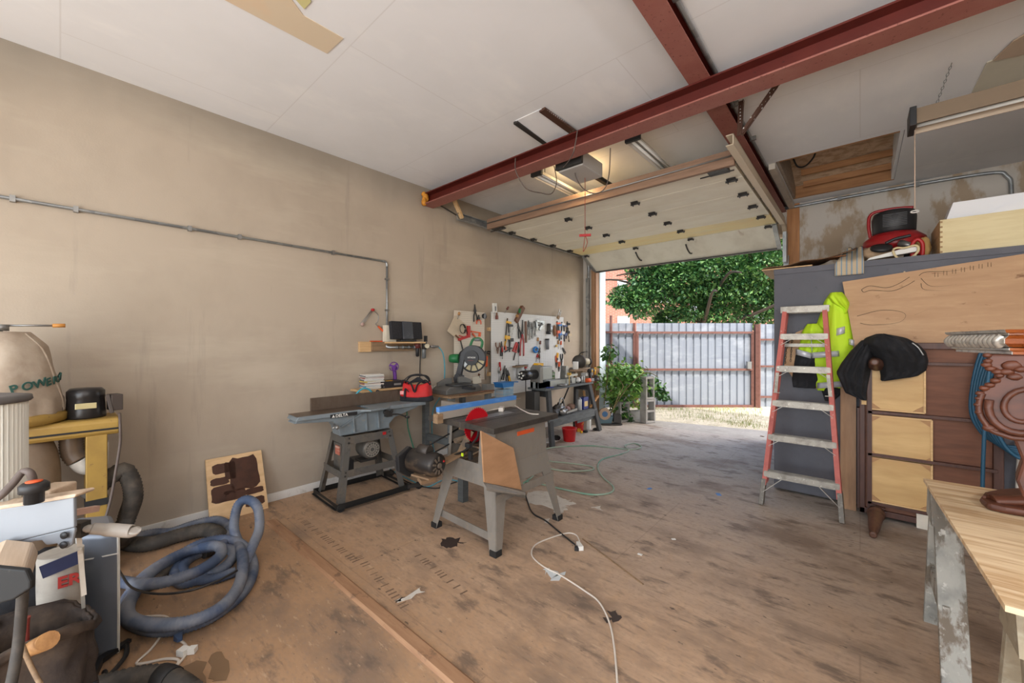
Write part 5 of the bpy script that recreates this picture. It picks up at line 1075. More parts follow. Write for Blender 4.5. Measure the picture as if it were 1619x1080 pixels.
# stained board leaning on wall
sb = thing('stained_board', 'small pine board with dark brown stain test patches leaning on the wall', 'board', (-3.88, .98, 0))
P_ = [fl(332, 826), fl(424.5, 812), onX(413, 712, WX+.03), onX(325, 727, WX+.03)]; P_[0] = onX(332, 820, WX+.14); P_[1] = onX(424.5, 806, WX+.14)
P_[0].z = P_[1].z = .001; P_[2].z = P_[3].z = (P_[2].z+P_[3].z)/2
MB().quadslab(P_, (-1, -.2, -.1), .012).build('panel', wood('pale stained pine', (226, 192, 148), (206, 168, 122), (4, 4, 20)), sb)
nb = (P_[1]-P_[0]).cross(P_[3]-P_[0]).normalized(); nb = nb if nb.x > 0 else -nb; stn = mat('dark walnut stain', (74, 42, 28), .45, layers=[((54, 30, 20), 12, .45, .7, 'noise', .8)])
def sbp(u, v): return P_[0].lerp(P_[1], u).lerp(P_[3].lerp(P_[2], u), v)
random.seed(4)
def patch(u0, v0, u1, v1):
    pts = []
    for k in range(20):
        t = 2*pi*k/20; a = (u0+u1)/2+(u1-u0)/2*max(-1, min(1, 1.25*cos(t)))*(1+random.uniform(-.06, .04)); b = (v0+v1)/2+(v1-v0)/2*max(-1, min(1, 1.25*sin(t)))*(1+random.uniform(-.08, .05)); pts.append(sbp(a, b)+nb*.0015)
    MB().quadslab(pts, nb, .001).build('stain_patch', stn, sb)
for q in ((.38, .40, .90, .95), (.05, .28, .45, .55), (.05, .56, .36, .68), (.10, .74, .40, .90), (.22, .28, .62, .44), (.62, .30, .95, .40), (.60, .10, .95, .24), (.3, .62, .5, .9)): patch(*q)
# ================================================================== TABLE SAW
sg = mat('grey saw cabinet paint', (136, 130, 122), .5, .15, layers=[((112, 104, 96), (5, 5, 3), .45, .7, 'noise', .7), ((154, 138, 118), 22, .55, .72, 'noise', .5), ((126, 84, 60), (9, 9, 4), .70, .76, 'noise', .6)])
sx0, sx1, sy0_, sy1_ = -2.58, -1.86, 1.93, 2.69; ST = .86
ts = thing('table_saw', 'grey table saw with a red blade and blue taped fence mid floor', 'table saw', ((sx0+sx1)/2, (sy0_+sy1_)/2, 0))
m = MB(); m.span((sx0, sy0_, ST-.04), (-2.205, sy1_, ST)); m.span((-2.195, sy0_, ST-.04), (sx1, sy1_, ST)); m.span((-2.205, sy0_, ST-.04), (-2.195, sy0_+.10, ST)); m.span((-2.205, sy1_-.15, ST-.04), (-2.195, sy1_, ST))
m.build('table_top', castiron, ts, bevel=.003)
m = MB(); m.span((-2.25, sy0_+.12, ST), (-2.15, sy1_-.2, ST+.002)); m.build('throat_plate', steel, ts)
m = MB(); 
for x in (-2.10, -2.30): m.span((x, sy0_+.01, ST+.0005), (x+.015, sy1_-.01, ST+.0012))
m.build('mitre_slot', dsteel, ts)
ff0, ff1 = atz(696, 664, ST).x, -2.36
m = MB(); m.span((-2.385, sy0_-.07, ST+.004), (-2.355, sy1_+.05, ST+.062)); m.build('fence', mat('aluminium fence', (190, 182, 170), .45, .4), ts, bevel=.002)
MB().span((-2.390, sy0_-.07, ST+.062), (-2.352, sy1_+.05, ST+.098)).build('fence_tape', mat('blue painter tape', (74, 132, 204), .6, layers=[((110, 160, 220), (8, 8, 40), .5, .6, 'noise', .5)]), ts)
MB().span((-2.40, sy0_-.09, ST-.02), (-2.345, sy0_-.04, ST+.05)).build('fence_clamp', oldwood, ts)
bm_ = V((-2.20, 2.10, ST-.045)); m = MB(); m.cyl(bm_-V((.0015, 0, 0)), bm_+V((.0015, 0, 0)), .125, n=48)
for k in range(40): a = 2*pi*k/40; m.bar(bm_+V((0, .122*cos(a), .122*sin(a))), bm_+V((0, .131*cos(a+.04), .131*sin(a+.04))), .003, .010, up=(1, 0, 0))
m.build('blade', mat('red saw blade', (196, 20, 34), .35, .2), ts)
# cabinet: tapered body, splayed legs
cx0, cx1, cy0, cy1 = -2.42, -1.93, 2.02, 2.60
m = MB(); up = .82; lo = .56
def ring(e, z): return [V((cx0-e, cy0-e, z)), V((cx1+e, cy0-e, z)), V((cx1+e, cy1+e, z)), V((cx0-e, cy1+e, z))]
A, B = ring(0, up), ring(.01, lo)
for i, k in ((1, 2), (2, 3), (3, 0)): m.quadslab([A[i], A[k], B[k], B[i]], (1, 0, 0) if i == 1 else ((0, 1, 0) if i == 2 else (-1, 0, 0)), .003)
m.quadslab([A[0]+V((.34, 0, 0)), A[1], B[1], B[0]+V((.34, 0, 0))], (0, -1, 0), .003); m.quadslab([A[0], A[0]+V((.03, 0, 0)), B[0]+V((.03, 0, 0)), B[0]], (0, -1, 0), .003)
m.build('upper_cabinet', sg, ts)
m = MB(); C_ = ring(.035, .42)
for i, k, n_ in ((0, 1, (0, -1, 0)), (1, 2, (1, 0, 0)), (2, 3, (0, 1, 0)), (3, 0, (-1, 0, 0))): m.quadslab([B[i], B[k], C_[k], C_[i]], n_, .004)
m.build('lower_skirt', sg, ts)
for i, (sx_, sy_) in enumerate(((-1, -1), (1, -1), (1, 1), (-1, 1))):
    b0 = ring(.012, .56)[i]; b1_ = ring(.10, .0)[i]; m = MB()
    wtop, wbot = .13, .055
    m.quadslab([b0, b0-V((sx_*wtop, 0, 0)), b1_-V((sx_*wbot, 0, 0)), b1_], (0, sy_, 0), .004)
    m.quadslab([b0, b0-V((0, sy_*wtop, 0)), b1_-V((0, sy_*wbot, 0)), b1_], (sx_, 0, 0), .004); lg = m.build('leg', sg, ts)
    MB().box(b1_-V((sx_*.025, sy_*.025, -.02)), (.062, .062, .04)).build('foot', blackr, lg, bevel=.003)
for a, b in ((0, 1),): 
    p, q = ring(.085, .10)[0], ring(.085, .10)[3]; p2, q2 = ring(.085, .10)[0], ring(.085, .10)[1]
    MB().bar(p+V((.0, .02, .02)), p2.lerp(q2, 1)+V((0, .02, .0)), .006, .055).build('lower_brace', sg, ts)
m = MB(); p, q = ring(.05, .36)[1], ring(.05, .36)[2]; m.bar(p+V((.0, 0, 0)), q, .004, .06); m.build('side_rail', sg, ts)
m = MB(); A = [V((-1.915, 2.00, .82)), V((-1.91, 2.45, .70)), V((-1.86, 2.60, .30)), V((-1.86, 2.00, .36))]
a1, a2, a3, a4 = onX(759, 681, -1.885), onX(810, 708, -1.885), onX(823, 774, -1.86), onX(764, 762, -1.86)
m.quadslab([a1, a2, a3, a4], (1, 0, 0), .012); m.build('plywood_side', wood('dusty plywood panel', (180, 138, 102), (158, 118, 84), (6, 4, 14)), ts)
m = MB(); a5 = onX(831, 779, -1.80); m.quadslab([a4, a4+V((.03, 0, -.03)), a5+V((0, 0, -.02)), a5, a3], (0, 0, -1), .02); m.build('dust_chute', sg, ts)
MB().span((-1.924, 2.25, .745), (-1.920, 2.45, .775)).build('label_strip', orangep, ts)
m = MB(); a, b = onY(759, 681, 1.995), onY(800, 700, 1.995)
# dark interior with trunnion
m = MB(); m.box((-2.25, 2.3, .66), (.26, .5, .012)); m.bar((-2.28, 2.05, .80), (-2.28, 2.5, .78), .14, .07); m.bar((-2.30, 2.04, .60), (-2.22, 2.08, .78), .10, .05); m.cyl((-2.36, 2.02, .68), (-2.36, 2.4, .70), .02); m.box((-2.20, 2.3, .60), (.36, .45, .01), R=Matrix.Rotation(-.5, 3, 'Y')); m.build('trunnion', mat('sawdust covered iron', (92, 78, 64), .8, layers=[((150, 118, 84), 14, .45, .65, 'noise', .8)]), ts)
# motor outside left with belt guard
mc = V((-2.47, 1.97, .535)); d_ = V((1, -.35, 0)).normalized()
mc = atz(675, 731, .56); mc = atd(672, 731, 2.86)
mot = MB().lathe([(.02, -.14), (.075, -.13), (.084, -.12), (.084, .09), (.080, .10), (.080, .125), (.05, .135), (.0, .137)], mc, R_*.82-F_*.55, 32).build('motor', mat('dusty black motor', (48, 44, 42), .45, .3, layers=[((120, 100, 80), (5, 5, 9), .52, .68, 'noise', .7)]), ts)
axm = (R_*.82-F_*.55).normalized(); upm = V((0, 0, 1)); sdm = axm.cross(upm)
m = MB(); ce = mc+axm*.139
for k in range(7): a = -2.2+k*.62; m.bar(ce+sdm*.03*cos(a)+upm*.03*sin(a), ce+sdm*.062*cos(a)+upm*.062*sin(a), .012, .004, up=axm)
m.cyl(ce, ce+axm*.01, .018, n=14); m.build('motor_vents', plain('motor end grey', (110, 98, 86), .5, .3), mot)
m = MB(); m.cyl(ce+sdm*-.045+upm*.02, ce+sdm*-.045+upm*.02+axm*.006, .008, n=10); m.build('reset_button', redp, mot)
MB().bar(mc-axm*.05+sdm*-.062+upm*-.055, mc+axm*.03+sdm*-.062+upm*-.055, .012, .035).build('rating_label', plain('faded red plate', (190, 84, 70)), mot)
MB().tube([mc-axm*.05+upm*.085, mc+axm*.05+upm*.085], .04, 14, 0).build('capacitor', plain('dusty black capacitor', (54, 48, 44), .5), mot)
m = MB(); m.bar(mc-upm*.09-axm*.08, mc-upm*.09+axm*.1, .12, .012); m.bar(mc-upm*.11-axm*.02-sdm*.02, mc-upm*.13+axm*.04, .12, .03); m.bar(mc-upm*.06+axm*.02+sdm*.05, V((-2.30, 2.06, .60)), .07, .02); m.build('motor_bracket', plain('sawdusty bracket', (136, 110, 84), .8), ts)
bg_ = mc-axm*.17
m = MB(); m.quadslab([bg_+upm*.10+sdm*.02, bg_+upm*.02-sdm*.095, bg_-upm*.08-sdm*.085, bg_-upm*.13+sdm*.02, bg_-upm*.06+sdm*.12, bg_+upm*.05+sdm*.13], axm, .035); m.build('belt_guard', blackp, ts, bevel=.006)
m = MB(); 
for k in (.02, -.06): m.tubev([bg_+axm*.02+upm*(.0+k)+sdm*.03, V((-2.40, 2.1, .74+k))], .006, 6)
m.build('drive_belt', blackr, ts)
m = MB(); a, b = onY(745, 690, 1.95), onY(741, 705, 1.95); m.tube([onY(a, b, 1.98) for a, b in ((757, 676), (755, 690), (748, 700), (736, 712), (722, 718), (714, 722))], .008, 7); m.build('cord', cordb, ts)
m = MB(); p = onY(741, 704, 1.96); m.box(p, (.05, .03, .03)); m.box(onY(744, 720, 1.96), (.03, .02, .06)); m.build('plug', blackp, ts)
MB().box(onY(731, 719, 1.955), (.022, .004, .024)).build('tag', mat('lime tag', (190, 220, 40), .5), ts)
# board jutting out behind, left
p0, p1 = atz(675, 641, .86), atz(766, 651, .86)
solo(MB().span((p0.x, 2.40, .80), (sx0-.01, 2.435, .885)), 'grey_board', wood('grey weathered timber', (142, 132, 122), (116, 106, 96)), 'grey weathered board jutting out left behind the saw table', 'board')
solo(MB().span((-2.75, 2.385, .0), (-2.68, 2.45, .798)), 'wood_post', benchgrey, 'grey timber post propping the board behind the saw table', 'post')
# push stick + cord on the table
m = MB(); q = [atz(768, 650, ST+.006), atz(790, 646, ST+.008), atz(800, 643, ST+.01)]; m.tube([q[0], q[1], q[2]], .006, 6); m.tube([q[0]+V((-.02, 0, 0)), q[0]+V((-.01, 0, .03)), q[0]+V((0, 0, .035)), q[0]+V((.0, -.03, .01))], .005, 6)
m.box(atz(793, 646.5, ST+.016), (.04, .09, .03), .6); solo(m, 'extension_plug', cordw, 'white plug end and cord lying on the saw table top', 'plug')
m = MB(); m.tube([atz(a, b, ST+.006) for a, b in ((800, 643), (812, 641), (825, 648), (838, 654), (852, 655))], .005, 6); solo(m, 'cable', cordw, 'thin white cable curling across the saw table top', 'cable')
# ================================================================== PEGBOARDS
PX = -3.955
def pegm(name, c): return mat(name, c, .6, layers=[((92, 84, 76), 39.4, .20, .14, 'dots', .85), ((190, 182, 170), 2.5, .5, .7, 'noise', .4)])
pb1, pb2 = pegm('cream pegboard', (214, 204, 188)), pegm('white pegboard', (222, 222, 220))
def pboard(label, pa, pb, ztop, zbot, mt, splits=()):
    y0, y1 = onX(pa, 500, PX).y, onX(pb, 500, PX).y; t = thing('pegboard', label, 'pegboard', (PX, (y0+y1)/2, zbot)); e = [y0]+[onX(q, 500, PX).y for q in splits]+[y1]
    for a, b in zip(e, e[1:]): MB().span((PX-.006, a+.001, zbot), (PX, b-.001, ztop)).build('panel', mt, t)
    for z in (ztop-.28, zbot+.3): MB().span((WX+.001, y0-.03, z), (PX-.007, y1, z+.05)).build('batten', pine, t)
    return y0, y1
b1y = pboard('narrow cream pegboard nearest the radio shelf on the left wall', 718, 766, 1.855, .92, pb1, (747,))
b2y = pboard('wide white pegboard above the lathe bench on the left wall', 776.5, 891, 1.88, .66, pb2)
def TM(px, py, ang=0, off=.012):
    p = onX(px, py, PX+off); a = radians(ang); M = Matrix(((0, 0, 1), (1, 0, 0), (0, 1, 0)))   # local x->world Y, y->Z, z->X
    return Matrix.Translation(p) @ M.to_4x4() @ Matrix.Rotation(a, 4, 'Z') @ Matrix.Diagonal((1.35, 1.12, 1.1, 1)), p
def tl(name, label, cat, px, py, ang, parts, off=.012, group=None):
    M, p = TM(px, py, ang, off); t = thing(name, label, cat, p, group=group)
    for nm, mt, fn in parts: m = MB(M); fn(m); m.build(nm, mt, t)
    return t
def bent(m, pts, r): m.tube(pts, r, 6, 4)
def pliers(name, label, px, py, ang, L, hm, spread=.022, jm_=dsteel, cat='pliers'):
    def h(s): return lambda m: bent(m, [(s*.004, -.02, 0), (s*spread*.9, -L*.3, 0), (s*spread, -L*.62, 0)], .0075)
    return tl(name, label, cat, px, py, ang, [('handle', hm, h(-1)), ('handle', hm, h(1)),
        ('jaws', jm_, lambda m: (m.bar((-.009, -.02, 0), (-.003, L*.34, 0), .010, .012, up=(0, 0, 1), t=.5), m.bar((.009, -.02, 0), (.003, L*.34, 0), .010, .012, up=(0, 0, 1), t=.5), m.cyl((0, 0, -.007), (0, 0, .007), .016, n=12)))])
def driver(label, px, py, ang, L, hm, name='screwdriver', cat='screwdriver'):
    return tl(name, label, cat, px, py, ang, [('handle', hm, lambda m: m.lathe([(.006, 0), (.013, .01), (.011, L*.2), (.014, L*.4), (.006, L*.45)], (0, L*.5, 0), (0, -1, 0), 10)),
        ('shaft', steel, lambda m: m.cyl((0, L*.06, 0), (0, -L*.5, 0), .0035, n=6))])
def bclamp(label, px, py, ang, L, pm_, bm=dsteel):
    return tl('bar_clamp', label, 'clamp', px, py, ang, [('bar', bm, lambda m: m.bar((0, -L/2, 0), (0, L/2, 0), .005, .018)), ('pad', pm_, lambda m: m.box((.03, L*.38, 0), (.07, .03, .02))), ('trigger', pm_, lambda m: (m.box((.03, -L*.1, 0), (.07, .045, .024)), m.bar((.01, -L*.12, 0), (.0, -L*.38, 0), .02, .02, t=.6)))])
def wrench(label, px, py, ang, L, mt=steel):
    return tl('wrench', label, 'wrench', px, py, ang, [('shaft', mt, lambda m: (m.bar((0, -L*.42, 0), (0, L*.4, 0), .006, .014), m.tube([(.013*cos(t), L*.44+.013*sin(t), 0) for t in (2.3, 3.5, 4.7, 5.9, 7.1)], .005, 6, 3), m.tube([(.012*cos(t), -L*.44+.012*sin(t), 0) for t in (0, 1.5, 3, 4.5)], .005, 6, 3, closed=True, cap=False)))])
def brush(label, px, py, ang, L, hm, bm, w_=.045):
    return tl('brush', label, 'brush', px, py, ang, [('handle', hm, lambda m: m.bar((0, 0, 0), (0, L*.5, 0), .012, .02, up=(1, 0, 0), t=.7)), ('bristles', bm, lambda m: m.box((0, -L*.22, 0), (w_, L*.44, .018)))])
woodh = wood('tool handle wood', (186, 138, 86), (150, 104, 60)); brownh = wood('dark tool handle wood', (120, 78, 52), (92, 58, 38))
# board 1
pliers('pliers', 'black handled pliers hung at the top of the narrow pegboard', 751, 491, 4, .22, blackr)
pliers('snips', 'orange handled snips hung below the black pliers on the narrow pegboard', 757, 503, 0, .12, orangep, .03, cat='snips')
tl('sanding_pad', 'oval black rubber pad at the top right of the narrow pegboard', 'sanding pad', 765, 500, -8, [('pad', blackr, lambda m: m.lathe([(.0, 0), (.03, .0), (.033, .012), (.0, .018)], (0, .0, 0), (0, 0, 1), 20)), ('grip', greyp, lambda m: m.ball((0, 0, .02), (.016, .04, .01)))])
driver('small wooden chisel hung at the top left of the narrow pegboard', 725, 499, -20, .09, woodh, 'chisel', 'chisel')
tl('plywood_scrap', 'tilted cream plywood scrap hung on the narrow pegboard left edge', 'board', 724, 520, -32, [('panel', plain('cream scrap', (196, 180, 156)), lambda m: m.box((0, 0, 0), (.20, .22, .005)))], .006)
tl('cord_bundle', 'black cord bundle hung on the narrow pegboard', 'cord', 731, 520, 10, [('coil', cordb, lambda m: [m.tube([(.03*cos(t)*(1+.1*k), .055*sin(t), .004*k) for t in [2*pi*q/9 for q in range(9)]], .003, 5, 3, closed=True, cap=False) for k in range(4)])])
tl('caulking_gun', 'red caulking gun hung on the narrow pegboard', 'caulking gun', 739, 527, 0, [('body', redp, lambda m: (m.bar((.01, .09, 0), (.012, -.05, 0), .035, .035, t=.9), m.bar((0, -.04, 0), (-.12, -.075, 0), .028, .028))), ('trigger', redp, lambda m: m.bar((-.03, -.05, 0), (-.11, -.03, 0), .012, .01)), ('rod', dsteel, lambda m: m.cyl((-.04, .10, 0), (.0, -.02, .01), .005, n=6))])
tl('hand_clamp', 'orange spring clamp next to the red caulking gun', 'clamp', 752, 526, -10, [('jaws', orangep, lambda m: (m.bar((-.06, .0, 0), (.07, .015, 0), .018, .02, t=.6), m.bar((-.04, -.02, 0), (.03, -.075, 0), .018, .018, t=.6))), ('pad', orangep, lambda m: m.box((.06, -.01, 0), (.02, .05, .02)))])
tl('scissors', 'brown handled shears hanging below the cream scrap on the narrow pegboard', 'shears', 729, 542, 18, [('blade', dsteel, lambda m: m.bar((0, -.09, 0), (0, .02, 0), .014, .004)), ('handle', brownh, lambda m: m.tube([(0, .02, 0), (-.02, .07, 0), (-.045, .11, 0)], .01, 6))])
driver('long orange handled tool hanging at the right edge of the narrow pegboard', 769, 582, -4, .30, orangep, 'pry_bar', 'pry bar')
pliers('pliers', 'small dark pliers lying sideways between the two pegboards', 768, 557, 85, .12, blackr, .012)
tl('paper_card', 'cream paper card pinned low on the narrow pegboard', 'card', 754, 601, 6, [('sheet', plain('cream card', (232, 226, 208), .8, 0, .1), lambda m: m.box((0, 0, 0), (.12, .09, .003)))], .004)
driver('small brown scraper tucked above the paper card', 758, 594, 25, .06, brownh, 'scraper', 'scraper')
# board 2, top row
tl('paint_pad_box', 'white packet standing on the top left corner of the wide pegboard', 'packet', 782, 487, 3, [('packet', whitep, lambda m: m.box((0, 0, .0), (.05, .12, .03))), ('window', greyp, lambda m: m.box((0, -.01, .017), (.02, .06, .002)))])
brush('reddish brown brush hung at the top left of the wide pegboard', 785.5, 499, 2, .11, brownh, plain('red brown bristle', (120, 58, 44)), .03)
driver('brown handled chisel poking above the top of the wide pegboard', 801, 490, -42, .12, plain('maroon grip', (110, 60, 50)), 'chisel', 'chisel')
tl('hand_plane', 'wooden hand plane propped above the wide pegboard top edge', 'plane', 821, 497, -36, [('body', brownh, lambda m: m.box((0, 0, 0), (.05, .26, .05))), ('frog', greenp, lambda m: m.bar((-.02, .0, .02), (-.05, .05, .03), .015, .03)), ('knob', woodh, lambda m: m.ball((-.03, -.06, .02), .022))])
tl('spring_clip', 'wire spring clip at the top right of the wide pegboard', 'clip', 884, 497, -25, [('wire', steel, lambda m: (m.bar((-.02, -.05, 0), (-.02, .08, 0), .008, .01), m.bar((.02, -.05, 0), (.02, .08, 0), .008, .01), m.bar((-.02, .04, 0), (.02, .04, 0), .008, .01))), ('grip', oldwood, lambda m: m.box((0, -.05, 0), (.04, .05, .02)))])
bclamp('yellow and black bar clamp hanging left on the wide pegboard', 800, 528, -8, .42, yellowp); bclamp('black bar clamp with yellow pad hanging second on the wide pegboard', 805, 533, 3, .40, blackp)
tl('try_square', 'white angled square near the top of the wide pegboard', 'square', 808, 521, 0, [('frame', whitep, lambda m: (m.bar((-.03, -.07, 0), (-.03, .08, 0), .012, .01), m.bar((.01, -.07, 0), (.01, .08, 0), .012, .01), m.box((-.01, -.06, 0), (.06, .03, .01)), m.bar((.03, .0, 0), (.09, .05, 0), .012, .008)))])
tl('hand_clamp', 'orange and black spring clamp low beside the yellow clamps', 'clamp', 799, 549, 10, [('jaws', blackp, lambda m: (m.bar((0, 0, 0), (.11, -.04, 0), .018, .018), m.bar((-.02, -.06, 0), (.08, -.04, 0), .014, .014))), ('pad', orangep, lambda m: m.box((0, -.01, 0), (.02, .06, .02)))])
pliers('tin_snips', 'rusty tin snips with looped grips hung left on the wide pegboard', 787, 553, 180, .15, plain('rusty grip', (130, 92, 72)), .03, plain('rust steel', (110, 80, 62)), cat='snips')
pliers('pliers', 'long black pliers hung over the rusty tin snips', 793, 548, 0, .2, blackr, .012)
driver('thin red handled file hung between tin snips and clamps', 794, 558, 4, .16, redp, 'file', 'file')
pliers('wrench', 'adjustable black wrench cluster hung beside the bolt cutter', 820, 518, 12, .24, blackr, .02, cat='wrench')
pliers('bolt_cutter', 'long red handled bolt cutter hung in the middle of the wide pegboard', 826, 526, -2, .52, redp, .032, cat='bolt cutter')
driver('long thin black rod hanging from the bolt cutter', 820, 560, 0, .34, blackp, 'rod', 'rod')
tl('hand_clamp', 'red trigger clamp hung left of the bolt cutter handles', 'clamp', 815, 549, -20, [('jaws', redp, lambda m: (m.bar((0, .07, 0), (-.02, -.05, 0), .018, .02), m.bar((.02, .06, 0), (.02, -.04, 0), .012, .02), m.box((.0, -.06, 0), (.07, .02, .02)))), ('bar', dsteel, lambda m: m.bar((.02, -.02, 0), (.02, -.18, 0), .006, .014))])
tl('wooden_paddle', 'narrow dark wooden paddle hung right of the bolt cutter', 'paddle', 831.5, 525, 2, [('paddle', brownh, lambda m: m.box((0, 0, 0), (.025, .30, .012)))])
for i, (px, py, a, L) in enumerate(((836, 515, 3, .22), (838, 523, -3, .26), (840.5, 518, 6, .22), (843, 522, -5, .24), (845, 515, 3, .2), (847.5, 520, -8, .22))):
    if i % 2: wrench('open ended steel wrench, %s in the cluster under the top edge' % ['', 'second', '', 'fourth', '', 'sixth'][i], px, py, a, L)
    else: pliers('locking_pliers', 'steel locking pliers, %s in the cluster under the top edge' % ['first', '', 'third', '', 'fifth', ''][i], px, py, a, L, steel, .014)
tl('jigsaw', 'silver hand held saw body hung right of the wrench cluster', 'saw', 853, 515, -10, [('body', galv, lambda m: (m.bar((-.08, .05, 0), (.07, .07, 0), .03, .05), m.bar((-.08, .05, 0), (-.05, -.05, 0), .03, .03), m.bar((.07, .07, 0), (.0, -.06, 0), .03, .03))), ('blade', steel, lambda m: m.bar((-.05, -.06, 0), (.10, -.0, 0), .05, .004)), ('handle', dsteel, lambda m: m.bar((-.03, .0, .01), (.05, .03, .01), .018, .02))])
tl('angle_drill', 'grey and black angle drill hung near the centre of the wide pegboard', 'drill', 867, 520, 0, [('motor_body', dsteel, lambda m: m.lathe([(.02, 0), (.03, .01), (.032, .12), (.022, .15)], (0, .08, .01), (0, -1, 0), 14)), ('gear_head', galv, lambda m: m.ball((.03, .0, .01), (.04, .05, .03))), ('collar', blackp, lambda m: m.cyl((-.01, -.04, .01), (-.01, -.08, .01), .034, n=14))])
tl('caulk_tube', 'grey tube hanging point down under the angle drill', 'tube', 864.5, 545, 2, [('tube', greyp, lambda m: m.cyl((0, .07, .01), (0, -.07, .01), .028, .024, 14)), ('collar', blackp, lambda m: m.cyl((0, .07, .01), (0, .09, .01), .03, n=14))])
tl('leather_glove', 'brown leather glove hung on the right half of the wide pegboard', 'glove', 877, 523, 0, [('glove', plain('brown leather', (134, 96, 70), .8), lambda m: m.ball((0, 0, 0), (.035, .09, .02), 12, 8, lambda d: 1+.25*noise.noise(d*3)))])
for i, (px, py, a, hm, nm) in enumerate(((881, 522, 0, orangep, 'orange'), (884, 525, 4, bluep, 'blue'), (888, 523, -4, whitep, 'white'), (892, 526, 3, plain('navy grip', (44, 60, 104)), 'navy'), (896, 522, -6, blackr, 'black'), (898.5, 527, 8, plain('beige grip', (190, 170, 140)), 'beige'))):
    bclamp('%s padded bar clamp in the row at the right end of wide pegboard' % nm, px, py, a, .28, hm)
tl('tape_roll', 'blue tape roll on a wooden peg in the middle of wide pegboard', 'tape', 846, 553, 0, [('roll', bluep, lambda m: m.tube([(.035*cos(t), .035*sin(t), .012) for t in [2*pi*k/12 for k in range(12)]], .016, 8, 2, closed=True, cap=False)), ('core', dsteel, lambda m: m.cyl((0, 0, 0), (0, 0, .016), .022))])
driver('wooden handled awl crossing above the blue tape roll', 850, 540, -14, .12, woodh, 'awl', 'awl'); driver('maroon handled chisel right of the blue tape roll', 854, 545, -10, .12, plain('maroon grip', (110, 60, 50)), 'chisel', 'chisel')
pliers('pliers', 'bright steel pliers hung under the blue tape roll', 853, 556, -14, .18, steel, .02); driver('red handled screwdriver tilted beneath the blue tape roll', 849, 566, -22, .12, redp); driver('thin dark screwdriver hung below the bright pliers', 853, 567, 8, .12, brownh)
driver('wood and steel chisel hung upper right below the clamps', 883, 545, 3, .14, woodh, 'chisel', 'chisel'); driver('orange handled chisel beside the wood and steel chisel', 887, 546, -5, .14, orangep, 'chisel', 'chisel'); pliers('pliers', 'small dark pliers hung at the right edge below clamps', 891, 553, 40, .13, dsteel, .012)
tl('drill_guide', 'brass coloured round gauge at the right of the wide pegboard', 'gauge', 879, 547, 0, [('dial', plain('brass', (176, 146, 84), .35, .6), lambda m: m.cyl((0, 0, 0), (0, 0, .02), .018, n=14))])
# board 2, lower row
driver('red handled file standing in the lower left of the wide pegboard', 791, 588, 4, .26, redp, 'file', 'file'); driver('steel chisel with brown grip in the lower left row', 789, 592, -2, .2, steel, 'chisel', 'chisel')
pliers('pliers', 'black gripped pliers in the lower left row, leftmost', 797, 586, -16, .2, blackr, .014); pliers('pliers', 'black gripped pliers in the lower left row, middle', 801, 590, 6, .2, blackr, .016); pliers('pliers', 'yellow and black pliers in the lower left row, rightmost', 804, 592, 14, .18, yellowp, .012)
tl('wooden_rack', 'small wooden tool shelf hooked low on the wide pegboard', 'rack', 820, 579, 0, [('board', oldwood, lambda m: m.box((0, 0, .03), (.22, .02, .06))), ('rod', steel, lambda m: m.cyl((-.1, .02, .05), (.12, .02, .05), .006, n=6))])
tl('clamp_jaw', 'silver screw clamp hanging from the small wooden tool shelf', 'clamp', 818, 588, 0, [('frame', steel, lambda m: m.tube([(-.03, .05, .03), (-.035, -.05, .03), (.0, -.10, .03), (.035, -.07, .03), (.03, .0, .03)], .011, 8)), ('screw', dsteel, lambda m: m.cyl((.0, -.10, .03), (.05, -.03, .03), .008, n=8))])
tl('clamp_jaw', 'second silver screw clamp on the right of tool shelf', 'clamp', 827, 585, 0, [('frame', steel, lambda m: m.tube([(0, .04, .03), (.02, -.02, .03), (.0, -.07, .03)], .012, 8)), ('pad', redp, lambda m: m.box((.0, .035, .05), (.03, .02, .02)))])
pliers('pliers', 'orange gripped pliers in the lower right row beside bench', 880, 575, 180, .2, orangep, .016); pliers('pliers', 'yellow gripped nippers in the lower right row', 881, 568, 170, .16, yellowp, .012); pliers('snips', 'black aviation snips in the lower right row', 888, 572, 180, .2, blackr, .024, cat='snips'); pliers('pliers', 'orange and grey pliers at the far right of the lower row', 884, 582, 180, .16, orangep, .014)
driver('red handled nut driver hung beside the lathe motor', 845, 579, 60, .08, redp, 'nut_driver', 'nut driver')
# ================================================================== MITRE SAW ON STAND
st0 = atz(701, 629, .85); stx0, sty0 = -3.88, 2.78; stx1, sty1 = -3.32, 3.45
sd = thing('mitre_saw_stand', 'wooden stand with a chipboard top against wall under the mitre saw', 'stand', ((stx0+stx1)/2, (sty0+sty1)/2, 0))
MB().span((stx0, sty0, .828), (stx1, sty1, .85)).build('top_board', oldwood, sd, bevel=.003)
for x in (stx0+.05, stx1-.05):
    for y in (sty0+.05, sty1-.05): MB().span((x-.03, y-.03, 0), (x+.03, y+.03, .828)).build('leg', benchgrey, sd)
for y in (sty0+.05, sty1-.05): MB().span((stx0+.08, y-.015, .3), (stx1-.08, y+.015, .38)).build('stretcher', benchgrey, sd)
sgn = thing('mitre_saw', 'green and black mitre saw with large blade guard on the stand', 'mitre saw', (-3.6, 3.12, .85))
cxm, cym = -3.58, 3.10
m = MB(); m.prism([(-.27, 0), (.27, 0), (.27, .05), (.22, .085), (-.22, .085), (-.27, .05)], (cxm-.13, cym, .851), (0, 1, 0), (0, 0, 1), .26); m.build('base', mat('cast grey base', (124, 124, 122), .45, .5), sgn, bevel=.006)
MB().cyl((cxm+.03, cym, .937), (cxm+.03, cym, .955), .165, n=32).build('turntable', plain('dark turntable', (64, 64, 66), .4, .4), sgn)
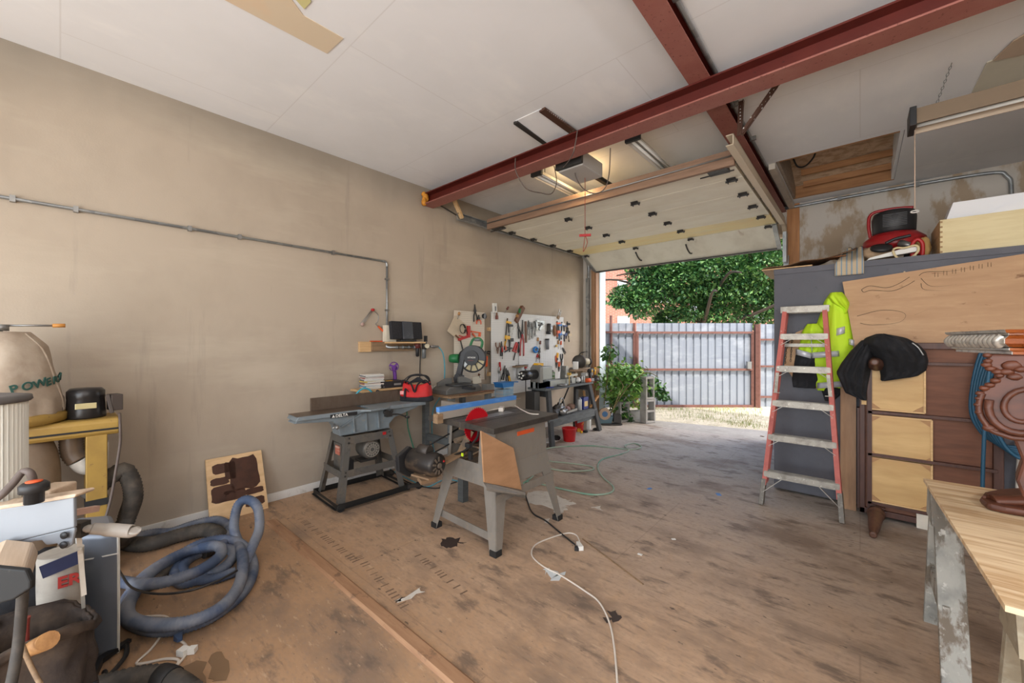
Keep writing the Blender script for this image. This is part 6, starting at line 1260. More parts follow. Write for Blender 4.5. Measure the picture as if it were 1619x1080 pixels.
MB().bar((cxm+.10, cym, .93), (cxm+.30, cym-.02, .915), .09, .05, t=.6).build('table_arm', plain('dark turntable', (64, 64, 66), .4, .4), sgn)
for s in (-1, 1): MB().prism([(s*.05, 0), (s*.26, 0), (s*.26, .04), (s*.14, .085), (s*.05, .085)], (cxm-.06, cym, .937), (0, 1, 0), (0, 0, 1), .02).build('fence', mat('cast grey base', (124, 124, 122), .45, .5), sgn)
hc = onX(748, 567, cxm-.02); hr = .165
hM = Matrix.Translation(hc) @ Matrix.Rotation(radians(28), 4, 'Z')     # local x = out from wall, disc normal along y
def dsk(a, r, y=0): return V((r*cos(a), y, r*sin(a)))
m = MB(hM); pts = [dsk(radians(a), hr, -.03) for a in range(-10, 200, 10)]+[dsk(radians(a), hr*.35, -.03) for a in (200, 90, -10)]
m.quadslab(pts, (0, 1, 0), .06); m.build('upper_guard', plain('dark grey casting', (58, 58, 60), .45, .3), sgn, bevel=.004)
m = MB(hM); m.cyl((0, -.002, 0), (0, .002, 0), hr*.93, n=48); m.build('blade', steel, sgn)
m = MB(hM)
ringp = [dsk(radians(a), hr*.99, -.012) for a in range(-135, 70, 9)]; m.tube(ringp, .011, 6, 2)
for a in (-130, -100, -65, -30, 5, 40): m.bar(dsk(radians(a), .03, -.012), dsk(radians(a), hr*.98, -.012), .012, .014)
m.build('lower_guard_ribs', blackp, sgn)
m = MB(hM); m.quadslab([dsk(radians(a), hr*.95, -.008) for a in range(-135, 76, 10)]+[dsk(radians(-30), .02, -.008)], (0, 1, 0), .003); m.build('lower_guard', plain('dusty amber guard', (176, 160, 118), .4), sgn)
m = MB(hM); m.cyl((-.01, -.045, .01), (-.01, -.03, .01), .092, n=24); m.build('blade_cover', blackp, sgn)
hx_ = (hM.to_3x3() @ V((1, 0, 0))); text('HITACHI', .026, hM @ V((-.058, -.0465, .006)), hx_, (0, 0, 1), whitep, sgn, bold=.0006)
m = MB(hM); m.bar((-.05, -.0462, -.022), (.02, -.0462, -.022), .002, .008, up=(0, 1, 0)); m.build('model_plate', redp, sgn)
m = MB(hM); m.tube([(-.04, 0, .15), (-.0, 0, .235), (.08, 0, .245), (.12, 0, .20), (.10, 0, .12)], .016, 8); m.build('handle', greenp, sgn)
m = MB(hM); m.tube([(.02, 0, .235), (.09, 0, .235)], .02, 8, 0); m.build('grip', greyp, sgn)
m = MB(hM); m.cyl((-.02, .03, .02), (-.04, .20, .0), .06, n=20); m.build('motor', greenp, sgn)
m = MB(hM); m.lathe([(.02, 0), (.05, .01), (.056, .05), (.056, .13)], (-.30, -.03, .0), (1, 0, 0), 18); m.build('motor_end', greenp, sgn)
m = MB(hM); m.bar((-.13, 0, .02), (-.19, .0, -.22), .07, .06); m.bar((-.19, 0, -.22), (-.16, 0, -.37), .11, .09); m.cyl((-.19, -.06, -.22), (-.19, .06, -.22), .035); m.build('pivot_arm', plain('dark grey casting', (58, 58, 60), .45, .3), sgn)
m = MB(hM); m.tube([(-.12, -.02, .10), (-.17, -.02, .05), (-.18, -.02, -.10)], .012, 7); m.build('dust_port', blackr, sgn)
m = MB(); m.box((-3.42, sty1+.0, .89), (.10, .12, .08)); solo(m, 'tool_case', plain('grey case', (110, 108, 104)), 'small grey case with a yellow label right of the mitre saw', 'case')
m = MB(); q = onX(797, 640, -3.42); c = V((-3.42, 3.46, .79)); m.tube([(-3.33, 2.92, .86), (-3.30, 3.1, .862), (-3.34, 3.3, .865), (-3.30, 3.44, .862)], .008, 6); solo(m, 'scrap_stick', brownh, 'dark wood scrap lying along the front of the saw stand top', 'stick')
for i, (y, x, r, lb) in enumerate(((2.83, -3.80, .07, 'crumpled pale paper left of the mitre saw base'), (3.0, -3.84, .06, 'crumpled white paper behind the mitre saw base'), (3.33, -3.82, .07, 'crumpled cream rag behind the right of the mitre saw base'))): crumple('paper_scrap', lb, 'paper', V((x, y, .85+r*.55)), (r*.8, r*1.2, r*.5), whitep, i+20, 16, .4)
# blue container with wire basket
bcx = onX(797, 612, -3.62); bt_ = thing('plastic_tub', 'blue plastic tub with a clear lattice basket beneath by the wide pegboard', 'tub', (-3.62, bcx.y, .80))
BZ = onX(797, 628, -3.62).z
m = MB(); m.box((-3.62, bcx.y-.01, BZ+.20), (.16, .24, .012)); m.prism([(-.12, .0), (.12, .0), (.10, -.055), (-.10, -.055)], (-3.70, bcx.y, BZ+.194), (0, 1, 0), (0, 0, 1), .16); m.bar((-3.62, bcx.y+.10, BZ+.20), (-3.60, bcx.y+.25, BZ+.19), .05, .012); m.build('tray', bluep, bt_, bevel=.003)
m = MB()
for k in range(7):
    y = bcx.y-.09+.03*k; m.bar((-3.54, y, BZ), (-3.54, y, BZ+.14), .006, .006); m.bar((-3.70, y, BZ), (-3.70, y, BZ+.14), .006, .006)
for z in (0, .05, .1, .14): m.bar((-3.54, bcx.y-.09, BZ+z), (-3.54, bcx.y+.09, BZ+z), .006, .006); m.bar((-3.54, bcx.y-.09, BZ+z), (-3.70, bcx.y-.09, BZ+z), .006, .006)
m.build('lattice', mat('pale blue lattice', (140, 186, 214), .4), bt_)
MB().span((-3.695, bcx.y-.085, BZ), (-3.545, bcx.y+.085, BZ+.11)).build('contents', plain('pale grey rags', (190, 196, 200)), bt_)
m = MB(); m.span((-3.74, bcx.y-.14, BZ-.03), (-3.46, bcx.y+.14, BZ-.002)); m.span((-3.62, bcx.y-.02, 0), (-3.56, bcx.y+.04, BZ-.03)); solo(m, 'tub_stand', oldwood, 'narrow timber stand carrying the blue plastic tub', 'stand')
m = MB(); m.box((WX+.012, onX(700, 618, WX).y, onX(700, 618, WX).z), (.02, .09, .12)); m.box((WX+.024, onX(700, 618, WX).y, onX(700, 618, WX).z+.02), (.006, .03, .03)); solo(m, 'wall_outlet', whitep, 'white power outlet on the wall left of the narrow pegboard', 'outlet')
# ================================================================== LATHE BENCH
wx0, wx1, wy0, wy1, WT = -3.60, -3.28, 4.46, 5.76, .79
wbn = thing('workbench', 'long grey and black sawhorse style bench with a lower shelf below wide pegboard', 'workbench', (-3.44, 5.1, 0))
MB().span((wx0, wy0-.02, WT-.03), (wx1, wy1, WT)).build('top_board', benchgrey, wbn, bevel=.003)
for y in (wy0+.10, wy1-.08):
    s = -1 if y < 5 else 1
    for x, xs in ((wx0+.04, wx0+.0), (wx1-.04, wx1+.10)):
        MB().bar((xs-(.04 if x < -3.4 else 0), y+s*.10, 0), (x, y, WT-.03), .085, .045, up=(1, 0, 0)).build('leg', benchdark, wbn, bevel=.003)
    MB().span((wx0+.03, y-.02, WT-.13), (wx1-.03, y+.02, WT-.03)).build('gusset', benchdark, wbn)
m = MB(); m.span((wx0-.02, wy0+.08, .345), (wx1+.04, wy1-.02, .365)); m.build('shelf_board', benchgrey, wbn)
MB().span((wx1+.035, wy0+.0, .25), (wx1+.06, wy1+.02, .36)).build('shelf_rail', benchgrey, wbn, bevel=.003)
MB().span((wx1+.03, wy1-.55, .20), (wx1+.034, wy1+.0, .26)).build('shelf_rail', benchgrey, wbn)
BXc = -3.44
def bo(px, X=BXc): return onX(px, 600, X).y
la = thing('wood_lathe', 'grey wood lathe with a black motor drum clamped to the bench', 'lathe', (BXc, 4.8, WT))
y0_ = bo(830, BXc); y1_ = bo(846, BXc); y2_ = bo(864, BXc); zl = onX(845, 592, BXc).z
m = MB(); m.lathe([(.0, 0), (.06, .005), (.068, .02), (.068, y1_-y0_+.08)], (BXc, y0_-.08, zl), (0, 1, 0), 24); m.build('motor', plain('glossy black motor', (40, 38, 38), .25, .3), la)
m = MB(); 
for k in range(5): a = 2*pi*k/5; m.ball((BXc+.035*cos(a), y0_-.085, zl+.035*sin(a)), .014, 8, 5)
m.build('motor_vents', whitep, la)
m = MB(); m.prism([(-.09, -.12), (.09, -.12), (.09, .10), (.05, .13), (-.05, .13), (-.09, .08)], (BXc, y1_, zl), (1, 0, 0), (0, 0, 1), -.07); m.build('pulley_housing', greypaint, la, bevel=.006)
m = MB(); m.box((BXc, (y1_+y2_)/2+.06, zl+.01), (.15, y2_-y1_-.03, .19)); m.build('headstock', mat('light grey casting', (150, 154, 152), .4, .3), la, bevel=.01)
m = MB(); m.box((BXc, y1_+.08, zl+.135), (.08, .13, .04)); m.build('belt_cap', yellowp, la, bevel=.004)
m = MB(); m.span((BXc-.07, y1_-.02, WT), (BXc-.02, 5.55, WT+.09)); m.span((BXc+.02, y1_-.02, WT), (BXc+.07, 5.55, WT+.09)); m.span((BXc-.07, y1_-.02, WT), (BXc+.07, y2_, WT+.09)); m.build('bed', mat('light grey casting', (150, 154, 152), .4, .3), la, bevel=.004)
m = MB(); m.prism([(-.05, 0), (.07, 0), (.03, .19), (-.03, .19)], (BXc-.05, 5.15, WT+.092), (0, 1, 0), (0, 0, 1), .1); m.cyl((BXc, 5.10, zl), (BXc, 5.33, zl), .03, n=14); m.cyl((BXc, 5.33, zl), (BXc, 5.36, zl), .05, n=16); m.build('tailstock', steel, la)
m = MB(); m.bar((BXc+.12, 4.98, WT+.14), (BXc+.12, 5.33, WT+.145), .012, .035); m.cyl((BXc+.12, 5.15, WT+.02), (BXc+.12, 5.15, WT+.13), .014); m.bar((BXc, 5.15, WT+.10), (BXc+.14, 5.15, WT+.10), .04, .02); m.build('tool_rest', steel, la)
m = MB(); m.cyl((BXc, y2_+.0, zl), (BXc, y2_+.05, zl), .035, n=16); m.build('chuck', steel, la)
def can(name, label, cat, px, X, r, h, mt, z=WT, lid=None, top=None):
    y = bo(px, X); t = thing(name, label, cat, (X, y, z)); MB().lathe([(r*.96, 0), (r, .004), (r, h-.004), (r*.96, h)], (X, y, z+.001), (0, 0, 1), 20).build('body', mt, t)
    if lid: MB().lathe([(r*.9, 0), (r*.5, .015), (r*.3, .03)], (X, y, z+h+.001), (0, 0, 1), 14).build('cap', lid, t)
    return t
can('spray_can', 'green and grey spray can standing behind the lathe bed', 'can', 874, -3.56, .033, .19, mat('green label', (96, 150, 90), .4, layers=[((206, 206, 200), (1, 1, 22), .5, .55, 'noise', .9)]), WT, steel)
can('plastic_cup', 'small clear plastic cup standing on the bench right of the lathe', 'cup', 897, -3.50, .035, .09, whitep)
g = thing('bench_grinder', 'dark bench grinder with white wheel at the far bench end', 'grinder', (-3.5, bo(922, -3.5), WT)); gy = bo(918, -3.52)
gz = onX(918, 572, -3.52).z
m = MB(); m.span((-3.60, gy-.10, WT), (-3.42, gy+.14, gz-.10)); m.build('stand_box', plain('wooden riser', (150, 130, 104)), g)
m = MB(); m.lathe([(.0, -.05), (.10, -.045), (.115, -.03), (.115, .03), (.10, .045), (.0, .05)], (-3.53, gy-.03, gz), (.5, -1, 0), 28); m.build('wheel_guard', plain('dark grey guard', (66, 62, 58), .5, .3), g)
m = MB(); m.cyl((-3.50, gy+.02, gz), (-3.46, gy+.14, gz), .055, n=20); m.build('motor', plain('tan cylinder', (196, 186, 160), .4), g)
m = MB(); m.cyl((-3.455, gy+.15, gz), (-3.45, gy+.17, gz), .06, n=20); m.build('wheel', dsteel, g)
m = MB(); m.tube([(-3.53, gy-.04, gz+.11), (-3.5, gy-.02, gz+.15), (-3.45, gy-.0, gz+.16)], .008, 6); m.bar((-3.47, gy-.05, gz+.165), (-3.42, gy+.04, gz+.17), .03, .01); m.build('eye_shield', dsteel, g)
can('plastic_cup', 'white ribbed plastic beaker in front of the bench grinder', 'beaker', 910, -3.38, .045, .12, whitep, gz-.10)
m = MB(); m.span((-3.44, bo(903, -3.36), gz-.125), (-3.31, bo(925, -3.36), gz-.101)); m.span((-3.41, bo(912, -3.36)-.02, WT), (-3.37, bo(912, -3.36)+.02, gz-.125)); solo(m, 'wooden_riser', oldwood, 'wooden riser shelf under the white beaker on the bench', 'riser')
dr = thing('cordless_drill', 'black and yellow cordless drill lying at the far bench end', 'drill', (-3.32, bo(934, -3.32), WT)); dy = bo(934, -3.34)
m = MB(); m.lathe([(.02, 0), (.035, .01), (.036, .12), (.022, .15)], (-3.33, dy-.09, WT+.18), (0, 1, .05), 16); m.bar((-3.33, dy-.04, WT+.16), (-3.33, dy-.02, WT+.05), .035, .045); m.build('body', blackp, dr)
MB().box((-3.33, dy-.01, WT+.03), (.07, .10, .05)).build('battery', greyp, dr, bevel=.005); m = MB(); m.cyl((-3.33, dy+.07, WT+.185), (-3.33, dy+.11, WT+.187), .018, n=12); m.build('chuck', steel, dr)
MB().box((-3.296, dy-.03, WT+.18), (.004, .03, .04)).build('side_panel', yellowp, dr)
m = MB(); m.box((-3.40, bo(928, -3.4), WT+.12), (.10, .26, .055), .1); solo(m, 'sander_case', plain('pale grey case', (196, 194, 188)), 'pale flat power tool case on the bench before the drill', 'case', bevel=.01)
m = MB(); m.lathe([(.0, 0), (.06, .0), (.062, .03), (.05, .05), (.04, .055), (.0, .056)], (-3.32, bo(942, -3.32), WT+.001), (0, 0, 1), 24); m.lathe([(.0, 0), (.03, .01), (.034, .03), (.0, .05)], (-3.32, bo(942, -3.32), WT+.058), (0, 0, 1), 16); solo(m, 'palm_sander', dsteel, 'round dark grey palm sander on the end of the bench', 'sander')
m = MB(); m.tube([V((-3.32, bo(941, -3.32), WT+.20))+V((0, .022*cos(t), .022*sin(t))) for t in [2*pi*k/10 for k in range(10)]], .009, 8, 2, closed=True, cap=False); m.cyl((-3.32, bo(941, -3.32), WT+.108), (-3.32, bo(941, -3.32), WT+.18), .01); solo(m, 'yellow_knob', yellowp, 'yellow ring knob sticking up at the bench end', 'knob')
m = MB(); m.cyl((-3.30, bo(929, -3.3)-.03, WT+.035), (-3.28, bo(929, -3.3)+.04, WT+.035), .034, n=16); solo(m, 'tape_measure', orangep, 'orange tape measure lying on the front of the bench', 'tape measure')
can('paint_tin', 'small shiny tin standing at the right of the lathe tailstock', 'tin', 921, -3.34, .04, .11, steel)
crumple('sock_rag', 'white crumpled rag lying behind the lathe tool rest', 'rag', V((-3.38, bo(913, -3.38), WT+.05)), (.05, .06, .045), whitep, 33, 16, .35)
m = MB(); m.lathe([(.0, 0), (.07, .0), (.085, .012), (.08, .028), (.0, .03)], (-3.34, bo(888, -3.34), WT+.001), (0, 0, 1), 24); solo(m, 'metal_dish', steel, 'flat round metal dish on the bench before the lathe', 'dish')
m = MB(); m.bar((-3.30, bo(864, -3.3), WT+.012), (-3.27, bo(874, -3.28), WT+.012), .02, .014); solo(m, 'blue_pencil', plain('dark blue', (40, 60, 130)), 'dark blue marker lying at the near end of the bench', 'marker')
m = MB(); m.cyl((-3.30, bo(900, -3.3), WT), (-3.30, bo(900, -3.3), WT+.17), .007); m.bar((-3.33, bo(900, -3.3), WT+.17), (-3.27, bo(900, -3.3), WT+.17), .02, .04); solo(m, 'glue_bottle', plain('amber brass', (200, 160, 70), .4, .4), 'small brass coloured fitting standing upright on bench', 'fitting')
crumple('tool_pile', 'dark drill chuck parts heaped behind the lathe tailstock', 'tool parts', V((-3.52, bo(897, -3.52), WT+.07)), (.06, .08, .07), dsteel, 41, 16, .7)
m = MB(); m.tube([(-3.5, bo(831, -3.5), WT+.12), (-3.62, bo(834, -3.6), .5), (-3.75, bo(838, -3.75), .2), (-3.8, bo(842, -3.8), .01)], .006, 6); solo(m, 'cable', cordb, 'dark cable dropping from the lathe motor to floor', 'cable')
m = MB(); m.cyl((-3.6, bo(893, -3.5), .37), (-3.42, bo(893, -3.5), WT-.04), .012); solo(m, 'metal_rod', blackp, 'thin black rod leaning under the bench', 'rod')
# shelf contents
SZ = .366
random.seed(14)
pil = [('circular_saw', 'saw'), ('router_body', 'router'), ('motor_part', 'motor'), ('gear_part', 'gear'), ('pulley_part', 'pulley'), ('bracket_part', 'bracket')]
for i, (px, X, r, mt, lb) in enumerate(((876, -3.30, .075, dsteel, 'dark cast machine part at the near end of bench shelf'), (884, -3.34, .085, steel, 'shiny metal tool body heaped on the bench shelf'), (889, -3.28, .06, steel, 'small shiny casting before the heap on the bench shelf'), (880, -3.45, .08, plain('dark brown casting', (70, 62, 58), .5, .4), 'brown cast part behind the heap on the bench shelf'), (896, -3.38, .06, plain('pinkish rag', (150, 118, 112), .8), 'dusty pink rag on the bench shelf'), (903, -3.42, .07, plain('dusty brown bag', (140, 112, 96), .85), 'dusty brown paper bag on the bench shelf'))):
    y = bo(px, X); m = MB(); m.ball((X, y, SZ+r*.8), (r*.8, r*1.1, r*.75), 18, 12, lambda d: 1+.45*noise.noise(d*3+V((i, 0, 0))))
    if i < 4:
        m.cyl((X, y-.08, SZ+r), (X+.02, y+.09, SZ+r*1.2), r*.35, n=14); m.cyl((X-.02, y, SZ+.02), (X+.03, y+.02, SZ+r*2), r*.25, n=12); m.box((X, y+.03, SZ+r*1.1), (r, r*.5, r*.5), .4)
    solo(m, ['machine_part', 'machine_part', 'machine_part', 'machine_part', 'rag', 'paper_bag'][i], mt, lb, ['machine part', 'machine part', 'machine part', 'machine part', 'rag', 'bag'][i])
m = MB(); m.tube([(-3.4, bo(884, -3.4), SZ+.02), (-3.4, bo(884, -3.4)+.02, SZ+.2), (-3.4, bo(890, -3.4), SZ+.21), (-3.4, bo(892, -3.4), SZ+.1)], .012, 8); solo(m, 'metal_handle', steel, 'curved steel handle rising from the heap on the bench shelf', 'handle')
m = MB(); m.bar((-3.27, bo(895, -3.27), SZ+.03), (-3.26, bo(912, -3.26), SZ+.05), .02, .03); solo(m, 'trowel', steel, 'pointed steel trowel lying along the front of bench shelf', 'trowel')
can('spray_can', 'silver white spray can standing on the bench shelf', 'can', 916.5, -3.33, .034, .17, plain('silver white can', (196, 196, 192), .35, .3), SZ, steel)
tn = thing('solvent_tin', 'blue rectangular solvent tin with a cream label on bench shelf', 'tin', (-3.31, bo(925, -3.31), SZ)); ty = bo(925, -3.31)
MB().box((-3.33, ty, SZ+.098), (.08, .15, .19)).build('body', plain('navy blue tin', (44, 54, 120), .35, .2), tn, bevel=.004); MB().box((-3.289, ty, SZ+.09), (.001, .10, .08)).build('label', plain('cream gold label', (206, 180, 120), .5), tn); MB().cyl((-3.33, ty-.03, SZ+.193), (-3.33, ty-.03, SZ+.21), .018, n=12).build('cap', blackp, tn)
m = MB(); m.bar((-3.28, bo(933, -3.28), SZ+.02), (-3.24, bo(946, -3.24), SZ+.19), .03, .03); solo(m, 'mallet_handle', woodh, 'wooden tool handle leaning at the right of the bench shelf', 'handle')
m = MB(); m.bar((-3.38, bo(926, -3.38), SZ+.02), (-3.40, bo(923, -3.4), SZ+.28), .03, .025); solo(m, 'wooden_stick', woodh, 'short wooden stick standing behind the blue solvent tin', 'stick')
# under the bench
def bucket(label, c, r, h, mt, hm):
    t = thing('bucket', label, 'bucket', c); MB().lathe([(r*.78, 0), (r*.8, .004), (r, h-.012), (r*1.05, h-.01), (r*1.05, h), (r*.96, h), (r*.76, .01), (0, .01)], c, (0, 0, 1), 28).build('pail', mt, t)
    MB().tube([V(c)+V((r*1.04*cos(a)*.98, r*1.04*sin(a), h+.02-.05*abs(sin(a/2)))) for a in [pi*k/8 for k in range(9)]], .004, 6).build('handle', hm, t); return t
c = fl(900, 697); bucket('bright red plastic bucket on the floor before the bench', (c.x, c.y, 0), .105, .19, plain('red bucket plastic', (196, 34, 36), .4, 0, .3), steel)
c = fl(916, 684); bucket('small red and yellow tub behind the red bucket', (c.x-.05, c.y+.08, 0), .075, .17, mat('red yellow tub', (190, 40, 40), .5, layers=[((220, 180, 60), 9, .55, .6, 'noise', .9)]), steel)
can('paint_tin', 'grey brown paint tin on the floor under the bench', 'tin', 922, -3.40, .055, .16, plain('grey brown tin', (150, 138, 124)), 0); can('paint_tin', 'white plastic jar on the floor under the bench', 'jar', 929.5, -3.38, .05, .17, whitep, 0)
m = MB(); m.ball((c.x+.05, c.y-.02, .02), .02); solo(m, 'yellow_cap', yellowp, 'small yellow cap on the floor beside the red and yellow tub', 'cap')
m = MB(); p = fl(945, 680); m.ball((p.x-.02, p.y-.02, .02), (.04, .09, .02)); m.ball((p.x-.05, p.y-.30, .022), (.04, .05, .022)); solo(m, 'black_shoe', blackr, 'dark rubber scrap lying on the floor beneath the bench', 'scrap')
p = fl(880, 697); m = MB(); m.ball((p.x, p.y, .04), (.05, .07, .04), 12, 8, lambda d: 1+.5*noise.noise(d*3)); solo(m, 'chuck_part', blackr, 'small black motor part left of the red bucket', 'machine part')
p = fl(868, 701); m = MB(); m.ball((p.x-.06, p.y+.12, .012), (.12, .2, .012)); solo(m, 'white_lid', whitep, 'flattened white plastic lid under the near end of the bench', 'lid')
p = fl(842, 684); mt_ = thing('small_motor', 'small rusty motor hanging below the bench near legs', 'motor', (-3.46, 4.42, .1)); 
m = MB(); q = onX(843, 676, -3.42); m.cyl(q+V((0, 0, -.08)), q+V((0, 0, .09)), .07, n=16); m.build('housing', plain('rusty grey motor', (120, 104, 88), .6, .3), mt_); m = MB(); m.span((q.x-.09, q.y-.06, q.z+.09), (q.x+.07, q.y+.06, WT-.035)); m.build('mount', dsteel, mt_)
m = MB(); m.tube([q+V((0, .0, -.08)), V((q.x+.02, q.y-.02, .03)), (q.x+.05, q.y-.25, .008), (q.x+.2, q.y-.3, .008), (q.x+.22, q.y-.05, .008), (q.x+.15, q.y+.15, .008)], .007, 6); solo(m, 'cable', cordb, 'black cable trailing on the floor from the small hanging motor', 'cable')
p = fl(823, 704); m = MB(); m.ball((p.x, p.y+.15, .08), (.08, .1, .08), 12, 8, lambda d: 1+.3*noise.noise(d*3)); solo(m, 'plastic_bag', whitep, 'crumpled clear white bag under the bench by the saw', 'bag')
# electric grinder outside by the jamb
p = fl(958, 672); gs = thing('wet_grindstone', 'blue grey wet grindstone on the floor by the door jamb', 'grindstone', (p.x, p.y, 0))
m = MB(); m.prism([(-.09, 0), (.09, 0), (.13, .13), (-.13, .13)], (p.x, p.y, .02), R_, (0, 0, 1), -.12); m.build('trough', mat('blue grey trough', (96, 122, 132), .5), gs)
m = MB(); c = V((p.x, p.y, .19))-R_*.02; m.cyl(c-F_*.01, c+F_*.04, .10, n=28); m.build('stone', plain('tan grindstone', (176, 152, 128), .8), gs); m = MB(); m.cyl(c-F_*.013, c-F_*.011, .05, n=20); m.build('hub_label', plain('blue hub', (70, 110, 150)), gs)
m = MB(); m.box(V((p.x, p.y, .12))+R_*.19, (.12, .1, .14), YAW); m.box(V((p.x, p.y, .02))+R_*.1, (.34, .12, .02), YAW); m.build('motor', dsteel, gs)
# ================================================================== DUST COLLECTOR
yel = mat('dusty yellow steel', (166, 134, 66), .5, .15, layers=[((138, 108, 56), 6, .45, .7, 'noise', .6), ((120, 90, 60), 20, .64, .7, 'noise', .7)])
canv = mat('dusty canvas bag', (176, 160, 142), .95, layers=[((142, 124, 106), (3, 3, 3), .42, .66, 'noise', .8), ((198, 186, 170), (6, 6, 4), .5, .7, 'noise', .6)], bump=(70, .25, .003))
dcx = -3.60; dcol = thing('dust_collector', 'yellow dust collector with tall dusty canvas bag by the left wall', 'dust collector', (dcx, 0, 0))
ye = .245
m = MB(); pr = [(-.14, 0), (.14, 0), (.155, .02), (.155, .085), (.14, .10), (-.14, .10), (-.155, .085), (-.155, .02)]
m.prism([(y, x) for x, y in [(x*1, z) for x, z in pr]] if False else [(a, b) for a, b in pr], (dcx, -.9, .88), (-1, 0, 0), (0, 0, 1), 1.145); m.build('frame_beam', yel, dcol, bevel=.01)
m = MB(); m.span((dcx+.154, -.9, .912), (dcx+.162, ye, .922)); m.span((dcx-.16, ye-.002, .912), (dcx+.16, ye+.004, .922)); m.build('beam_seam', blackr, dcol)
for x in (dcx+.10, dcx-.12):
    m = MB(); m.bar((x, ye-.10, 0), (x, ye-.10, .885), .10, .09); m.build('leg', yel, dcol, bevel=.004)
MB().span((dcx+.045, ye-.15, .46), (dcx+.155, ye-.05, .50)).build('tape_band', blackr, dcol)
MB().span((dcx+.06, ye-.054, .70), (dcx+.14, ye-.050, .84)).build('instruction_label', plain('pale grey label', (186, 180, 168), .7), dcol)
mcx, mcy = dcx+.0, .105
m = MB(); m.lathe([(.0, 0), (.086, 0), (.090, .01), (.086, .05), (.082, .12), (.084, .125), (.084, .165), (.07, .182), (.0, .185)], (mcx, mcy, .98), (0, 0, 1), 28); m.build('motor', plain('dusty glossy black motor', (44, 42, 42), .3, .3), dcol)
m = MB(); c = V((mcx, mcy, 1.06)); vd = V((-c.x, -c.y, 0)).normalized(); sd_ = V((-vd.y, vd.x, 0)); m.bar(c+vd*.086-sd_*.045, c+vd*.086+sd_*.045, .006, .034, up=(0, 0, 1)); m.build('rating_plate', plain('silver gold plate', (206, 196, 150), .3, .5), dcol, bevel=.002)
m = MB(); m.box((mcx+.02, mcy+.125, 1.065), (.09, .055, .10), .2); m.bar((mcx+.06, mcy+.09, 1.12), (mcx+.07, mcy+.11, 1.0), .012, .02); m.build('capacitor_box', plain('dusty dark box', (70, 60, 54), .6), dcol, bevel=.004)
m = MB(); m.box((mcx, mcy-.12, 1.02), (.09, .05, .08)); m.build('junction_box', dsteel, dcol)
bx, by = dcx-.02, -.22
def bagR(z): return [.10, .165, .185, .20, .215, .235, .235][min(6, int(z*6))]*(1-(z*6) % 1)+([.10, .165, .185, .20, .215, .235, .235]+[.235])[min(6, int(z*6))+1]*((z*6) % 1) if z < 1 else .235
BT, BB = 1.505, 1.03
def bagp(a, t, amp=1): 
    r = bagR(t)*(1+amp*(.035*sin(a*5+t*3)+.06*noise.noise(V((cos(a)*1.6, sin(a)*1.6, t*3)))+(.03*sin(a*13+2) if t > .8 else 0)))
    return V((bx+r*cos(a), by+r*sin(a), BT+(BB-BT)*t))
m = MB(); m.grid(lambda u, v: bagp(2*pi*u, min(v, .9999)), 64, 34, True, True); m.build('upper_bag', canv, dcol)
m = MB(); m.tube([bagp(1.0+.35*t, t)*1.0 for t in [.02, .2, .4, .6, .8, .97]], .006, 6); m.build('bag_seam', canv, dcol)
m = MB(); m.lathe([(.235, 0), (.255, .01), (.255, .05), (.235, .06)], (bx, by, .98), (0, 0, 1), 40); m.build('bag_ring', yel, dcol)
txtm = plain('faded green print', (52, 92, 84), .8, 0, .3)
a0 = math.atan2(-by, -bx)      # angle of the side that faces the camera
ad_ = [.19, .225, .28, .19, .21, .25, .2, .18, .1, .2]
for k, ch_ in enumerate('POWERMA'):
    t = .70-.016*k; a = a0+.16+sum(ad_[:k]); p = bagp(a, t); q = bagp(a+.05, t-.007); ux = (q-p).normalized(); o_ = V((cos(a), sin(a), 0)); uy = V((0, 0, 1))-o_*(-.12); uy = (uy-ux*uy.dot(ux)).normalized()
    text(ch_, .062, p+o_*.004-ux*.004, ux, uy, txtm, dcol, ext=.002, bold=.0016, name='letter')
hgr = MB(); p = V((bx, by, 1.51)); hgr.cyl(p, p+V((0, 0, .035)), .03, n=12); hgr.cyl(p+V((0, 0, .03)), p+V((.02, .22, .035)), .006, n=8); hgr.cyl(p+V((0, 0, .0)), p+V((0, 0, -.5)), .008, n=6); hgr.build('hanger_rod', steel, dcol)
MB().cyl(p+V((.018, .19, .034)), p+V((.022, .24, .036)), .012, n=10).build('rod_cap', mat('amber cap', (190, 130, 60), .5), dcol)
m = MB(); m.grid(lambda u, v: V((bx+(.225*(1+.05*noise.noise(V((cos(2*pi*u)*2, sin(2*pi*u)*2, v*4)))))*cos(2*pi*u)*(1-.18*(2*v-1)**4), by+.225*sin(2*pi*u)*(1-.18*(2*v-1)**4), .88-.72*v)), 48, 20, True, True); m.build('lower_bag', mat('brown dusty bag', (150, 132, 114), .95, layers=[((116, 98, 80), 5, .45, .7, 'noise', .8)]), dcol)
q0 = V((dcx-.03, mcy-.06, .885)); m = MB(); m.hose([q0, q0+V((.0, -.0, -.06)), q0+V((.0, .005, -.12)), q0+V((.01, .03, -.17))], .052, .016, .05, 18); m.build('clear_duct', plain('brown translucent duct', (108, 90, 74), .4), dcol)
m = MB(); m.tube([q0+V((.01, .03, -.165)), q0+V((.01, .06, -.21)), q0+V((.0, .12, -.23))], .05, 14); m.build('duct_elbow', plain('white duct elbow', (212, 208, 200), .5), dcol)
hz0 = onX(184, 748, dcx+.05)
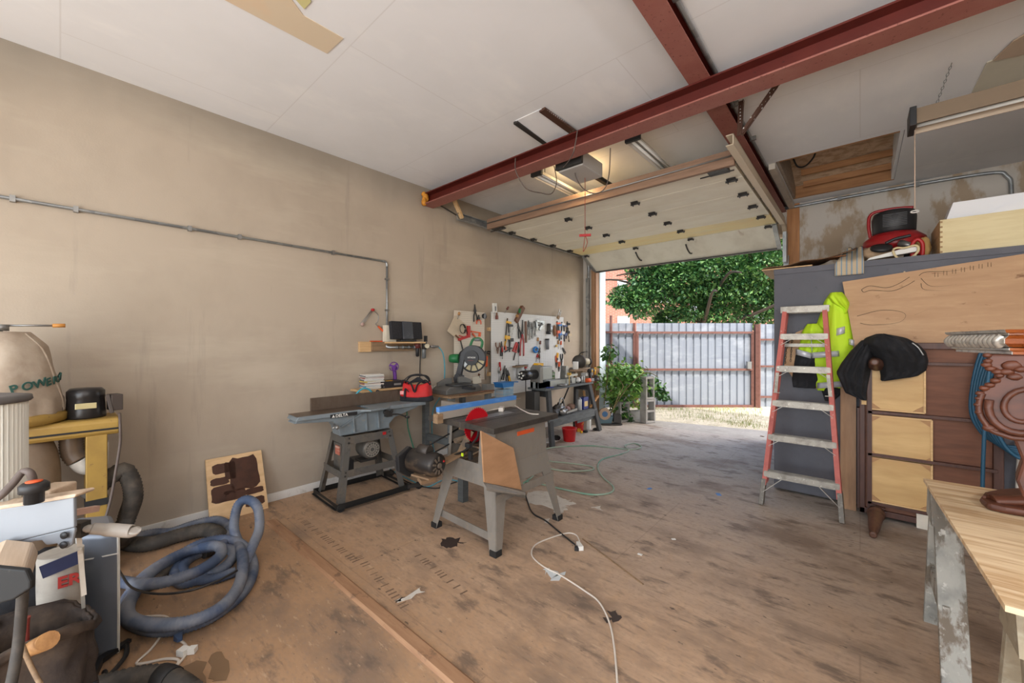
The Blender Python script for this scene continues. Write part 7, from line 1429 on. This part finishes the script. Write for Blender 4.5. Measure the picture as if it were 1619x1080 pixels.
m = MB(); m.hose([(dcx+.08, .10, .50), onX(188, 745, dcx+.06), onX(205, 756, dcx+.06), onX(211, 785, dcx+.05), onX(202, 815, dcx), onX(193, 845, dcx), fl(198, 858, .05)+V((0, 0, 0)), fl(235, 860, .05), fl(285, 846, .05), fl(325, 838, .05), fl(346, 846, .05), fl(345, 860, .05), fl(320, 872, .05)], .048, .02, .05, 16); solo(m, 'vacuum_hose', rubberhose, 'thick dusty black hose falling from the dust collector onto floor', 'hose')
m = MB(); m.tube([(dcx+.12, ye, 1.0), onX(190, 675, dcx+.22), onX(190, 700, dcx+.20), onX(183, 745, dcx+.20), onX(175, 790, dcx+.20), onX(165, 825, dcx+.2)], .007, 6); solo(m, 'cable', gcord, 'dark grey cable hanging down the yellow leg of the dust collector', 'cable')
# ================================================================== BLUE HOSE COIL
bh = mat('dusty blue ribbed hose', (70, 86, 114), .6, layers=[((138, 142, 150), (3, 3, 3), .44, .60, 'noise', .8), ((60, 78, 116), 8, .5, .7, 'noise', .5)])
R0 = .029
def F(px, py, lift=0): p = fl(px, py, R0+lift); p.x = max(p.x, WX+.055); return p
path = [(205, 842, .0), (240, 843, 0), (270, 841, .0), (309, 828, .0), (340, 822, .0), (360, 830, .0), (362, 846, .02), (350, 862, .05), (300, 871, .06), (262, 888, .06), (225, 914, .05), (203, 943, .0), (194, 965, 0), (210, 985, .0), (246, 996, .0), (290, 992, .0), (340, 972, .0), (385, 935, .0), (400, 900, .0), (392, 872, .03), (374, 857, .05), (345, 853, .06), (312, 862, .07), (280, 880, .05), (240, 905, .05), (208, 945, .04), (203, 975, .05), (240, 988, .06), (300, 983, .06), (350, 960, .05), (378, 925, .05), (384, 885, .08)]
pts = [F(a, b, l) for a, b, l in path]
pts += [atd(376, 858, 2.72), atd(370, 832, 2.78), atd(376, 800, 2.80), atd(391, 790, 2.80), atd(407, 802, 2.76), atd(410, 835, 2.72), atd(400, 862, 2.60)]
pts += [F(388, 892, .02), F(384, 905, 0)]
m = MB(); m.hose(pts, R0, .015, .085, 14); solo(m, 'vacuum_hose', bh, 'long dusty blue ribbed vacuum hose coiled on the floor', 'hose')
m = MB(); pts = [F(a, b, l) for a, b, l in [(170, 914, .02), (200, 921, .03), (230, 924, .08), (270, 918, .10), (315, 902, .10), (345, 882, .10), (350, 868, .10), (335, 863, .10), (300, 872, .02), (280, 896, 0), (278, 912, 0), (290, 922, .0), (320, 914, .0), (352, 898, .02), (368, 882, .03), (366, 870, .03), (340, 868, .0), (305, 880, .0), (288, 898, .0), (300, 914, 0), (335, 916, .0), (372, 904, .0)]]
m.hose(pts, R0, .015, .085, 14); solo(m, 'vacuum_hose', bh, 'inner small loops of dusty blue hose lying inside the big coil', 'hose')
m = MB(); m.hose([fl(a, b, .03) for a, b in ((232, 928), (250, 915), (270, 898), (290, 882))], .032, .02, .04, 12); solo(m, 'hose_cuff', rubberhose, 'dark hose cuff lying across the floor inside the blue coil', 'hose')
def fcord(label, pts, r, mt, z=None, nm='cable', sp=8): return solo(MB().tube([fl(a, b, (z or r)) for a, b in pts], r, 6, sp), nm, mt, label, 'cable')
fcord('thin dark cable running over the blue hose coil', [(183, 890), (192, 908), (210, 930), (250, 939), (300, 934), (345, 918), (375, 902)], .006, cordb, .14)
fcord('white cable under the blue hose ending in a blue plug', [(215, 976), (255, 974), (268, 980), (262, 994), (240, 1025), (216, 1048), (232, 1048), (262, 1042), (282, 1044), (276, 1056), (262, 1074)], .006, cordw)
fcord('white cable looping at the bottom left by the blue plug', [(282, 1012), (292, 1018), (296, 1030), (284, 1048), (262, 1068), (240, 1078), (215, 1076)], .006, cordw)
p = fl(283, 1009, .02); m = MB(); m.bar(p+V((-.02, 0, 0)), p+V((.02, 0, 0)), .035, .03, t=.5); solo(m, 'plug', plain('blue rubber plug', (60, 84, 120)), 'blue plug at the edge of the hose coil', 'plug')
p = fl(290, 1030, .015); m = MB(); m.box(p, (.04, .035, .028), .5); m.box(p+V((.02, .03, 0)), (.03, .03, .024), .9); solo(m, 'plug', whitep, 'white plug connector on floor below blue hose coil', 'plug')
nh = fl(220, 1075, .05); m = MB(); m.hose([fl(130, 1092, .05), fl(170, 1083, .05), fl(215, 1072, .055), fl(252, 1070, .055), fl(280, 1080, .055), fl(305, 1098, .05)], .040, .022, .08, 16); solo(m, 'vacuum_hose', rubberhose, 'black ribbed hose crossing the bottom edge at left', 'hose')
m = MB(); m.tubev([fl(a, b, .055) for a, b in ((252, 1070), (262, 1072), (272, 1076))], .047, 16); solo(m, 'hose_cuff', blackr, 'smooth black cuff joining the bottom edge black hose', 'hose cuff')
# ================================================================== FOREGROUND LEFT
# grey standing cover
c0, c1 = fl(130, 1042), fl(187, 1033); dv = (c1-c0).normalized(); bk = V((c1.x, c1.y, 0)).normalized(); bk = (bk-R_*.12).normalized()
gp = thing('machine_cover', 'tall grey plastic machine cover with white edges standing on the floor', 'cover', ((c0+c1)/2))
sil = mat('satin grey plastic', (116, 122, 132), .35, .2, layers=[((100, 106, 118), (2, 2, 3), .42, .7, 'noise', .6)])
def gpz(px, py): return CAMH+(540-py)/FPX*c1.dot(F_)
H0 = .575
m = MB(); n = 10; m.grid(lambda u, v: c0.lerp(c1, u)-bk*(.018*sin(pi*u)+.03*sin(pi*min(1, v*1.0))*.5)+V((0, 0, .002+H0*v))-dv*(.02*v*(1-u)) + bk*(.05*max(0, v-.8)/.2*0), 14, 18)
m.build('front_shell', sil, gp, solid=.006)
for p_, s in ((c0, -1), (c1, 1)):
    m = MB(); m.tube([p_-bk*(.0+.015*sin(pi*t))+V((0, 0, .004+H0*t))-(dv*.02*t if s < 0 else V((0, 0, 0))) for t in (0, .25, .5, .75, 1)], .006, 6, 4); m.build('edge_trim', plain('off white trim', (214, 212, 204), .5), gp)
m = MB(); m.span((0, 0, 0), (.001, .001, .001)); _o = m.build('x', sil, None); bpy.data.objects.remove(_o)
m = MB(); m.quadslab([c0+bk*.02+V((0, 0, .01)), c1+bk*.02+V((0, 0, .01)), c1+bk*.02+V((0, 0, H0)), c0+bk*.02+V((0, 0, H0))-dv*.02], bk, .24); m.build('rear_shell', sil, gp, bevel=.02)
m = MB(); m.bar(c0.lerp(c1, .0)-bk*.028+V((0, 0, .46)), c1-bk*.028+V((0, 0, .475)), .002, .006, up=(0, 0, 1)); m.build('crease', whitep, gp)
# tool bag
khak = mat('worn dark canvas', (56, 47, 42), .9, layers=[((92, 76, 62), (5, 5, 5), .46, .66, 'noise', .8), ((40, 34, 34), 9, .5, .7, 'noise', .7)], bump=(60, .4, .005))
bgc = atd(52, 1000, 1.36); bgc.z = 0
bgt = thing('canvas_tool_bag', 'worn dark canvas tool bag at the bottom left corner', 'bag', bgc)
def tb_(u, v, r=.135, h=.46):
    a = 2*pi*u; k = 1+.14*noise.noise(V((cos(a)*2, sin(a)*2, v*4)))+.09*noise.noise(V((cos(a)*6, sin(a)*6, v*7)))+.03*sin(v*22+3*cos(a*3)); q = abs(cos(a))**.6*(1 if cos(a) > 0 else -1), abs(sin(a))**.6*(1 if sin(a) > 0 else -1)
    return bgc+V((q[0]*r*k*(1.0-.12*v), q[1]*r*1.15*k*(1.0-.12*v), h*v+(.03*sin(2*a+1) if v > .9 else 0)))
m = MB(); m.grid(lambda u, v: tb_(u, v), 48, 24, True); m.build('bag_body', khak, bgt, solid=.008)
m = MB(); m.prism([(.12*cos(t), .14*sin(t)) for t in [2*pi*k/16 for k in range(16)]], (bgc.x, bgc.y, .30), (1, 0, 0), (0, 1, 0), .02); m.build('inner_base', blackc, bgt)
m = MB(); m.grid(lambda u, v: tb_(u, .93+.07*v, .148), 48, 4, True); m.build('bag_rim', khak, bgt, solid=.012)
m = MB(); a = radians(25); m.grid(lambda u, v: tb_((a+.5*u)/(2*pi), .15+.4*v, .165), 10, 8); m.build('side_pocket', blackc, bgt, solid=.006)
m = MB(); p = tb_(.03, .62, .16); m.tube([p, p+V((.01, .01, -.04)), p+V((.0, .02, -.08)), p+V((-.01, .0, -.05)), p], .006, 6, 4); m.build('buckle', steel, bgt)
def hx3(px, py, d): return atd(px, py, d)
m = MB(); m.cyl(hx3(40, 1030, 1.30), hx3(76, 1013, 1.22), .022, .026, 14); solo(m, 'file_handle', woodh, 'round wooden handle end poking from the canvas tool bag', 'handle')
m = MB(); m.tube([hx3(42, 1022, 1.38), hx3(42, 990, 1.38), hx3(44, 975, 1.38)], .008, 6); solo(m, 'screwdriver', plain('dull red handle', (140, 60, 50)), 'dull red screwdriver handle standing in the canvas tool bag', 'screwdriver')
m = MB(); m.tube([hx3(28, 1000, 1.22), hx3(45, 1045, 1.16), hx3(64, 1082, 1.12)], .006, 6); solo(m, 'stick', oldwood, 'thin wooden stick leaning out of the canvas tool bag', 'stick')
m = MB(); m.tube([hx3(36, 935, 1.08), hx3(34, 965, 1.08), hx3(30, 1010, 1.08), hx3(24, 1050, 1.06), hx3(16, 1090, 1.04)], .0115, 8); solo(m, 'hose', rubberhose, 'thin grey hose hanging before the canvas tool bag', 'hose')
# printed paper sack behind
pk = mat('off white sack paper', (172, 166, 156), .8, layers=[((132, 126, 118), 7, .45, .7, 'noise', .7)])
skc = hx3(96, 930, 1.60); sk_ = thing('paper_sack', 'white printed paper sack with red lettering behind the tool bag', 'sack', (skc.x, skc.y, .0))
n_ = V((-skc.x, -skc.y, 0)).normalized(); s_ = V((-n_.y, n_.x, 0))
m = MB(); m.grid(lambda u, v: V((skc.x, skc.y, 0))+s_*.065*cos(2*pi*u)*(1+.06*noise.noise(V((u*6, v*4, 1))))+n_*.06*sin(2*pi*u)*(1+.1*noise.noise(V((u*5, v*6, 3))))+V((0, 0, .003+.60*v)), 40, 16, True, True); m.build('sack_body', pk, sk_)
zt_ = skc.z; o = V((skc.x, skc.y, zt_-.0))+n_*.068
text('ER', .058, o-s_*(-.0)+s_*(-.01)+V((0, 0, .03)), s_ if s_.dot(R_) > 0 else -s_, V((0, 0, 1)), mat('red print', (170, 50, 44), .7), sk_, ext=.003, bold=.002)
m = MB(); m.bar(o-s_*.05+V((0, 0, .11)), o+s_*.05+V((0, 0, .13)), .004, .05, up=(0, 0, 1)); m.build('printed_band', plain('navy print', (44, 50, 84), .7), sk_)
crumple('dark_cloth', 'dark crumpled cloth heaped beside the printed paper sack', 'cloth', hx3(38, 925, 1.62), (.13, .13, .12), blackc, 51, 24, .4)  # dark lump added to stand in for the shade behind the bag
m = MB(); c = hx3(38, 925, 1.62); m.span((c.x-.12, c.y-.12, 0), (c.x+.12, c.y+.12, c.z-.08)); solo(m, 'dark_crate', plain('dark crate', (48, 44, 42)), 'dark crate behind the canvas tool bag under the crumpled cloth', 'crate')  # dark block added to carry that lump
# sliding mitre saw / aluminium fence on a stand, cut by the left edge
alf = mat('satin aluminium fence', (134, 138, 144), .45, .25, layers=[((140, 146, 154), (2, 2, 2), .45, .7, 'noise', .5)])
SP = V((-.9, -.55, 0))
fs = thing('slide_saw', 'large silver sliding mitre saw on stand cut off by the left edge', 'mitre saw', atd(20, 900, 1.15)*1.0)
def quad_at(pix, d, th, mt, nm, bev=.003, d2=None):
    d2 = d2 or [d]*len(pix); A = [atd(a, b, e) for (a, b), e in zip(pix, d2)]; m = MB(); m.quadslab(A, F_, th); return m.build(nm, mt, fs, bevel=bev)
quad_at([(-40, 812), (116, 787), (117, 834), (-40, 872)], 1.15, .010, alf, 'fence_plate')
quad_at([(-40, 806), (117, 781), (120, 783), (117, 787), (-40, 813)], 1.15, .055, wood('dusty ledge', (206, 184, 160), (176, 152, 128)), 'fence_ledge')
fo = [(-40, 872), (117, 834), (118, 838), (113, 862), (104, 868), (96, 866), (90, 860), (78, 862), (72, 862), (66, 855), (55, 856), (30, 862), (0, 878), (-40, 890)]
quad_at(fo, 1.155, .008, alf, 'bracket_plate')
for a, b in ((103, 846), (102, 861)): p = atd(a, b, 1.15); MB().lathe([(.0, 0), (.010, .0), (.010, .004), (.0, .004)], p-F_*.001, -F_, 16).build('bolt_hole', blackp, fs)
E_ = atd(60, 866, 1.14)-atd(46, 914, 1.0); A_e = [atd(a, b, 1.0) for a, b in ((-50, 915), (-10, 898), (38, 903), (46, 920), (46, 930), (20, 948), (-10, 956), (-50, 962))]
m = MB(); m.quadslab(A_e, E_, E_.length); m.build('table_extension', wood('dusty tan cast arm', (204, 182, 158), (174, 150, 124)), fs, bevel=.006)
quad_at([(-50, 914), (-10, 897), (39, 902), (47, 920), (47, 931), (20, 949), (-10, 957), (-50, 963)], .985, .014, mat('scuffed black end cap', (20, 20, 20), .7, layers=[((70, 64, 58), 22, .6, .7, 'noise', .6)]), 'end_cap', .004)
p = atd(14, 927, .998); MB().lathe([(.0, 0), (.009, 0), (.007, .004), (.0, .005)], p, -F_, 12).build('screw', steel, fs)
kn = atd(54, 795, 1.12); MB().lathe([(.02, 0), (.02, .03), (.030, .032), (.030, .052), (.024, .058), (.0, .059)], kn, (0, 0, 1), 12).build('clamp_knob', blackp, fs)
MB().lathe([(.0, 0), (.017, 0), (.017, .003), (.0, .004)], kn+V((0, 0, .059)), (0, 0, 1), 16).build('knob_cap', orangep, fs)
m = MB(); m.bar(atd(58, 790, 1.28), atd(104, 772, 1.38), .07, .05); m.bar(atd(10, 800, 1.22), atd(60, 792, 1.22), .05, .03); m.build('clamp_arm', wood('dusty tan cast arm', (204, 182, 158), (174, 150, 124)), fs, bevel=.006)
m = MB(); m.bar(atd(110, 812, 1.22), atd(153, 804, 1.30), .02, .018); m.build('pink_stick', plain('pinkish wood', (196, 160, 144)), fs)
m = MB(); m.tubev(spline([atd(118, 838, 1.24), atd(138, 836, 1.25), atd(150, 836, 1.26), atd(180, 838, 1.27), atd(208, 840, 1.28), atd(212, 838, 1.28)], 6), [.009]*6+[.012]*4+[.017]*6+[.020]*9+[.018]*5+[.010], 12); m.build('handle', plain('pale grey handle', (176, 170, 162), .45), fs)
m = MB(); m.box(atd(126, 836, 1.25), (.04, .03, .045), YAW); m.build('handle_clamp', dsteel, fs)
m = MB(); m.bar(atd(124, 838, 1.30), atd(133, 940, 1.34), .012, .012); m.bar(atd(126, 868, 1.30), atd(132, 960, 1.5), .01, .01); m.build('frame_tube', plain('dull white tube', (200, 194, 184)), fs)
m = MB(); m.tube([atd(-30, 805, 1.1), atd(0, 785, 1.1), atd(20, 765, 1.12), atd(36, 746, 1.14), atd(48, 748, 1.14), atd(53, 765, 1.15), atd(50, 782, 1.15)], .0095, 8); solo(m, 'cable', gcord, 'thick grey cable arching over the sliding saw at left', 'cable')
stp = atd(-120, 900, 1.15)
m = MB()
for q in ((-150, 1.05), (-70, 1.30)): p = atd(q[0], 900, q[1]); m.bar((p.x, p.y, 0), (p.x, p.y, .86), .05, .05)
p = atd(-150, 900, 1.05); r_ = atd(-70, 900, 1.3); m.bar((p.x, p.y, .82), (r_.x, r_.y, .82), .05, .05); m.bar(atd(-110, 870, 1.15), atd(-38, 870, 1.15), .04, .04); m.build('stand', dsteel, fs)
# filter cartridge on the saw stand
fcx = atd(-58, 700, 1.22); zt_, zb_2 = 1.45-92/627*1.22, .93
fc = thing('filter_cartridge', 'white pleated filter cartridge with dark rim at the left edge', 'filter', (fcx.x, fcx.y, zb_2)); m = MB()
rf = .128; pr = []
for k in range(120): pr.append(((rf if k % 2 else rf-.006)*cos(2*pi*k/120), (rf if k % 2 else rf-.006)*sin(2*pi*k/120)))
m.prism(pr, (fcx.x, fcx.y, zb_2), (1, 0, 0), (0, 1, 0), zt_-zb_2-.012); m.build('pleats', mat('white pleated paper', (216, 216, 208), .8), fc)
m = MB(); m.lathe([(.05, 0), (rf+.006, 0), (rf+.010, .005), (rf+.008, .018), (rf-.02, .022), (.06, .016), (.05, .012)], (fcx.x, fcx.y, zt_-.014), (0, 0, 1), 48); m.build('rim', plain('dusty grey rim', (96, 92, 90), .7), fc)
# black plastic bracket on the floor
b = [fl(a, c, .02) for a, c in ((138, 1075), (150, 1050), (205, 1012))]; m = MB(); m.bar(b[0], b[1], .05, .03); m.bar(b[1], b[2], .035, .025, t=.6); m.tube([fl(165, 1062, .02), fl(172, 1068, .03), fl(198, 1038, .03), fl(200, 1020, .02)], .010, 6); solo(m, 'plastic_bracket', blackp, 'black plastic bracket lying on the floor beside the grey cover', 'bracket')
# ================================================================== FLOOR ITEMS
gh = [(823, 740), (838, 742), (843, 752), (828, 764), (838, 762), (897, 775), (936, 782), (965, 779), (969, 769), (952, 753), (945, 738), (953, 726), (982, 718), (994, 712), (988, 705), (1002, 701), (1014, 706), (1006, 710), (986, 710), (936, 705), (880, 707), (855, 713), (852, 722), (869, 729), (897, 732), (932, 737), (936, 743), (897, 745), (865, 740), (840, 734), (843, 728), (862, 727), (868, 734), (850, 741), (823, 741), (790, 746), (740, 742), (720, 738)]
m = MB(); m.tube([fl(a, b_, .008) for a, b_ in gh], .0085, 7, 8); solo(m, 'air_hose', mat('faded green air hose', (110, 152, 130), .5, layers=[((168, 176, 160), 1.2, .45, .55, 'noise', .8)]), 'long faded green air hose lying in loops on the floor', 'hose')
fcord('white extension cord snaking over the floor to the bottom edge', [(977, 1090), (971, 1022), (963, 983), (947, 952), (924, 934), (885, 909), (858, 895), (841, 878), (846, 862), (869, 851), (897, 843), (911, 846), (916, 855)], .005, cordw)
fcord('black cord running from the table saw to a plug', [(829, 776), (833, 790), (842, 811), (862, 823), (889, 845), (909, 861)], .006, cordb)
p = fl(917, 864, .018); m = MB(); m.bar(p-F_*.03+R_*.002, p+F_*.05-R_*.006, .035, .03, t=.7); solo(m, 'plug', whitep, 'white extension socket where white and black cords meet', 'plug')
p = fl(912, 867, .012); m = MB(); m.box(p, (.03, .035, .022), .5); solo(m, 'plug', blackp, 'black plug pushed into the white extension socket', 'plug')
fcord('black cable with cyan hose curling behind the jointer wheel', [(620, 745), (640, 760), (662, 768), (690, 772), (712, 765), (722, 762)], .006, cordb)
fcord('cyan hose lying on the floor behind the table saw', [(605, 735), (635, 752), (655, 762), (675, 770), (705, 758), (735, 764)], .006, those)
m = MB(); m.bar(fl(921, 852, .003), fl(1017, 924, .003), .008, .005); solo(m, 'wood_sliver', oldwood, 'long thin wood sliver lying on the floor beside the socket', 'wood sliver')
wp = mat('dried white paint', (206, 200, 190), .7, layers=[((176, 164, 150), 14, .5, .7, 'noise', .7)])
random.seed(8)
def spill(label, pix, mt=wp, nm='paint_spill', cat='paint spill', jag=4):
    P = [fl(a, b_) for a, b_ in pix]; out_ = []
    for a, b_ in zip(P, P[1:]+P[:1]):
        for k in range(jag):
            q = a.lerp(b_, k/jag); out_.append((q.x+random.gauss(0, .012), q.y+random.gauss(0, .012)))
    return solo(MB().prism(out_, (0, 0, .0005), (1, 0, 0), (0, 1, 0), .0015), nm, mt, label, cat)
spill('large dried white paint spill on the floor right of the table saw', [(831, 780), (845, 777), (862, 777), (876, 783), (890, 788), (902, 793), (908, 797), (894, 800), (896, 806), (888, 812), (876, 809), (870, 803), (852, 799), (836, 796)])
spill('thin white paint streak on the floor right of the large spill', [(932, 801), (945, 801), (953, 806), (951, 808), (942, 804)], jag=2)
spill('white paint splash on the floor at the cord of the saw', [(862, 822), (870, 820), (869, 826), (863, 829)], jag=2)
spill('bluish white paint blotch under the white cord', [(860, 900), (872, 899), (884, 906), (893, 905), (890, 914), (878, 918), (868, 909), (862, 908)], mat('bluish dried paint', (196, 202, 204), .7), jag=2)
spill('pale paint smear on the floor near the wooden floor strip', [(626, 948), (664, 931), (667, 935), (632, 953)], jag=3)
ostm = mat('dark oil stain', (58, 46, 42), .5)
spill('black oil stain on the floor below the table saw motor', [(698, 853), (712, 848), (728, 852), (734, 858), (722, 862), (708, 866), (700, 862)], ostm, 'oil_stain', 'stain', 3)
spill('dark oily stain on floor beside the white cord', [(960, 968), (972, 966), (980, 975), (975, 986), (962, 984)], ostm, 'oil_stain', 'stain', 3)
stw = mat('brown wet stain', (126, 100, 74), .4)
spill('brown damp patch at the bottom left of the floor, larger one', [(330, 1036), (352, 1030), (366, 1045), (362, 1068), (340, 1078), (328, 1060)], stw, 'damp_patch', 'stain', 2)
spill('brown damp patch at the bottom left nearest the black hose', [(284, 1054), (312, 1042), (330, 1058), (326, 1084), (296, 1086)], stw, 'damp_patch', 'stain', 2)
for i, (a, b_, w_, mt, lb) in enumerate(((1012, 877, .03, whitep, 'small white paper scrap mid floor, nearer one'), (1065, 853, .028, whitep, 'small white paper scrap mid floor, farther one'), (1027, 773, .05, mat('blue tape scrap', (90, 136, 196), .6), 'blue tape scrap on the floor before the doorway'), (1136, 782, .06, mat('blue tape scrap', (90, 136, 196), .6), 'blue tape scrap on the floor before the ladder'), (1205, 690, .05, cardb, 'brown dry leaf scrap at the doorway threshold'))):
    p = fl(a, b_); solo(MB().box((p.x, p.y, .0025), (w_, w_*.6, .004), i*.7), 'floor_scrap', mt, lb, 'scrap')
# printed stamp rows on floor sheets
fo_ = bpy.data.objects['floor']; pm_ = mat('faded floor print', (112, 90, 72), .8)
m = MB(); random.seed(2)
for a, b_, c_, d_ in ((560, 882, 640, 970), (470, 822, 560, 892), (655, 880, 740, 950)):
    P, Q = fl(a, b_), fl(c_, d_); u = (Q-P).normalized(); v = V((-u.y, u.x, 0)); k = 0
    while k < (Q-P).length-.03:
        w_ = random.choice((.01, .016, .022)); o_ = P+u*k; m.prism([(0, 0), (w_*.5, 0), (w_*.5, .05), (0, .05)], (o_.x, o_.y, .0003), u, v, .0006); k += w_+random.choice((.008, .014, .05))
m.build('faded_print', pm_, fo_)
